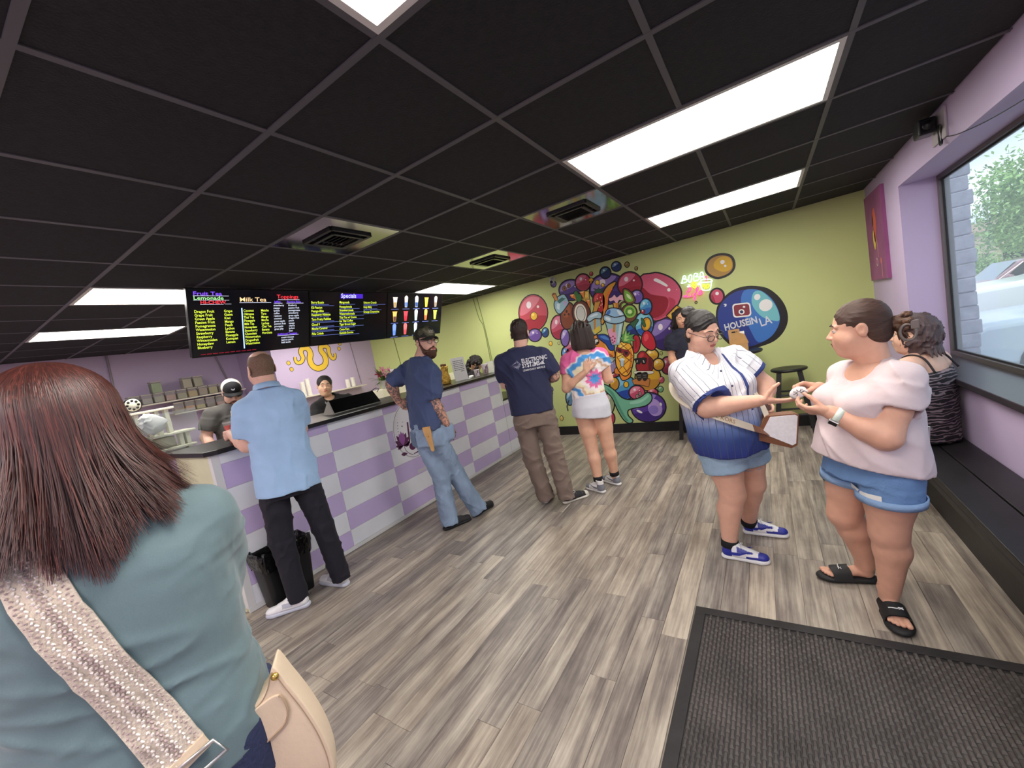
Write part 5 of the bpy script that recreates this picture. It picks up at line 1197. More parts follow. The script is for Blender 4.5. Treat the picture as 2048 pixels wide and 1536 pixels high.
def shoe(T_, heel, toe, style, side, s=1.0):
    """shoe along heel->toe on the floor. parts: upper, sole and what the style shows"""
    heel = A(heel[0], heel[1], 0); toe = A(toe[0], toe[1], 0); fwd = nrm_(toe - heel); R = frame(fwd); Lh = .285 * s
    L = lambda x, y, z: heel + R[0] * x * s + R[1] * y * s + R[2] * z
    S = style; hi = S.get('high', .075)
    root = bpy.data.objects.new('shoe', None); COL.objects.link(root); root.parent = T_; root.location = Vector(heel) - parent_world(T_); root.empty_display_size = .03
    so = Field(L(0, .14, .02) - .19 * s, L(0, .14, .02) + .19 * s, .006)
    th = S.get('sole_h', .026); fl_ = (R[2], th * .68 / .034); zc = th * .5
    so.cone(L(0, .035, zc), L(-.004 * side, .105, zc), .0355 * s, .0345 * s, .004, fl_); so.cone(L(-.004 * side, .10, zc), L(-.003 * side, .225, zc), .0345 * s, .0385 * s, .004, fl_)
    so.cone(L(-.003 * side, .225, zc), L(-.006 * side, .240, zc), .0385 * s, .034 * s, .004, fl_); so.clip(heel + A(0, 0, .0015), A(0, 0, -1)); so.clip(heel + A(0, 0, th), A(0, 0, 1), .004)
    V, Q = so.mesh(); soft_obj('sole', [(V, Q, 0)], S['sole'], root)
    F = Field(L(0, .14, .08) - .21 * s, L(0, .14, .08) + .21 * s, .0058); z = th * .6
    F.cone(L(0, .040, z + .028), L(0, .11, z + .026), .031 * s, .033 * s, .03); F.cone(L(-.004 * side, .11, z + .022), L(-.004 * side, .235, z + .014), .036 * s, .034 * s, .02, (R[2], .85))
    F.cone(L(0, .05, z + .03), L(0, .055, hi), .034 * s, .036 * s, .02); F.cone(L(0, .10, z + .035), L(0, .175, z + .030), .030 * s, .026 * s, .02)
    F.cone(L(0, .085, hi - .005), L(0, .17, z + .028), .022 * s, .02 * s, .02)
    F.clip(heel + A(0, 0, th - .004), A(0, 0, -1)); F.clip(L(0, .03, hi), R[2] + R[1] * -.12, .004)
    if not S.get('closed'): F.cone(L(0, .055, hi - .02), L(0, .06, hi + .05), .027 * s, .03 * s, .004, op='sub')
    V, Q = F.mesh(); loc = (V - heel) @ R.T / A(s, s, 1); fc = loc[Q].mean(1); mi = S['pattern'](fc) if 'pattern' in S else np.zeros(len(Q), int)
    soft_obj('upper', [(V, Q, mi)], S['upper'], root)
    if 'lace' in S:
        for y in (.115, .135, .155, .175, .195)[:S.get('nl', 5)]:
            zz = z + .066 - (y - .115) * .28 if not S.get('closed') else z + .06 - (y - .115) * .24
            b = MB(); b.tube([L(-.024, y, zz - .008), L(-.012, y + .003, zz + .002), L(.012, y - .003, zz + .003), L(.024, y, zz - .008)], .0036, 5); b.build('lace', S['lace'], root, True)
        b = MB(); 
        for x in (-1, 1): b.tube([L(0, .112, z + .070), L(x * .014, .118, z + .084), L(x * .03, .125, z + .076), L(x * .022, .118, z + .064), L(0, .112, z + .068)], .003, 5)
        b.build('lace_bow', S['lace'], root, True)
    if 'swoosh' in S:
        for x in (-1, 1):
            pts = [(.045, .040), (.08, .024), (.115, .028), (.19, .062), (.125, .046), (.09, .044)]
            sub = []
            for i, (y, zz) in enumerate(pts):
                lx = np.interp(y, [.03, .11, .19, .24], [.0335, .0365, .034, .03]) * 1.0
                sub.append(L(x * (lx + .0035 - max(0, zz - .045) * .35), y, z + zz))
            b = MB(); n = len(sub); vs = sub + [p + R[0] * x * .002 for p in sub]; b.add(vs, [tuple(range(n)), tuple(range(2 * n - 1, n - 1, -1))] + [(i, (i + 1) % n, n + (i + 1) % n, n + i) for i in range(n)]); b.build('side_logo', S['swoosh'], root)
    return root

def glasses(T_, L, s, m, lensm=None):
    root = bpy.data.objects.new('glasses', None); COL.objects.link(root); root.parent = T_; root.location = Vector(L(0, .115, .0)) - parent_world(T_); root.empty_display_size = .02
    for x in (-1, 1):
        pts = [L(x * (.034 + .0245 * math.cos(a)), .116 - .006 * abs(math.cos(a)) , -.004 + .0175 * math.sin(a) * (1.0 if math.sin(a) > 0 else .95)) for a in np.linspace(0, 2 * math.pi, 16, endpoint=False)]
        b = MB(); b.tube(pts, .0021 * s, 6, True); b.build('rim', m, root, True)
        if lensm: b = MB(); b.add([tuple(p) for p in pts], [tuple(range(16))]); b.build('lens', lensm, root)
        b = MB(); b.tube([L(x * .0585, .112, .006), L(x * .075, .09, .007), L(x * .083, .03, .006), L(x * .083, -.02, .004), L(x * .082, -.04, -.012)], .0019 * s, 6); b.build('temple', m, root, True)
    b = MB(); b.tube([L(-.010, .117, .001), L(0, .121, .004), L(.010, .117, .001)], .002 * s, 6); b.build('bridge', m, root, True)

def cap_hat(T_, c, R, s, crown_m, brim_m, front_m=None, tilt=0, badge=None):
    """baseball cap: crown, brim, button, badge"""
    L = lambda x, y, z: c + (R[0] * x + R[1] * y + R[2] * z) * s
    root = bpy.data.objects.new('cap', None); COL.objects.link(root); root.parent = T_; root.location = Vector(L(0, 0, .06)) - parent_world(T_); root.empty_display_size = .02
    F = Field(L(0, 0, .06) - .15 * s, L(0, 0, .06) + .15 * s, .0048); F.ell(L(0, -.010, .042), (.087 * s, .108 * s, .093 * s), R, 0); F.ell(L(0, .045, .085), (.06 * s, .045 * s, .045 * s), R, .03)
    F.ell(L(0, -.010, .03), (.081 * s, .100 * s, .087 * s), R, 0, 'sub')
    F.clip(L(0, 0, .036), -R[2] + R[1] * .02, .004)
    V, Q = F.mesh(); fc = ((V - c) @ R.T / s)[Q].mean(1); mi = (fc[:, 1] > .035).astype(int) if front_m else np.zeros(len(Q), int)
    soft_obj('crown', [(V, Q, mi)], [crown_m] + ([front_m] if front_m else []), root)
    b = MB(); rows = []
    for i, (dy, w) in enumerate(((0, .082), (.02, .083), (.045, .076), (.065, .058), (.075, .03))):
        rows.append([L(x * w, .078 - .055 * x * x * (1 - i / 6) + dy, .044 - .022 * x * x - dy * .12) for x in np.linspace(-1, 1, 9)])
    b.grid(rows); b.grid([[p - R[2] * .004 for p in r] for r in rows[::-1]]); 
    for e in (rows[-1],): b.grid([e, [p - R[2] * .004 for p in e]])
    b.build('brim', brim_m, root, True)
    MB().ball(L(0, -.01, .138), .007 * s, 8).build('button', crown_m, root, True)
    if badge: badge(root, L, R)
    return root
def box_of(pts, m):
    p = np.array(pts, float); return p.min(0) - m, p.max(0) + m
def shirt(P, N, side, prof, shL, shR, endL, endR, r=(.085, .075), h=.0085, wr=(.004, 16, 1), wl=None, hollow=.012, hem_n=None, kk=.04, sub=True, top=.06, rs=None):
    """tee: torso sections, shoulders, two sleeves with open cuffs"""
    P, N = A(*P), A(*N); pts = [P, N, shL, shR, endL, endR]; lo, hi = box_of(pts, max(q[1] for q in prof) + .08)
    F = Field(lo, hi, h); F.loft(P, N, side, prof, .02)
    for sh, en in ((shL, endL), (shR, endR)):
        sh, en = A(*sh), A(*en); F.cone(N - (N - P) / np.linalg.norm(N - P) * .04, sh + (en - sh) * .08, top, r[0] * .80, .06); ax = en - sh
        F.cone(sh + ax * .08, sh + ax * .6, r[0] * .82, (r[0] + r[1]) * .45, kk)
        F.loft(sh + ax * .35, en, side if abs(nrm_(ax) @ nrm_(side)) < .9 else A(0, 0, 1), [(0, r[0] * .86, r[0] * .86), (.5, (r[0] + r[1]) / 2, (r[0] + r[1]) / 2), (1, r[1], r[1])], kk, power=2)
    if wr: F.wrinkle(*wr)
    if hollow and sub:
        for sh, en in ((shL, endL), (shR, endR)):
            sh, en = A(*sh), A(*en); ax = nrm_(en - sh); F.loft(en - ax * .05, en + ax * .03, side if abs(ax @ nrm_(side)) < .9 else A(0, 0, 1), [(0, r[1] - hollow, r[1] - hollow), (1, r[1] - hollow, r[1] - hollow)], 0, 'sub', 2)
    if hem_n is not None: F.clip(hem_n[0], hem_n[1])
    return F
def legs_field(hips, knees, ends, r, waist=None, side=None, h=.0085, wr=(.003, 22, 3), hollow=0, k=.035):
    """trousers / shorts: r = (hip, knee, end)"""
    lo, hi = box_of(list(hips) + list(knees) + list(ends) + ([waist[0], waist[1]] if waist is not None else []), .2)
    F = Field(lo, hi, h)
    if waist is not None: F.loft(waist[0], waist[1], side, waist[2], .03)
    for hp, kn, en in zip(hips, knees, ends):
        hp, kn, en = A(*hp), A(*kn), A(*en)
        F.cone(hp, kn, r[0], r[1], k)
        F.loft(kn, en, side, [(0, r[1], r[1]), (.4, (r[1] + r[2]) / 2, (r[1] + r[2]) / 2), (1, r[2], r[2])], .02, power=2)
    if wr: F.wrinkle(*wr)
    if hollow:
        for kn, en in zip(knees, ends):
            kn, en = A(*kn), A(*en); ax = nrm_(en - kn); F.loft(en - ax * .06, en + ax * .03, side, [(0, r[2] - hollow, r[2] - hollow), (1, r[2] - hollow, r[2] - hollow)], 0, 'sub', 2)
    return F
def flat_text(s, M, size, name, m, parent, bold=.01, sx=1.0, project=None):
    vs, fs = text_mesh(s, size, Matrix.Identity(4), 0.0, bold, sx, 'CENTER')
    b = MB(); b.add([project(v.x, v.y) for v in vs], fs); b.build(name, m, parent)
def surf(F, o, d, off=.004):
    """walk from o along d to the field's surface"""
    o = A(*o); d = nrm_(d); t = 0.0
    for _ in range(300):
        p = o + d * t; i = np.round((p - F.lo) / F.h).astype(int)
        if np.all(i >= 0) and np.all(i < F.n) and F.f[tuple(i)] < F.h * .25: break
        t += .002
    return o + d * (t - off)

S_MED = skin_mat('skin_medium', (214, 168, 144)); S_LIGHT = skin_mat('skin_light', (222, 176, 156)); S_TAN = skin_mat('skin_tan', (208, 158, 128)); S_WARM = skin_mat('skin_warm', (222, 174, 146))
M_LIP = mat('lip', (168, 92, 84), .4); M_LIPD = mat('lip_dark', (142, 70, 66), .4)
H_BLACK = hair_mat('black_hair', (14, 11, 11), (44, 36, 34)); H_DARK = hair_mat('dark_brown_hair', (22, 15, 12), (62, 44, 36)); H_BROWN = hair_mat('brown_hair', (44, 26, 18), (112, 72, 46))
STUB = mat('grey_brown_stubble', (118, 92, 76), .7, vary=(160, .3), bump=(300, .3)); STUBD = mat('dark_stubble', (52, 38, 34), .7, vary=(160, .35), bump=(300, .3))
BROW = mat('brow_hair', (38, 26, 20), .7)
def tattoo_mat():
    m = mat('tattooed_skin', (178, 124, 100), .5); nt = m.node_tree; b = nt.nodes['Principled BSDF']
    tc = nt.nodes.new('ShaderNodeTexCoord'); n = nt.nodes.new('ShaderNodeTexNoise'); n.inputs['Scale'].default_value = 26; n.inputs['Detail'].default_value = 6; n.inputs['Distortion'].default_value = 2.2
    r = nt.nodes.new('ShaderNodeValToRGB'); r.color_ramp.elements[0].position = .42; r.color_ramp.elements[0].color = lin((104, 92, 92)); r.color_ramp.elements[1].position = .58; r.color_ramp.elements[1].color = lin((206, 152, 128))
    nt.links.new(tc.outputs['Object'], n.inputs['Vector']); nt.links.new(n.outputs['Fac'], r.inputs['Fac']); nt.links.new(r.outputs['Color'], b.inputs['Base Color']); return m
M_TAT = tattoo_mat()

# ---------------------------------------------------------------- man in the pale blue polo, back turned
def polo_man():
    t = thing('person', 'tall man in a light blue polo shirt and navy trousers leaning at the counter', 'person', (-3.30, -.73, 0))
    fwd = nrm_(A(-.93, .37, 0)); rt = A(.37, .93, 0); P = A(-3.30, -.715, .83); N = A(-3.295, -.705, 1.545)
    shL, shR = A(-3.350, -.850, 1.455), A(-3.235, -.570, 1.465); elL, wrL = A(-3.385, -.875, 1.20), A(-3.665, -.835, 1.275); elR, wrR = A(-3.345, -.515, 1.215), A(-3.585, -.52, 1.235)
    hipL, hipR = A(-3.335, -.80, .88), A(-3.26, -.625, .88); knL, knR = A(-3.355, -.815, .49), A(-3.245, -.575, .51); anL, anR = A(-3.325, -.815, .10), A(-3.225, -.535, .11)
    hc = A(-3.31, -.705, 1.692); hd, L, R = head_mesh(hc, A(-.97, .16, .02), A(0, 0, 1), 1.0, .0048, N + A(0, 0, -.03), .062, .002, True, True,
        lambda f: (f[:, 2] > -.052 + np.maximum(0, f[:, 1]) * 1.6) & (f[:, 1] < .055) & ~((f[:, 2] > .085) & (f[:, 1] > -.075)) & (np.abs(f[:, 0]) < .0795))
    lo, hi = box_of([P, N, shL, shR, elL, elR, wrL, wrR, hipL, hipR, anL, anR], .12); F = Field(lo, hi, .0105)
    F.loft(P, N, rt, [(0, .15, .10), (.5, .15, .10), (.85, .15, .09), (1, .06, .06)], .03)
    for a, b, c in ((shL, elL, wrL), (shR, elR, wrR)): limb(F, a, b, c, (.056, .046, .044, .045, .030))
    for a, b, c in ((hipL, knL, anL), (hipR, knR, anR)): limb(F, a, b, c, (.08, .056, .05, .05, .036))
    body = [F.mesh() + (0,)] + hd
    body.append(hand_mesh(wrL, A(-.9, -.1, -.1), A(.2, .95, -.1), -1, (.7, .75, .8, .85), .08, (.8, .2, .5), .95, .004, elL, .03) + (0,))
    body.append(hand_mesh(wrR, A(-1, 0, -.25), A(0, 0, -1), 1, (.15, .15, .2, .2), .1, (.6, .7, .1), .95, .004, elR, .03) + (0,))
    soft_obj('body', body, [S_LIGHT, M_EYEW, M_IRIS, BROW, M_LIP, STUB], t)
    M_POLO = cloth_mat('light_blue_pique', (158, 190, 226), (10, .5), .75)
    F = shirt(P, N, rt, [(.0, .205, .150, -.01), (.12, .203, .150, -.005), (.4, .190, .142, .01), (.75, .182, .135, .0), (.9, .160, .105, -.01), (1.0, .09, .08)], shL, shR, shL + (elL - shL) * .80, shR + (elR - shR) * .80, (.078, .078), .0082, (.008, 13, 4, (1, 1, .5)))
    soft_obj('polo_shirt', [F.mesh() + (0,)], M_POLO, t)
    b = MB(); ring = []
    for q, (r, dz) in enumerate(((.074, -.012), (.073, .022), (.079, .024), (.090, -.010))):
        ring.append([N + rt * r * math.cos(a) + fwd * (r * 1.02 * math.sin(a)) + A(0, 0, .012 + dz - .018 * math.sin(a) + (.0 if q < 3 else -.004)) for a in np.linspace(0, 2 * math.pi, 28, endpoint=False)])
    b.grid(ring, True); b.build('collar', M_POLO, t, True)
    M_NAVY = cloth_mat('navy_twill', (22, 22, 34), (16, .3), .8)
    F = legs_field((hipL, hipR), (knL, knR), (anL + A(0, 0, -.045), anR + A(0, 0, -.045)), (.098, .080, .068), (A(-3.30, -.71, .80), A(-3.30, -.71, .99), [(0, .165, .13), (.5, .168, .13), (1, .155, .115)]), rt, .0085, (.007, 16, 8, (1, 1, 1)))
    soft_obj('trousers', [F.mesh() + (0,)], M_NAVY, t)
    W = mat('white_leather', (228, 228, 230), .42, bump=(60, .1)); Gy = mat('grey_mesh', (176, 178, 190), .7); Sg = mat('pale_grey_sole', (196, 200, 214), .5); K = mat('black_logo', (30, 30, 34), .5)
    st = dict(sole=Sg, upper=[W, Gy], lace=W, high=.115, sole_h=.034, pattern=lambda f: ((np.abs(f[:, 1] - .13) < .032) & (np.abs(f[:, 2] - .062) < .014)).astype(int))
    for hl, te, sd in (((-3.27, -.766), (-3.462, -.988), -1), ((-3.185, -.52), (-3.463, -.553), 1)):
        sh = shoe(t, hl, te, st, sd, 1.06); h0 = A(hl[0], hl[1], 0); f0 = nrm_(A(te[0] - hl[0], te[1] - hl[1], 0)); r0 = frame(f0)[0]
        mk = MB(); mk.add(*text_mesh('23', .028, basis(h0 + f0 * .115 + r0 * .0425 + A(0, 0, .055), -f0 if False else f0, (0, 0, 1), r0), .0006, .01)); mk.build('side_number', K, sh)
        mk = MB(); mk.prism([(-.018, .0), (-.006, -.008), (.018, .010), (-.004, -.001), (-.014, .006)], .001, basis(h0 - f0 * .008 + A(0, 0, .08), -r0, (0, 0, 1), -f0)); mk.build('heel_logo', K, sh)
    return t

# ---------------------------------------------------------------- bearded man with cap, looking back
def beard_man():
    t = thing('person', 'bearded man in a camouflage cap, glasses and slate blue shirt looking over his shoulder', 'person', (-2.95, .55, 0))
    fwd = nrm_(A(.30, .95, 0)); rt = frame(fwd)[0]; P = A(-3.03, .43, .96); N = A(-2.985, .475, 1.575)
    shL, shR = A(-3.155, .53, 1.515), A(-2.85, .435, 1.455); elL, wrL = A(-3.285, .35, 1.40), A(-3.275, .385, 1.225); elR, wrR = A(-2.875, .42, 1.185), A(-2.825, .475, .96)
    hipL, hipR = A(-3.10, .42, .90), A(-2.94, .40, .90); knL, knR = A(-2.985, .435, .49), A(-2.94, .585, .475); anL, anR = A(-2.985, .43, .10), A(-2.875, .725, .10)
    up = nrm_(A(.05, .0, 1)); hf = nrm_(A(.965, -.20, -.03)); hc = A(-2.925, .52, 1.708); hd, L, R = head_mesh(hc, hf, up, 1.0, .0042, N + A(0, 0, -.02), .064, .0, True, True,
        lambda f: (f[:, 2] > -.03) & (f[:, 1] < .02 ) & (np.abs(f[:, 0]) < .0785))
    lo, hi = box_of([P, N, shL, shR, elL, elR, wrL, wrR, anL, anR, hipL], .13); F = Field(lo, hi, .009)
    F.loft(P, N, rt, [(0, .14, .10), (.5, .15, .10), (.85, .15, .09), (1, .06, .06)], .03)
    for a, b, c in ((shL, elL, wrL), (shR, elR, wrR)): limb(F, a, b, c, (.058, .047, .046, .049, .031))
    for a, b, c in ((hipL, knL, anL), (hipR, knR, anR)): limb(F, a, b, c, (.08, .056, .05, .05, .036))
    V, Q = F.mesh(); fc = V[Q].mean(1)
    def near(p, a, b, r): tt = np.clip(((p - a) @ (b - a)) / ((b - a) @ (b - a)), 0, 1); return np.linalg.norm(p - a - tt[:, None] * (b - a), axis=1) < r
    mi = np.where(near(fc, elR, wrR, .1) | near(fc, elL, wrL, .09), 6, 0)
    body = [(V, Q, mi)] + hd
    body.append(hand_mesh(wrL, A(.55, .25, -.6), A(.75, -.3, .3), -1, (.45, .45, .5, .5), .05, (.6, .5, .4), 1.0, .004, elL, .031) + (6,))
    body.append(hand_mesh(wrR, A(.08, .25, -.95), A(-.9, .2, 0), 1, (.25, .25, .3, .3), .05, (.7, .3, .2), 1.0, .004, elR, .031) + (6,))
    soft_obj('body', body, [S_LIGHT, M_EYEW, M_IRIS, BROW, M_LIP, STUBD, M_TAT], t)
    # beard and moustache
    F = Field(L(0, .05, -.08) - .11, L(0, .05, -.08) + .11, .0042)
    F.ell(L(0, .062, -.108), (.044, .042, .050), R, .02); F.ell(L(0, .050, -.085), (.060, .045, .030), R, .02)
    for x in (-1, 1):
        F.cone(L(x * .068, .012, -.02), L(x * .058, .040, -.085), .012, .02, .02); F.cone(L(x * .003, .104, -.050), L(x * .030, .088, -.066), .008, .008, .008)
    F.ell(L(0, .110, -.0665), (.014, .010, .0045), R, .004, 'sub'); F.wrinkle(.004, 120, 5)
    soft_obj('beard', [F.mesh() + (0,)], hair_mat('brown_beard', (40, 24, 16), (104, 62, 38), (160, 160, 30)), t, flow_attr(hc, R[2], R[1]))
    M_SH = cloth_mat('slate_blue_cotton', (64, 78, 114), (11, .6), .8)
    F = shirt(P, N, rt, [(0, .188, .128), (.15, .185, .125), (.45, .185, .130), (.75, .195, .130), (.9, .165, .10), (1.0, .085, .08)], shL, shR, shL + (elL - shL) * 1.05, shR + (elR - shR) * .88, (.086, .070), .0078, (.011, 17, 9, (1, 1, .7)))
    soft_obj('shirt', [F.mesh() + (0,)], M_SH, t)
    M_JEAN = mat('worn_blue_denim', (134, 154, 178), .8, vary=(5, .28, (1, 1, .5)), bump=(60, .3))
    F = legs_field((hipL, hipR), (knL, knR), (anL + A(0, 0, -.055), anR + A(0, 0, -.05)), (.098, .082, .082), (A(-3.03, .415, .80), A(-3.03, .43, 1.0), [(0, .168, .13), (.5, .17, .13), (1, .165, .12)]), rt, .0085, (.009, 20, 6, (1, 1, 1.1)))
    F.cone(wrR + A(-.01, .02, -.03), wrR + A(-.01, .03, -.11), .048, .040, .05)
    soft_obj('jeans', [F.mesh() + (0,)], M_JEAN, t)
    JF = F; bk = nrm_(A(-.30, -.95, 0))
    b = MB(); b.grid([[surf(JF, A(-3.10, .38, z) + rt * x - bk * -.4, -bk, .004) for x in np.linspace(-.06, .075, 6)] for z in np.linspace(.815, .945, 6)]); b.build('back_pocket', mat('dark_denim_pocket', (112, 130, 154), .8, bump=(60, .3)), t, True)
    K = mat('charcoal_canvas', (44, 42, 44), .8, bump=(80, .3)); Sb = mat('black_rubber_sole', (24, 24, 26), .6)
    st = dict(sole=Sb, upper=[K], lace=K, nl=3, high=.075, sole_h=.028)
    shoe(t, (-3.03, .37), (-2.90, .64), st, -1, 1.06); shoe(t, (-2.91, .67), (-2.86, 1.0), st, 1, 1.06)
    CAMO = mat('camouflage_cloth', (66, 66, 52), .8); nt = CAMO.node_tree; n = nt.nodes.new('ShaderNodeTexNoise'); n.inputs['Scale'].default_value = 14; r = nt.nodes.new('ShaderNodeValToRGB'); r.color_ramp.interpolation = 'CONSTANT'
    r.color_ramp.elements[0].color = lin((34, 34, 28)); r.color_ramp.elements[1].position = .5; r.color_ramp.elements[1].color = lin((74, 74, 56)); e = r.color_ramp.elements.new(.62); e.color = lin((104, 100, 80))
    tc = nt.nodes.new('ShaderNodeTexCoord'); nt.links.new(tc.outputs['Object'], n.inputs['Vector']); nt.links.new(n.outputs['Fac'], r.inputs['Fac']); nt.links.new(r.outputs['Color'], nt.nodes['Principled BSDF'].inputs['Base Color'])
    def badge(root, L_, R_):
        b = MB()
        for i in range(5): b.tube([L_(-.024 + i * .009, .1, .075 + .012 * (i % 2)), L_(-.018 + i * .009, .0995, .094 - .006 * (i % 2)), L_(-.012 + i * .009, .0985, .078)], .0016, 5)
        b.tube([L_(-.026, .101, .07), L_(0, .1025, .068), L_(.026, .101, .07)], .0016, 5); b.build('stitched_badge', mat('pale_thread', (186, 182, 170), .7), root)
    cap_hat(t, hc, R, 1.03, CAMO, mat('dark_cap_brim', (38, 38, 32), .8), None, 0, badge)
    glasses(t, L, 1.0, mat('thin_dark_frame', (70, 44, 40), .35), clear_mat('spectacle_lens', (244, 246, 248), .1, .03))
    # tan knife sheath on the right hip
    s = thing('knife_sheath', 'tan leather knife sheath with a brass stud on the hip of the bearded man', 'sheath', (-2.83, .33, .80))
    hipdir = nrm_(A(.42, -.90, 0)); q0 = surf(JF, A(-2.93, .40, .93) + hipdir * .4, -hipdir, .012)
    Msh = basis(A(q0[0], q0[1], .80), nrm_(A(.90, .42, 0)), nrm_(A(-.10, -.03, 1)), hipdir)
    s.location = (q0[0], q0[1], .80)
    ML = mat('tan_leather', (204, 158, 100), .5, bump=(70, .1), vary=(12, .1))
    MB().prism([(-.012, -.02), (.0, -.03), (.012, -.02), (.026, .10), (.034, .16), (.034, .19), (-.03, .19), (-.03, .16), (-.026, .1)], .016, Msh).build('pouch', ML, s)
    MB().prism([(-.03, .19), (.034, .175), (.034, .12), (.02, .095), (0, .088), (-.02, .095), (-.03, .12)], .005, Msh @ T(0, 0, .0165)).build('flap', ML, s)
    MB().ball(Msh @ Vector((.003, .108, .023)), (.006, .006, .006), 10).build('stud', mat('brass', (214, 178, 96), .25, .9), s, True)
    return t

# ---------------------------------------------------------------- man in navy work tee
def work_man():
    t = thing('person', 'man in a navy work tee with white back print and taupe trousers, arms folded', 'person', (-2.22, 1.10, 0))
    fwd = nrm_(A(-.50, .87, 0)); rt = frame(fwd)[0]; P = A(-2.275, 1.045, .90); N = A(-2.285, 1.05, 1.50)
    shL, shR = A(-2.445, .955, 1.425), A(-2.125, 1.14, 1.415); elL, elR = A(-2.475, .99, 1.20), A(-2.075, 1.20, 1.19); wrL, wrR = A(-2.34, 1.23, 1.20), A(-2.24, 1.29, 1.16)
    hipL, hipR = A(-2.35, 1.00, .86), A(-2.185, 1.095, .86); knL, knR = A(-2.355, 1.02, .485), A(-2.165, 1.12, .50); anL, anR = A(-2.315, 1.08, .10), A(-2.12, 1.12, .10)
    hc = A(-2.275, 1.065, 1.632); hd, L, R = head_mesh(hc, A(-.28, .96, -.02), A(0, 0, 1), 1.0, .0048, N + A(0, 0, -.03), .062, 0, True, True,
        lambda f: (f[:, 2] > -.058 + np.maximum(0, f[:, 1]) * 1.4) & (f[:, 1] < .05) & (np.abs(f[:, 0]) < .0795) | ((f[:, 2] < -.02) & (f[:, 1] > .0) & (f[:, 2] > -.12)))
    lo, hi = box_of([P, N, shL, shR, elL, elR, wrL, wrR, anL, anR, hipL], .13); F = Field(lo, hi, .0095)
    F.loft(P, N, rt, [(0, .14, .10), (.5, .15, .10), (.85, .15, .09), (1, .06, .06)], .03)
    for a, b, c in ((shL, elL, wrL), (shR, elR, wrR)): limb(F, a, b, c, (.050, .050, .050, .050, .032))
    for a, b, c in ((hipL, knL, anL), (hipR, knR, anR)): limb(F, a, b, c, (.08, .056, .05, .05, .036))
    V, Q = F.mesh(); fc = V[Q].mean(1); mi = np.where((np.linalg.norm(fc - (elR + wrR) / 2, axis=1) < .16), 6, 0)
    body = [(V, Q, mi)] + hd
    body.append(hand_mesh(wrR, A(-.9, .1, .1), A(.3, -.9, 0), 1, (.5, .5, .5, .5), .05, (.6, .5, .3), 1, .0045, elR, .03) + (0,))
    body.append(hand_mesh(wrL, A(.9, .3, .1), A(-.3, -.9, 0), -1, (.5, .5, .5, .5), .05, (.6, .5, .3), 1, .0045, elL, .03) + (0,))
    soft_obj('body', body, [S_LIGHT, M_EYEW, M_IRIS, BROW, M_LIP, STUBD, M_TAT], t)
    F = Field(L(0, 0, .08) - .14, L(0, 0, .08) + .14, .0048); F.ell(L(0, -.008, .045), (.082, .100, .088), R, 0); F.ell(L(0, .03, .105), (.06, .06, .03), R, .03); F.clip(L(0, 0, .038), -R[2] + R[1] * .35, .01); F.wrinkle(.007, 75, 2)
    soft_obj('hair', [F.mesh() + (0,)], H_DARK, t, flow_attr(hc, R[1], R[2]))
    M_TEE = cloth_mat('navy_cotton_tee', (38, 42, 72), (11, .5), .85)
    F = shirt(P, N, rt, [(0, .205, .145), (.15, .205, .145), (.45, .205, .140), (.75, .215, .135), (.9, .18, .105), (1.0, .09, .08)], shL, shR, shL + (elL - shL) * .85, shR + (elR - shR) * .85, (.086, .080), .008, (.008, 15, 12, (1, 1, .7)))
    soft_obj('tee_shirt', [F.mesh() + (0,)], M_TEE, t)
    MW = mat('white_tee_print', (214, 214, 218), .7); c0 = A(-2.245, 1.065, 0)
    def proj(x, y): return surf(F, A(*(N * 0 + A(-2.245, 1.065, 0))) + rt * x + A(0, 0, y) - fwd * .35, fwd, .0035)
    for s, y, sz, sx, bd in (('ELECTRONIC', 1.372, .050, .78, .028), ('SYSTEMS', 1.328, .054, .76, .032), ('LEGENDARY SERVICE', 1.297, .022, .95, .022)):
        vs, fs = text_mesh(s, sz, Matrix.Identity(4), 0, bd, sx); b = MB(); b.add([proj(v.x - .055, y + v.y) for v in vs], fs); b.build('back_print', MW, t)
    b = MB()
    for (x, y, w, hh) in ((.107, 1.33, .011, .018), (.120, 1.33, .011, .028), (.133, 1.33, .013, .036)): b.add([proj(x, y), proj(x + w, y), proj(x + w, y + hh), proj(x, y + hh)], [(0, 1, 2, 3)])
    b.build('back_print_bars', MW, t)
    for k in range(9):
        f = (k - 4) / 4.; b = MB(); y = 1.362 + f * .036; w = .006 + .094 * (1 - abs(f)); x1 = -.062 - abs(f) * .030
        b.add([proj(x1 - w, y - .0028), proj(x1, y - .0028), proj(x1, y + .0028), proj(x1 - w * .8, y + .0028)], [(0, 1, 2, 3)]); b.build('arrow_stripe', mat('faded_tee_print', (150, 152, 170), .7), t)
    M_TP = cloth_mat('taupe_canvas', (122, 106, 96), (12, .6), .85)
    F = legs_field((hipL, hipR), (knL, knR), (anL + A(0, 0, -.06), anR + A(0, 0, -.06)), (.102, .088, .080), (A(-2.275, 1.045, .78), A(-2.275, 1.045, .98), [(0, .18, .135), (.5, .18, .135), (1, .175, .125)]), rt, .0085, (.010, 20, 16, (1, 1, 1.1)))
    soft_obj('trousers', [F.mesh() + (0,)], M_TP, t)
    K = mat('black_canvas', (46, 44, 48), .8, bump=(80, .2)); W = mat('off_white_rubber', (214, 208, 196), .5)
    st = dict(sole=W, upper=[K, W], lace=mat('white_lace', (224, 222, 216), .7), high=.07, sole_h=.028, pattern=lambda f: (f[:, 1] > .225).astype(int))
    shoe(t, (-2.322, 1.05), (-2.40, 1.33), st, -1, 1.05); shoe(t, (-2.145, 1.073), (-1.963, 1.303), st, 1, 1.05)
    return t
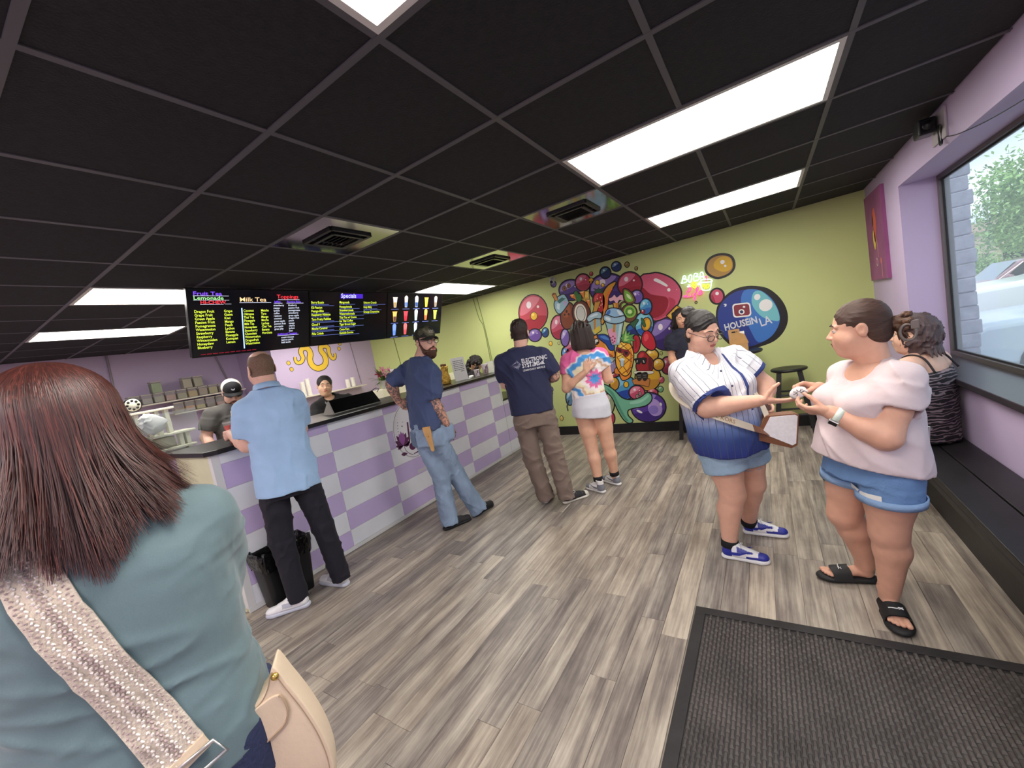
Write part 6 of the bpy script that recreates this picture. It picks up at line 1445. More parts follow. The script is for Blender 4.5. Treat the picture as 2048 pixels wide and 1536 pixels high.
def attr_mat(name, attr='col', rough=.8, bump=(12, .4)):
    m = mat(name, (200, 200, 200), rough, bump=bump); nt = m.node_tree; a = nt.nodes.new('ShaderNodeAttribute'); a.attribute_name = attr
    nt.links.new(a.outputs['Vector'], nt.nodes['Principled BSDF'].inputs['Base Color']); return m

# ---------------------------------------------------------------- woman in the tie-dye tee
def tiedye_woman():
    t = thing('person', 'woman in a pink and blue tie-dye tee and short pale grey skirt', 'person', (-1.86, 1.47, 0))
    fwd = nrm_(A(-.58, .81, 0)); rt = frame(fwd)[0]; P = A(-1.872, 1.465, .86); N = A(-1.865, 1.468, 1.40)
    shL, shR = A(-2.005, 1.405, 1.325), A(-1.725, 1.55, 1.315); elL, wrL = A(-2.045, 1.36, 1.045), A(-1.815, 1.345, 1.185); elR, wrR = A(-1.70, 1.585, 1.06), A(-1.80, 1.74, 1.08)
    hipL, hipR = A(-1.945, 1.43, .80), A(-1.795, 1.50, .80); knL, knR = A(-1.925, 1.445, .42), A(-1.785, 1.515, .44); anL, anR = A(-1.895, 1.405, .09), A(-1.79, 1.58, .09)
    hc = A(-1.868, 1.475, 1.535); hd, L, R = head_mesh(hc, A(-.70, .70, -.02), A(0, 0, 1), .95, .0048, N + A(0, 0, -.03), .05)
    lo, hi = box_of([P, N, shL, shR, elL, elR, wrL, wrR, anL, anR, hipL], .15); F = Field(lo, hi, .0088)
    F.loft(P, N, rt, [(0, .14, .10), (.5, .12, .09), (.85, .13, .08), (1, .055, .05)], .03); F.cone(N - A(0, 0, .07), shL, .05, .045, .04); F.cone(N - A(0, 0, .07), shR, .05, .045, .04)
    for a, b, c in ((shL, elL, wrL), (shR, elR, wrR)): limb(F, a, b, c, (.052, .045, .042, .042, .027))
    for a, b, c in ((hipL, knL, anL), (hipR, knR, anR)): limb(F, a, b, c, (.094, .062, .054, .059, .036), .02, -fwd * .014)
    body = [F.mesh() + (0,)] + hd
    body.append(hand_mesh(wrL, A(.30, .06, .9), A(-.25, .9, .1), -1, (.55, .4, .6, .9), .14, (.6, .6, .1), .88, .0036, elL, .027) + (0,))
    body.append(hand_mesh(wrR, A(-.8, .5, .1), A(0, 0, -1), 1, (.4, .4, .4, .4), .08, (.6, .5, .3), .88, .0045, elR, .027) + (0,))
    soft_obj('body', body, [S_WARM, M_EYEW, M_IRIS, BROW, M_LIP, STUBD], t)
    F = Field(L(0, -.03, -.02) - .21, L(0, -.03, -.02) + .21, .0052)
    F.ell(L(0, -.012, .035), (.086, .104, .090), R, 0)
    F.loft(L(0, -.020, .05), L(0, -.026, -.165), R[0], [(0, .092, .105), (.35, .104, .108, -.0), (.7, .112, .105, .0), (1, .105, .092, .005)], .03)
    F.ell(L(0, .135, -.05), (.065, .09, .13), R, .02, 'sub'); F.wrinkle(.010, 46, 3, (1, 1, .18)); F.ell(L(0, .02, -.13), (.06, .07, .12), R, .01, 'sub')
    soft_obj('hair', [F.mesh() + (0,)], H_DARK, t, flow_attr(L(0, -.01, 0), R[2], R[1]))
    def dye(V):
        u = (V - A(-1.87, 1.465, 0)) @ rt; z = V[:, 2]; bk = -((V - A(-1.87, 1.465, 0)) @ fwd)
        r = np.hypot(u - .055, (z - 1.10) * 1.05); ang = np.arctan2(z - 1.10, u - .055)
        rr = r + .012 * np.sin(ang * 9) + .006 * np.sin(ang * 23)
        pink = np.array(lin((226, 104, 158))[:3]); blue = np.array(lin((74, 150, 214))[:3]); white = np.array(lin((238, 228, 224))[:3]); cream = np.array(lin((236, 226, 190))[:3]); tan = np.array(lin((206, 168, 138))[:3])
        C = np.tile(white, (len(V), 1)); sm = lambda x, a, b_: np.clip((x - a) / .012 + .5, 0, 1) * np.clip((b_ - x) / .012 + .5, 0, 1); up_ = lambda x: np.clip(x / .03 + .5, 0, 1)
        def put(w, c): C[:] = C * (1 - w[:, None]) + c * w[:, None]
        put(sm(rr, -1, .085), pink); put(sm(rr, -1, .048), blue); put(sm(rr, .125, .15) * up_(1.1 - z), cream); put(sm(rr, .15, .175), tan); put(sm(rr, .185, .225) * up_(1.05 - z), blue)
        put(sm(rr, .20, .255) * up_(z - 1.12), blue); put(sm(rr, .268, 9) * up_(z - 1.1), pink); put(np.clip((.925 + .01 * np.sin(u * 40) - z) / .015 + .5, 0, 1), pink); put(sm(rr, .15, .20) * up_(-.03 - u) * up_(z - 1.05), cream)
        n = np.sin(V @ A(40, 31, 22)) * .05 + 1; return C * n[:, None]
    F = shirt(P + A(0, 0, .02), N, rt, [(0, .168, .118), (.2, .160, .115), (.45, .148, .108), (.75, .165, .112), (.88, .150, .090), (.97, .085, .065)], shL, shR, shL + (elL - shL) * .52, shR + (elR - shR) * .52, (.068, .064), .0072, (.008, 18, 21, (1, 1, .7)))
    F.ell(N - fwd * .075 + A(0, 0, .01), (.085, .085, .075), None, .006, 'sub')
    soft_obj('tie_dye_tee', [F.mesh() + (0,)], attr_mat('tie_dye_cotton'), t, {'col': dye})
    M_SK = cloth_mat('pale_grey_jersey', (206, 206, 214), (14, .3), .85); F = Field(*box_of([A(-1.87, 1.465, .70), A(-1.87, 1.465, .98)], .26), .0078)
    F.loft(A(-1.877, 1.462, .722), A(-1.87, 1.465, .965), rt, [(0, .190, .150), (.5, .182, .145), (.85, .162, .12), (1, .155, .115)], 0)
    F.wrinkle(.005, 14, 2, (1, 1, .4)); F.loft(A(-1.877, 1.462, .69), A(-1.87, 1.465, .78), rt, [(0, .172, .132), (1, .166, .126)], 0, 'sub'); F.clip(A(-1.877, 1.462, .735), A(*( rt * -.14)) + A(0, 0, -1))
    soft_obj('skirt', [F.mesh() + (0,)], M_SK, t)
    b = MB(); b.tube([A(-2.035, 1.345, .93), A(-2.062, 1.34, .87), A(-2.055, 1.33, .83)], .007, 6); b.build('pocket_edge', mat('dark_pocket', (60, 60, 66), .8), t)
    Wt = mat('white_suede', (220, 218, 216), .6); Gy = mat('grey_suede', (120, 122, 130), .7); st = dict(sole=Wt, upper=[Wt, Gy], high=.125, sole_h=.028, swoosh=Gy, lace=Wt, pattern=lambda f: ((f[:, 1] < .075) & (f[:, 2] < .085) | (f[:, 1] > .2) & (f[:, 2] < .06)).astype(int))
    shoe(t, (-1.825, 1.355), (-2.06, 1.46), st, -1, .93); shoe(t, (-1.735, 1.555), (-1.956, 1.677), st, 1, .93)
    for a, kn in ((anL, knL), (anR, knR)): b = MB(); d = nrm_(kn - a); b.cyl(a + d * .015, a + d * .058, .046, .046, 16); b.build('sock', mat('black_sock', (24, 24, 28), .9), t, True)
    return t

def denim(name, c): return mat(name, c, .8, vary=(6, .16), bump=(90, .35))
# ---------------------------------------------------------------- woman in the striped baseball shirt
def baseball_woman():
    t = thing('person', 'woman with glasses in a white to navy pinstriped jersey reaching out her hand', 'person', (-.62, .60, 0))
    fwd = nrm_(A(.74, -.67, 0)); rt = frame(fwd)[0]; P = A(-.645, .585, .66); N = A(-.735, .575, 1.275)
    shR, shL = A(-.845, .465, 1.205), A(-.585, .735, 1.215); elR, wrR = A(-.715, .335, .99), A(-.455, .385, 1.00); elL, wrL = A(-.425, .785, 1.01), A(-.43, .69, .93)
    hipR, hipL = A(-.70, .53, .72), A(-.575, .66, .72); knR, knL = A(-.66, .515, .40), A(-.555, .70, .40); anR, anL = A(-.712, .487, .09), A(-.615, .80, .09)
    up = nrm_(A(.06, -.12, 1)); hc = A(-.715, .555, 1.425); hd, L, R = head_mesh(hc, nrm_(A(.72, -.58, -.38)), up, 1.02, .004, N + A(-.01, .01, -.03), .06, .012, smile=.004, lid=.0005, look=.003, brow=.0055)
    lo, hi = box_of([P, N, shL, shR, elL, elR, wrL, wrR, anL, anR, hipL], .16); F = Field(lo, hi, .008)
    F.loft(P, N, rt, [(0, .17, .14), (.5, .17, .14), (.85, .15, .09), (1, .06, .06)], .03)
    for a, b, c in ((shL, elL, wrL), (shR, elR, wrR)): limb(F, a, b, c, (.066, .056, .054, .054, .032))
    for a, b, c in ((hipL, knL, anL), (hipR, knR, anR)): limb(F, a, b, c, (.105, .074, .064, .068, .042), .025, -fwd * .016)
    body = [F.mesh() + (0,)] + hd
    body.append(hand_mesh(wrR, nrm_(A(.98, .12, -.14)), A(-.1, .35, .93), 1, (.12, .10, .10, .12), .10, (.42, .30, .80), 1.0, .003, elR, .031) + (0,))
    body.append(hand_mesh(wrL, A(.3, -.7, -.5), A(-.8, -.3, 0), -1, (.6, .6, .6, .6), .06, (.6, .5, .3), .95, .004, elL, .031) + (0,))
    soft_obj('body', body, [skin_mat('skin_rosy', (216, 168, 145)), M_EYEW, M_IRIS, BROW, M_LIP, STUBD], t)
    # hair pulled up into a bun
    F = Field(L(0, -.03, .05) - .2, L(0, -.03, .05) + .2, .0046)
    F.ell(L(0, -.012, .036), (.084, .103, .091), R, 0); F.ell(L(0, -.03, -.05), (.074, .07, .05), R, .02)
    for x in (-1, 1): F.ell(L(x * .092, -.004, -.012), (.022, .03, .036), R, .006, 'sub')
    for a, r in ((0, .036), (70, .03), (150, .032), (230, .03), (300, .028)): F.ell(L(.02 * math.cos(math.radians(a)) - .012, -.118 + .02 * math.sin(math.radians(a)), .075 + .016 * math.sin(math.radians(a * 1.7))), (r, r, r * .9), R, .008)
    F.wrinkle(.005, 60, 4); F.ell(L(0, .108, -.045), (.070, .078, .118), R, .006, 'sub')
    for x in (-1, 1): F.ell(L(x * .092, .002, -.012), (.022, .03, .036), R, .004, 'sub')
    soft_obj('hair', [F.mesh() + (0,)], H_BLACK, t, flow_attr(hc, R[1], R[2]))
    glasses(t, lambda x, y, z: L(x, y + .002, z - .006), 1.0, mat('black_frame', (28, 24, 26), .3), clear_mat('spectacle_lens', (244, 246, 248), .1, .03))
    # jersey
    m = mat('pinstripe_jersey', (226, 226, 230), .75, bump=(10, .5)); nt = m.node_tree; a = nt.nodes.new('ShaderNodeAttribute'); a.attribute_name = 'st'; sx = nt.nodes.new('ShaderNodeSeparateXYZ'); nt.links.new(a.outputs['Vector'], sx.inputs[0])
    def mth(op, x, y=None):
        n = nt.nodes.new('ShaderNodeMath'); n.operation = op
        for i, q in enumerate((x, y)):
            if q is None: continue
            if isinstance(q, (int, float)): n.inputs[i].default_value = q
            else: nt.links.new(q, n.inputs[i])
        return n.outputs[0]
    fr = mth('FRACT', mth('MULTIPLY', sx.outputs['X'], 1 / .034)); line = mth('LESS_THAN', fr, .085)
    rp = nt.nodes.new('ShaderNodeValToRGB'); nt.links.new(sx.outputs['Y'], rp.inputs['Fac']); cr = rp.color_ramp
    cr.elements[0].position = 0.04; cr.elements[0].color = lin((36, 50, 120)); cr.elements[1].position = .62; cr.elements[1].color = lin((214, 212, 216))
    for pz, c in ((.20, (52, 74, 132)), (.30, (92, 116, 168)), (.42, (178, 186, 214))): e = cr.elements.new(pz); e.color = lin(c)
    mx = nt.nodes.new('ShaderNodeMix'); mx.data_type = 'RGBA'; mx.inputs['B'].default_value = lin((72, 80, 104)); nt.links.new(line, mx.inputs['Factor']); nt.links.new(rp.outputs['Color'], mx.inputs['A'])
    nv = nt.nodes.new('ShaderNodeMix'); nv.data_type = 'RGBA'; nv.inputs['B'].default_value = lin((44, 58, 116)); nt.links.new(mth('GREATER_THAN', sx.outputs['Z'], 0.0), nv.inputs['Factor']); nt.links.new(mx.outputs['Result'], nv.inputs['A']); nt.links.new(nv.outputs['Result'], nt.nodes['Principled BSDF'].inputs['Base Color'])
    endR, endL = elR + (wrR - elR) * .10 + A(0, 0, .025), shL + (elL - shL) * .62
    def st(V):
        d = V - P; x = d @ rt; y = d @ fwd; ang = np.arctan2(x, y); u = ang * .21
        v = (V[:, 2] - .66) / .64; z = -np.ones(len(V))
        for sh, en, el in ((shR, endR, endR), (shL, endL, elL)):
            ax = nrm_(el - sh); tt = (V - sh) @ ax; q = V - sh - tt[:, None] * ax; rad = np.linalg.norm(q, axis=1); e1 = nrm_(np.cross(ax, fwd)); e2 = np.cross(ax, e1)
            on = (rad < .118) & (tt > .03) & (tt < np.linalg.norm(en - sh) + .03) & ((q @ nrm_(sh - (shL + shR) / 2) > -.055) | (tt > np.linalg.norm(en - sh) * .55))
            u = np.where(on, np.arctan2(q @ e1, q @ e2) * .095, u); v = np.where(on, .9, v); z = np.where(on, np.clip((tt - np.linalg.norm(en - sh) + .027) * 60, -1, 1), z)
        z = np.where((y > .02) & (V[:, 2] > .93) & (np.abs(x) < .06), np.clip((.009 - np.abs(x + .012)) * 100, -1, 1), z)
        return np.stack([u, v, z], 1)
    F = shirt(P, N, rt, [(0, .215, .195, .015), (.2, .222, .205, .02), (.45, .222, .200, .02), (.7, .212, .175, .015), (.88, .165, .115), (1.0, .085, .08)], shL, shR, endL, endR, (.100, .100), .0072, (.009, 15, 33, (1, 1, .7)), hem_n=(A(-.645, .585, .672), A(.0, .0, -1)))
    for x in (-1, 1): F.ell(P + (N - P) * .68 + rt * x * .095 + fwd * .125, (.085, .085, .075), None, .05)
    F.ell(N + fwd * .075 + A(0, 0, .0), (.055, .055, .085), None, .01, 'sub')
    soft_obj('jersey', [F.mesh() + (0,)], m, t, {'st': st})
    b = MB(); ring = []
    for q, (r, dz) in enumerate(((.070, -.02), (.070, .030), (.076, .032), (.094, -.008))):
        ring.append([N + rt * r * 1.05 * math.sin(a_) - fwd * (r * 1.05 * math.cos(a_)) + A(0, 0, .006 + dz - .05 * max(0, -math.cos(a_)) ** 1.5 * 1.0) for a_ in np.linspace(-2.55, 2.55, 26)])
    b.grid(ring); b.build('collar', mat('white_collar', (226, 226, 232), .75), t, True)
    for k in range(3):
        q = surf(F, N + A(0, 0, -.10 - k * .085) + rt * .012 + fwd * .4, -fwd, .001); MB().ball(q, (.006, .006, .006), 8).build('button', mat('navy_button', (34, 38, 70), .3), t, True)
    Msh = denim('light_denim', (150, 176, 198)); F = legs_field((hipR, hipL), (hipR + (knR - hipR) * .35, hipL + (knL - hipL) * .35), (hipR + (knR - hipR) * .52, hipL + (knL - hipL) * .48), (.128, .124, .128), (A(-.64, .59, .64), A(-.645, .585, .80), [(0, .195, .165), (1, .19, .165)]), rt, .0078, (.003, 18, 2), .015)
    soft_obj('denim_shorts', [F.mesh() + (0,)], Msh, t)
    W = mat('white_leather', (228, 228, 230), .42); B = mat('royal_blue_leather', (44, 52, 150), .4); st_ = dict(sole=W, upper=[W, B], lace=W, high=.092, sole_h=.030, swoosh=B, pattern=lambda f: ((f[:, 1] < .07) | (f[:, 1] > .215) | ((f[:, 2] < .045) & (f[:, 1] > .15)) | ((f[:, 1] > .10) & (f[:, 1] < .19) & (f[:, 2] > .060) & (np.abs(f[:, 0]) > .02))).astype(int))
    for hl, te, sd in (((-.765, .482), (-.505, .445), 1), ((-.66, .815), (-.44, .805), -1)):
        r_ = shoe(t, hl, te, st_, sd, .97)
        h0 = A(hl[0], hl[1], 0)
    for a_, kn in ((anR, knR), (anL, knL)): b = MB(); d = nrm_(kn - a_); b.cyl(a_ - d * .02, a_ + d * .022, .047, .050, 16); b.build('sock', mat('black_sock', (24, 24, 28), .9), t, True)
    # crossbody bag
    g = thing('crossbody_bag', 'white monogram and brown leather crossbody bag with a lettered fabric strap', 'handbag', (-.38, .50, .72))
    MWm = mat('white_monogram_canvas', (226, 226, 230), .5, vary=(60, .06)); MBr = mat('brown_leather', (122, 80, 56), .45, bump=(60, .15)); MGo = mat('gold_metal', (216, 180, 110), .25, .9)
    f2 = nrm_(A(.20, -.98, 0)); x2 = nrm_(A(.98, .20, 0)); Mb = basis(A(-.385, .47, .79), x2, (0, 0, 1), f2)
    pl_ = [(-.125, -.02), (.055, -.085), (.075, -.075), (.10, .085), (.09, .095), (-.045, .095), (-.06, .085)]
    MB().prism([(-.12, -.03), (.055, -.095), (.085, -.08), (.108, .09), (.09, .10), (-.05, .10)], .075, Mb @ T(0, 0, -.085)).build('body', MBr, g)
    MB().prism([(-.08, .005), (.06, -.078), (.078, -.068), (.10, .085), (.09, .094), (-.03, .094)], .004, Mb @ T(0, 0, -.0095)).build('front_panel', MWm, g)
    for x in (-.045, -.03, -.015): b = MB(); b.box((x - .14, .0, -.07), (x - .136, .10, -.02), Mb @ RZ(-28)); 
    b = MB(); b.tube([Mb @ Vector((-.115, -.02, -.04)), Mb @ Vector((-.08, .04, -.03)), Mb @ Vector((-.045, .10, -.03))], .005, 6); b.build('zip', MGo, g, True)
    b = MB(); b.tube([Mb @ Vector((-.118 + .014 * math.cos(a_), -.015 + .014 * math.sin(a_), -.02)) for a_ in np.linspace(0, 6.28, 14)], .003, 6, True); b.build('ring', MGo, g, True)
    way = [P + (N - P) * ((z - P[2]) / (N[2] - P[2])) + rt * .238 * math.sin(ph) + fwd * (.228 * math.cos(ph) + .02) for ph, z in ((-.5, .775), (-.1, .82), (.35, .88), (.8, .94), (1.3, 1.0), (1.8, 1.06), (2.4, 1.12), (2.9, 1.17))] + [A(-.80, .70, 1.275), A(-.70, .71, 1.30), A(-.60, .66, 1.23), A(-.52, .58, 1.10), A(-.46, .53, .98), A(-.43, .49, .88)]
    way = [A(*p) for p in catmull_open([tuple(p) for p in way], 5)]; out = []; c0 = A(-.68, .58, 0)
    JF = F
    b1 = MB(); b2 = MB(); rows = []
    for i, p in enumerate(way):
        tg = nrm_(way[min(i + 1, len(way) - 1)] - way[max(0, i - 1)]); o = nrm_(A(p[0] - c0[0], p[1] - c0[1], .25)); sd = nrm_(np.cross(tg, o)); rows.append([p + sd * .024 - o * .002, p + sd * .024 + o * .002, p - sd * .024 + o * .002, p - sd * .024 - o * .002])
    b1.grid(rows[:8], True); b1.build('leather_strap_end', MBr, g); b2.grid(rows[7:], True); b2.build('fabric_strap', mat('cream_strap', (216, 206, 186), .8), g)
    def on_strap(u, v):
        f_ = 7.5 + u / .030; i = int(max(0, min(len(rows) - 2, f_))); fr_ = f_ - i; c_ = [(rows[i][k] * (1 - fr_) + rows[i + 1][k] * fr_) for k in (1, 2)]; o = nrm_(np.cross(c_[0] - c_[1], rows[i + 1][1] - rows[i][1])); o = o if o @ (c_[0] - A(c0[0], c0[1], c_[0][2])) > 0 else -o
        return c_[1] + (c_[0] - c_[1]) * (.5 + v) + o * .0012
    vs, fs = text_mesh('MICHAEL KORS', .036, Matrix.Identity(4), 0, .01, 1.0); b = MB(); b.add([on_strap(.36 - v.x, v.y / .048 - .28) for v in vs], fs); b.build('strap_lettering', mat('tan_lettering', (158, 122, 80), .7), g)
    return t

# ---------------------------------------------------------------- woman in the pink tee
def pink_woman():
    t = thing('person', 'woman in a pale pink tee and rolled denim shorts holding a small shell piece', 'person', (-.07, .22, 0))
    fwd = nrm_(A(-.86, -.50, 0)); rt = frame(fwd)[0]; P = A(-.045, .225, .70); N = A(.005, .215, 1.175)
    shL, shR = A(.062, .085, 1.115), A(-.075, .365, 1.105); elL, wrL = A(-.015, .018, .89), A(-.185, .060, .995); elR, wrR = A(-.05, .42, .93), A(-.195, .31, 1.06)
    hipL, hipR = A(.015, .135, .73), A(-.085, .30, .73); knL, knR = A(-.015, .145, .405), A(-.15, .315, .405); anL, anR = A(-.028, .165, .105), A(-.075, .385, .105)
    hc = A(-.035, .215, 1.338); hd, L, R = head_mesh(hc, nrm_(A(-.985, .17, -.03)), nrm_(A(.06, 0, 1)), 1.0, .004, N + A(.0, .0, -.03), .062, .009, lid=.002, brow=.0050)
    lo, hi = box_of([P, N, shL, shR, elL, elR, wrL, wrR, anL, anR, hipL], .16); F = Field(lo, hi, .0075)
    F.loft(P, N, rt, [(0, .17, .14), (.5, .17, .14), (.85, .15, .10), (1, .06, .06)], .03); F.cone(N - A(0, 0, .06), shL, .055, .05, .05); F.cone(N - A(0, 0, .06), shR, .055, .05, .05)
    limb(F, shL, elL, wrL, (.062, .058, .055, .053, .031)); limb(F, shR, elR, wrR, (.060, .058, .052, .05, .030))
    for a, b, c in ((hipL, knL, anL), (hipR, knR, anR)): limb(F, a, b, c, (.108, .072, .062, .066, .040), .025, -fwd * .014)
    # feet in sandals
    feet = (((-.035, .245), (-.024, .045), 1), ((-.03, .405), (-.255, .375), -1))
    for (hx, hy), (tx, ty), sd in feet:
        h0 = A(hx, hy, 0); f0 = nrm_(A(tx - hx, ty - hy, 0)); r0 = frame(f0)[0]
        an = h0 + f0 * .055 + A(0, 0, .105); F.cone(an, h0 + f0 * .045 + A(0, 0, .055), .038, .030, .02); F.cone(h0 + f0 * .05 + A(0, 0, .06), h0 + f0 * .16 + A(0, 0, .046), .030, .022, .02); F.cone(h0 + f0 * .13 + A(0, 0, .048), h0 + f0 * .185 + A(0, 0, .042), .03, .028, .02, (A(0, 0, 1), .5))
    body = [F.mesh() + (0,)] + hd
    for (hx, hy), (tx, ty), sd in feet:
        h0 = A(hx, hy, 0); f0 = nrm_(A(tx - hx, ty - hy, 0)); r0 = frame(f0)[0]; Ft = Field(h0 + f0 * .2 - .09, h0 + f0 * .2 + .09, .003)
        for i, (x, l, r) in enumerate(((-.026, .232, .0115), (-.006, .230, .009), (.010, .224, .0085), (.023, .214, .008), (.034, .203, .0075))): Ft.cone(h0 + f0 * .18 + r0 * x * sd * .9 + A(0, 0, .042), h0 + f0 * l + r0 * x * sd + A(0, 0, .040), r * 1.05, r, .002)
        body.append(Ft.mesh() + (0,))
    body.append(hand_mesh(wrL, nrm_(A(-.93, .22, .12)), A(.15, .55, .75), -1, (.55, .60, .65, .7), .05, (.75, .25, .7), .93, .003, elL, .031) + (0,))
    body.append(hand_mesh(wrR, nrm_(A(-.88, -.28, .32)), A(-.2, -.55, -.75), 1, (.75, .8, .85, .9), .05, (.75, .2, .7), .93, .003, elR, .030) + (0,))
    soft_obj('body', body, [skin_mat('skin_pink', (210, 160, 136)), M_EYEW, M_IRIS, BROW, M_LIPD, STUBD], t)
    F = Field(L(0, -.05, .02) - .22, L(0, -.05, .02) + .22, .0045)
    F.ell(L(0, -.014, .036), (.083, .102, .090), R, 0); F.ell(L(0, -.055, -.03), (.072, .06, .06), R, .03); F.wrinkle(.003, 70, 4); F.ell(L(0, .112, -.045), (.074, .080, .118), R, .006, 'sub')
    for x in (-1, 1): F.ell(L(x * .092, .002, -.012), (.022, .028, .036), R, .004, 'sub')
    soft_obj('hair', [F.mesh() + (0,)], hair_mat('brown_black_hair', (30, 18, 14), (92, 56, 38)), t, flow_attr(hc, R[1], R[2]))
    F = Field(L(0, -.13, -.02) - .12, L(0, -.13, -.02) + .12, .0042); rg = random.Random(4)
    for k in range(16):
        a = rg.uniform(0, 6.28); F.cone(L(0, -.098, .0), L(.034 * math.cos(a), -.148 + rg.uniform(-.02, .012), .034 * math.sin(a) - .005), .020, rg.uniform(.008, .016), .006)
    for k in range(9): F.cone(L(rg.uniform(-.03, .03), -.125, -.02), L(rg.uniform(-.04, .04), -.12 - rg.uniform(0, .05), -.085 - rg.uniform(0, .03)), .010, .002, .004)
    F.wrinkle(.006, 90, 2); soft_obj('bun', [F.mesh() + (0,)], H_BROWN, t, flow_attr(hc, R[2], R[1]))
    cl = bpy.data.objects.new('hair_clip', None); COL.objects.link(cl); cl.parent = t; cl.location = Vector(L(0, -.15, -.03)) - parent_world(t); MC = mat('taupe_clip_plastic', (112, 102, 96), .3)
    Mc = basis(L(-.035, -.150, -.035), R[1], R[2], -R[0])
    b = MB(); b.tube([Mc @ Vector((-.022 + .022 * math.cos(a) * 1.1 + .02, .034 * math.sin(a) - .012, .004)) for a in np.linspace(0, 6.28, 18, endpoint=False)], .0055, 6, True); b.build('claw', MC, cl, True)
    MB().box((-.038, .0, -.012), (-.012, .036, .012), Mc, .003).build('hinge', MC, cl)
    M_TEE = cloth_mat('pale_pink_cotton', (206, 188, 190), (11, .5), .82)
    endL, endR = shL + (elL - shL) * .50, shR + (elR - shR) * .55
    F = shirt(P, N, rt, [(0, .226, .204, .012), (.18, .216, .196, .012), (.45, .194, .172, .015), (.70, .184, .152, .015), (.88, .158, .105, .0), (.97, .095, .08, -.01)], shL, shR, endL, endR, (.092, .092), .0072, (.010, 15, 41, (1, 1, .7)), hem_n=(A(-.06, .22, .715), nrm_(A(-.28, -.10, -1))), sub=True)
    for x in (-1, 1): F.ell(P + (N - P) * .66 + rt * x * .085 + fwd * .115, (.085, .085, .07), None, .05)
    F.ell(N + fwd * .085 + A(0, 0, .02), (.085, .085, .09), None, .008, 'sub')
    soft_obj('tee_shirt', [F.mesh() + (0,)], M_TEE, t)
    Md = denim('mid_blue_denim', (104, 138, 182)); sh_e = (hipL + (knL - hipL) * .50, hipR + (knR - hipR) * .42)
    F = legs_field((hipL, hipR), (hipL + (knL - hipL) * .30, hipR + (knR - hipR) * .28), sh_e, (.106, .108, .116), (A(-.045, .225, .66), A(-.035, .22, .855), [(0, .182, .160), (.5, .175, .155), (1, .15, .13)]), rt, .0075, (.004, 18, 2), .014)
    SF = F; soft_obj('denim_shorts', [F.mesh() + (0,)], Md, t)
    for hp, kn, en in ((hipL, knL, sh_e[0]), (hipR, knR, sh_e[1])):
        ax = nrm_(kn - hp); b = MB(); e1 = nrm_(np.cross(ax, fwd)); e2 = np.cross(ax, e1)
        b.grid([[en + ax * dz + (e1 * math.cos(a) + e2 * math.sin(a)) * r for a in np.linspace(0, 6.283, 30, endpoint=False)] for dz, r in ((-.028, .117), (-.028, .123), (.004, .123), (.004, .112))], True); b.build('rolled_cuff', denim('pale_cuff_denim', (134, 164, 200)), t, True)
    q = A(-.02, -.30, .60); b = MB(); pts = []
    b.grid([[surf(SF, A(-.075, -.30, z) + A(x, 0, 0), A(0, 1, 0), .004 + (.003 if 0 < i < 4 and 0 < j < 4 else 0)) for i, x in enumerate(np.linspace(-.05, .03, 5))] for j, z in enumerate((.572, .585, .60, .612, .620))]); b.build('torn_pocket_lining', mat('white_lining', (226, 224, 218), .8), t, True)
    # watch
    w = bpy.data.objects.new('watch', None); COL.objects.link(w); w.parent = t; ww = wrL + (elL - wrL) * .16; w.location = Vector(ww) - parent_world(t); ax = nrm_(elL - wrL); e1 = nrm_(np.cross(ax, A(0, 0, 1))); e2 = np.cross(ax, e1)
    b = MB(); b.grid([[ww + ax * dz + (e1 * math.cos(a) * .037 * s_ + e2 * math.sin(a) * .034 * s_) for a in np.linspace(0, 6.283, 24, endpoint=False)] for dz, s_ in ((-.013, .98), (-.013, 1.06), (.013, 1.09), (.013, 1.0))], True); b.build('strap', mat('pale_mint_strap', (206, 216, 204), .5), w, True)
    o = nrm_(A(-.55, -.55, -.62)); Mw = basis(ww + o * .037, nrm_(np.cross(ax, o)), ax, o); MB().box((-.017, -.019, -.004), (.017, .019, .008), Mw, .003).build('case', mat('silver_metal', (190, 188, 184), .3, .8), w); MB().box((-.014, -.016, .0082), (.014, .016, .0095), Mw).build('face', mat('dark_watch_glass', (18, 18, 22), .1), w)
    for k, ((hx, hy), (tx, ty), sd) in enumerate(feet):
        h0 = A(hx, hy, 0); f0 = nrm_(A(tx - hx, ty - hy, 0)); r0 = frame(f0)[0]; sl = bpy.data.objects.new('slide_sandal', None); COL.objects.link(sl); sl.parent = t; sl.location = Vector(h0) - parent_world(t)
        MK = mat('black_foam', (26, 26, 28), .6); Fs = Field(h0 + f0 * .12 - .17, h0 + f0 * .12 + .17, .0055); Fs.cone(h0 + f0 * .04 + A(0, 0, .017), h0 + f0 * .20 + A(0, 0, .017), .042, .050, .01, (A(0, 0, 1), .42)); Fs.cone(h0 + f0 * .19 + A(0, 0, .017), h0 + f0 * .225 + A(0, 0, .019), .050, .042, .01, (A(0, 0, 1), .42)); Fs.clip(A(0, 0, .002), A(0, 0, -1)); Fs.clip(A(0, 0, .032), A(0, 0, 1), .004)
        soft_obj('footbed', [Fs.mesh() + (0,)], MK, sl)
        b = MB(); rows = []
        for y in np.linspace(.115, .195, 5): rows.append([h0 + f0 * (y + .012 * (1 - abs(x))) + r0 * x * .051 + A(0, 0, .022 + (.060 - (y - .115) * .16) * max(0, 1 - abs(x) ** 2.6) ** .5) for x in np.linspace(-1, 1, 13)])
        b.grid(rows); b.grid([[p - A(0, 0, .004) for p in r] for r in rows[::-1]]); b.build('foot_strap', MK, sl, True)
        b = MB(); rr_ = rows[2]; b.tube([rr_[i] + A(0, 0, .002) for i in (5, 6, 7, 8, 9)], .0022, 5)
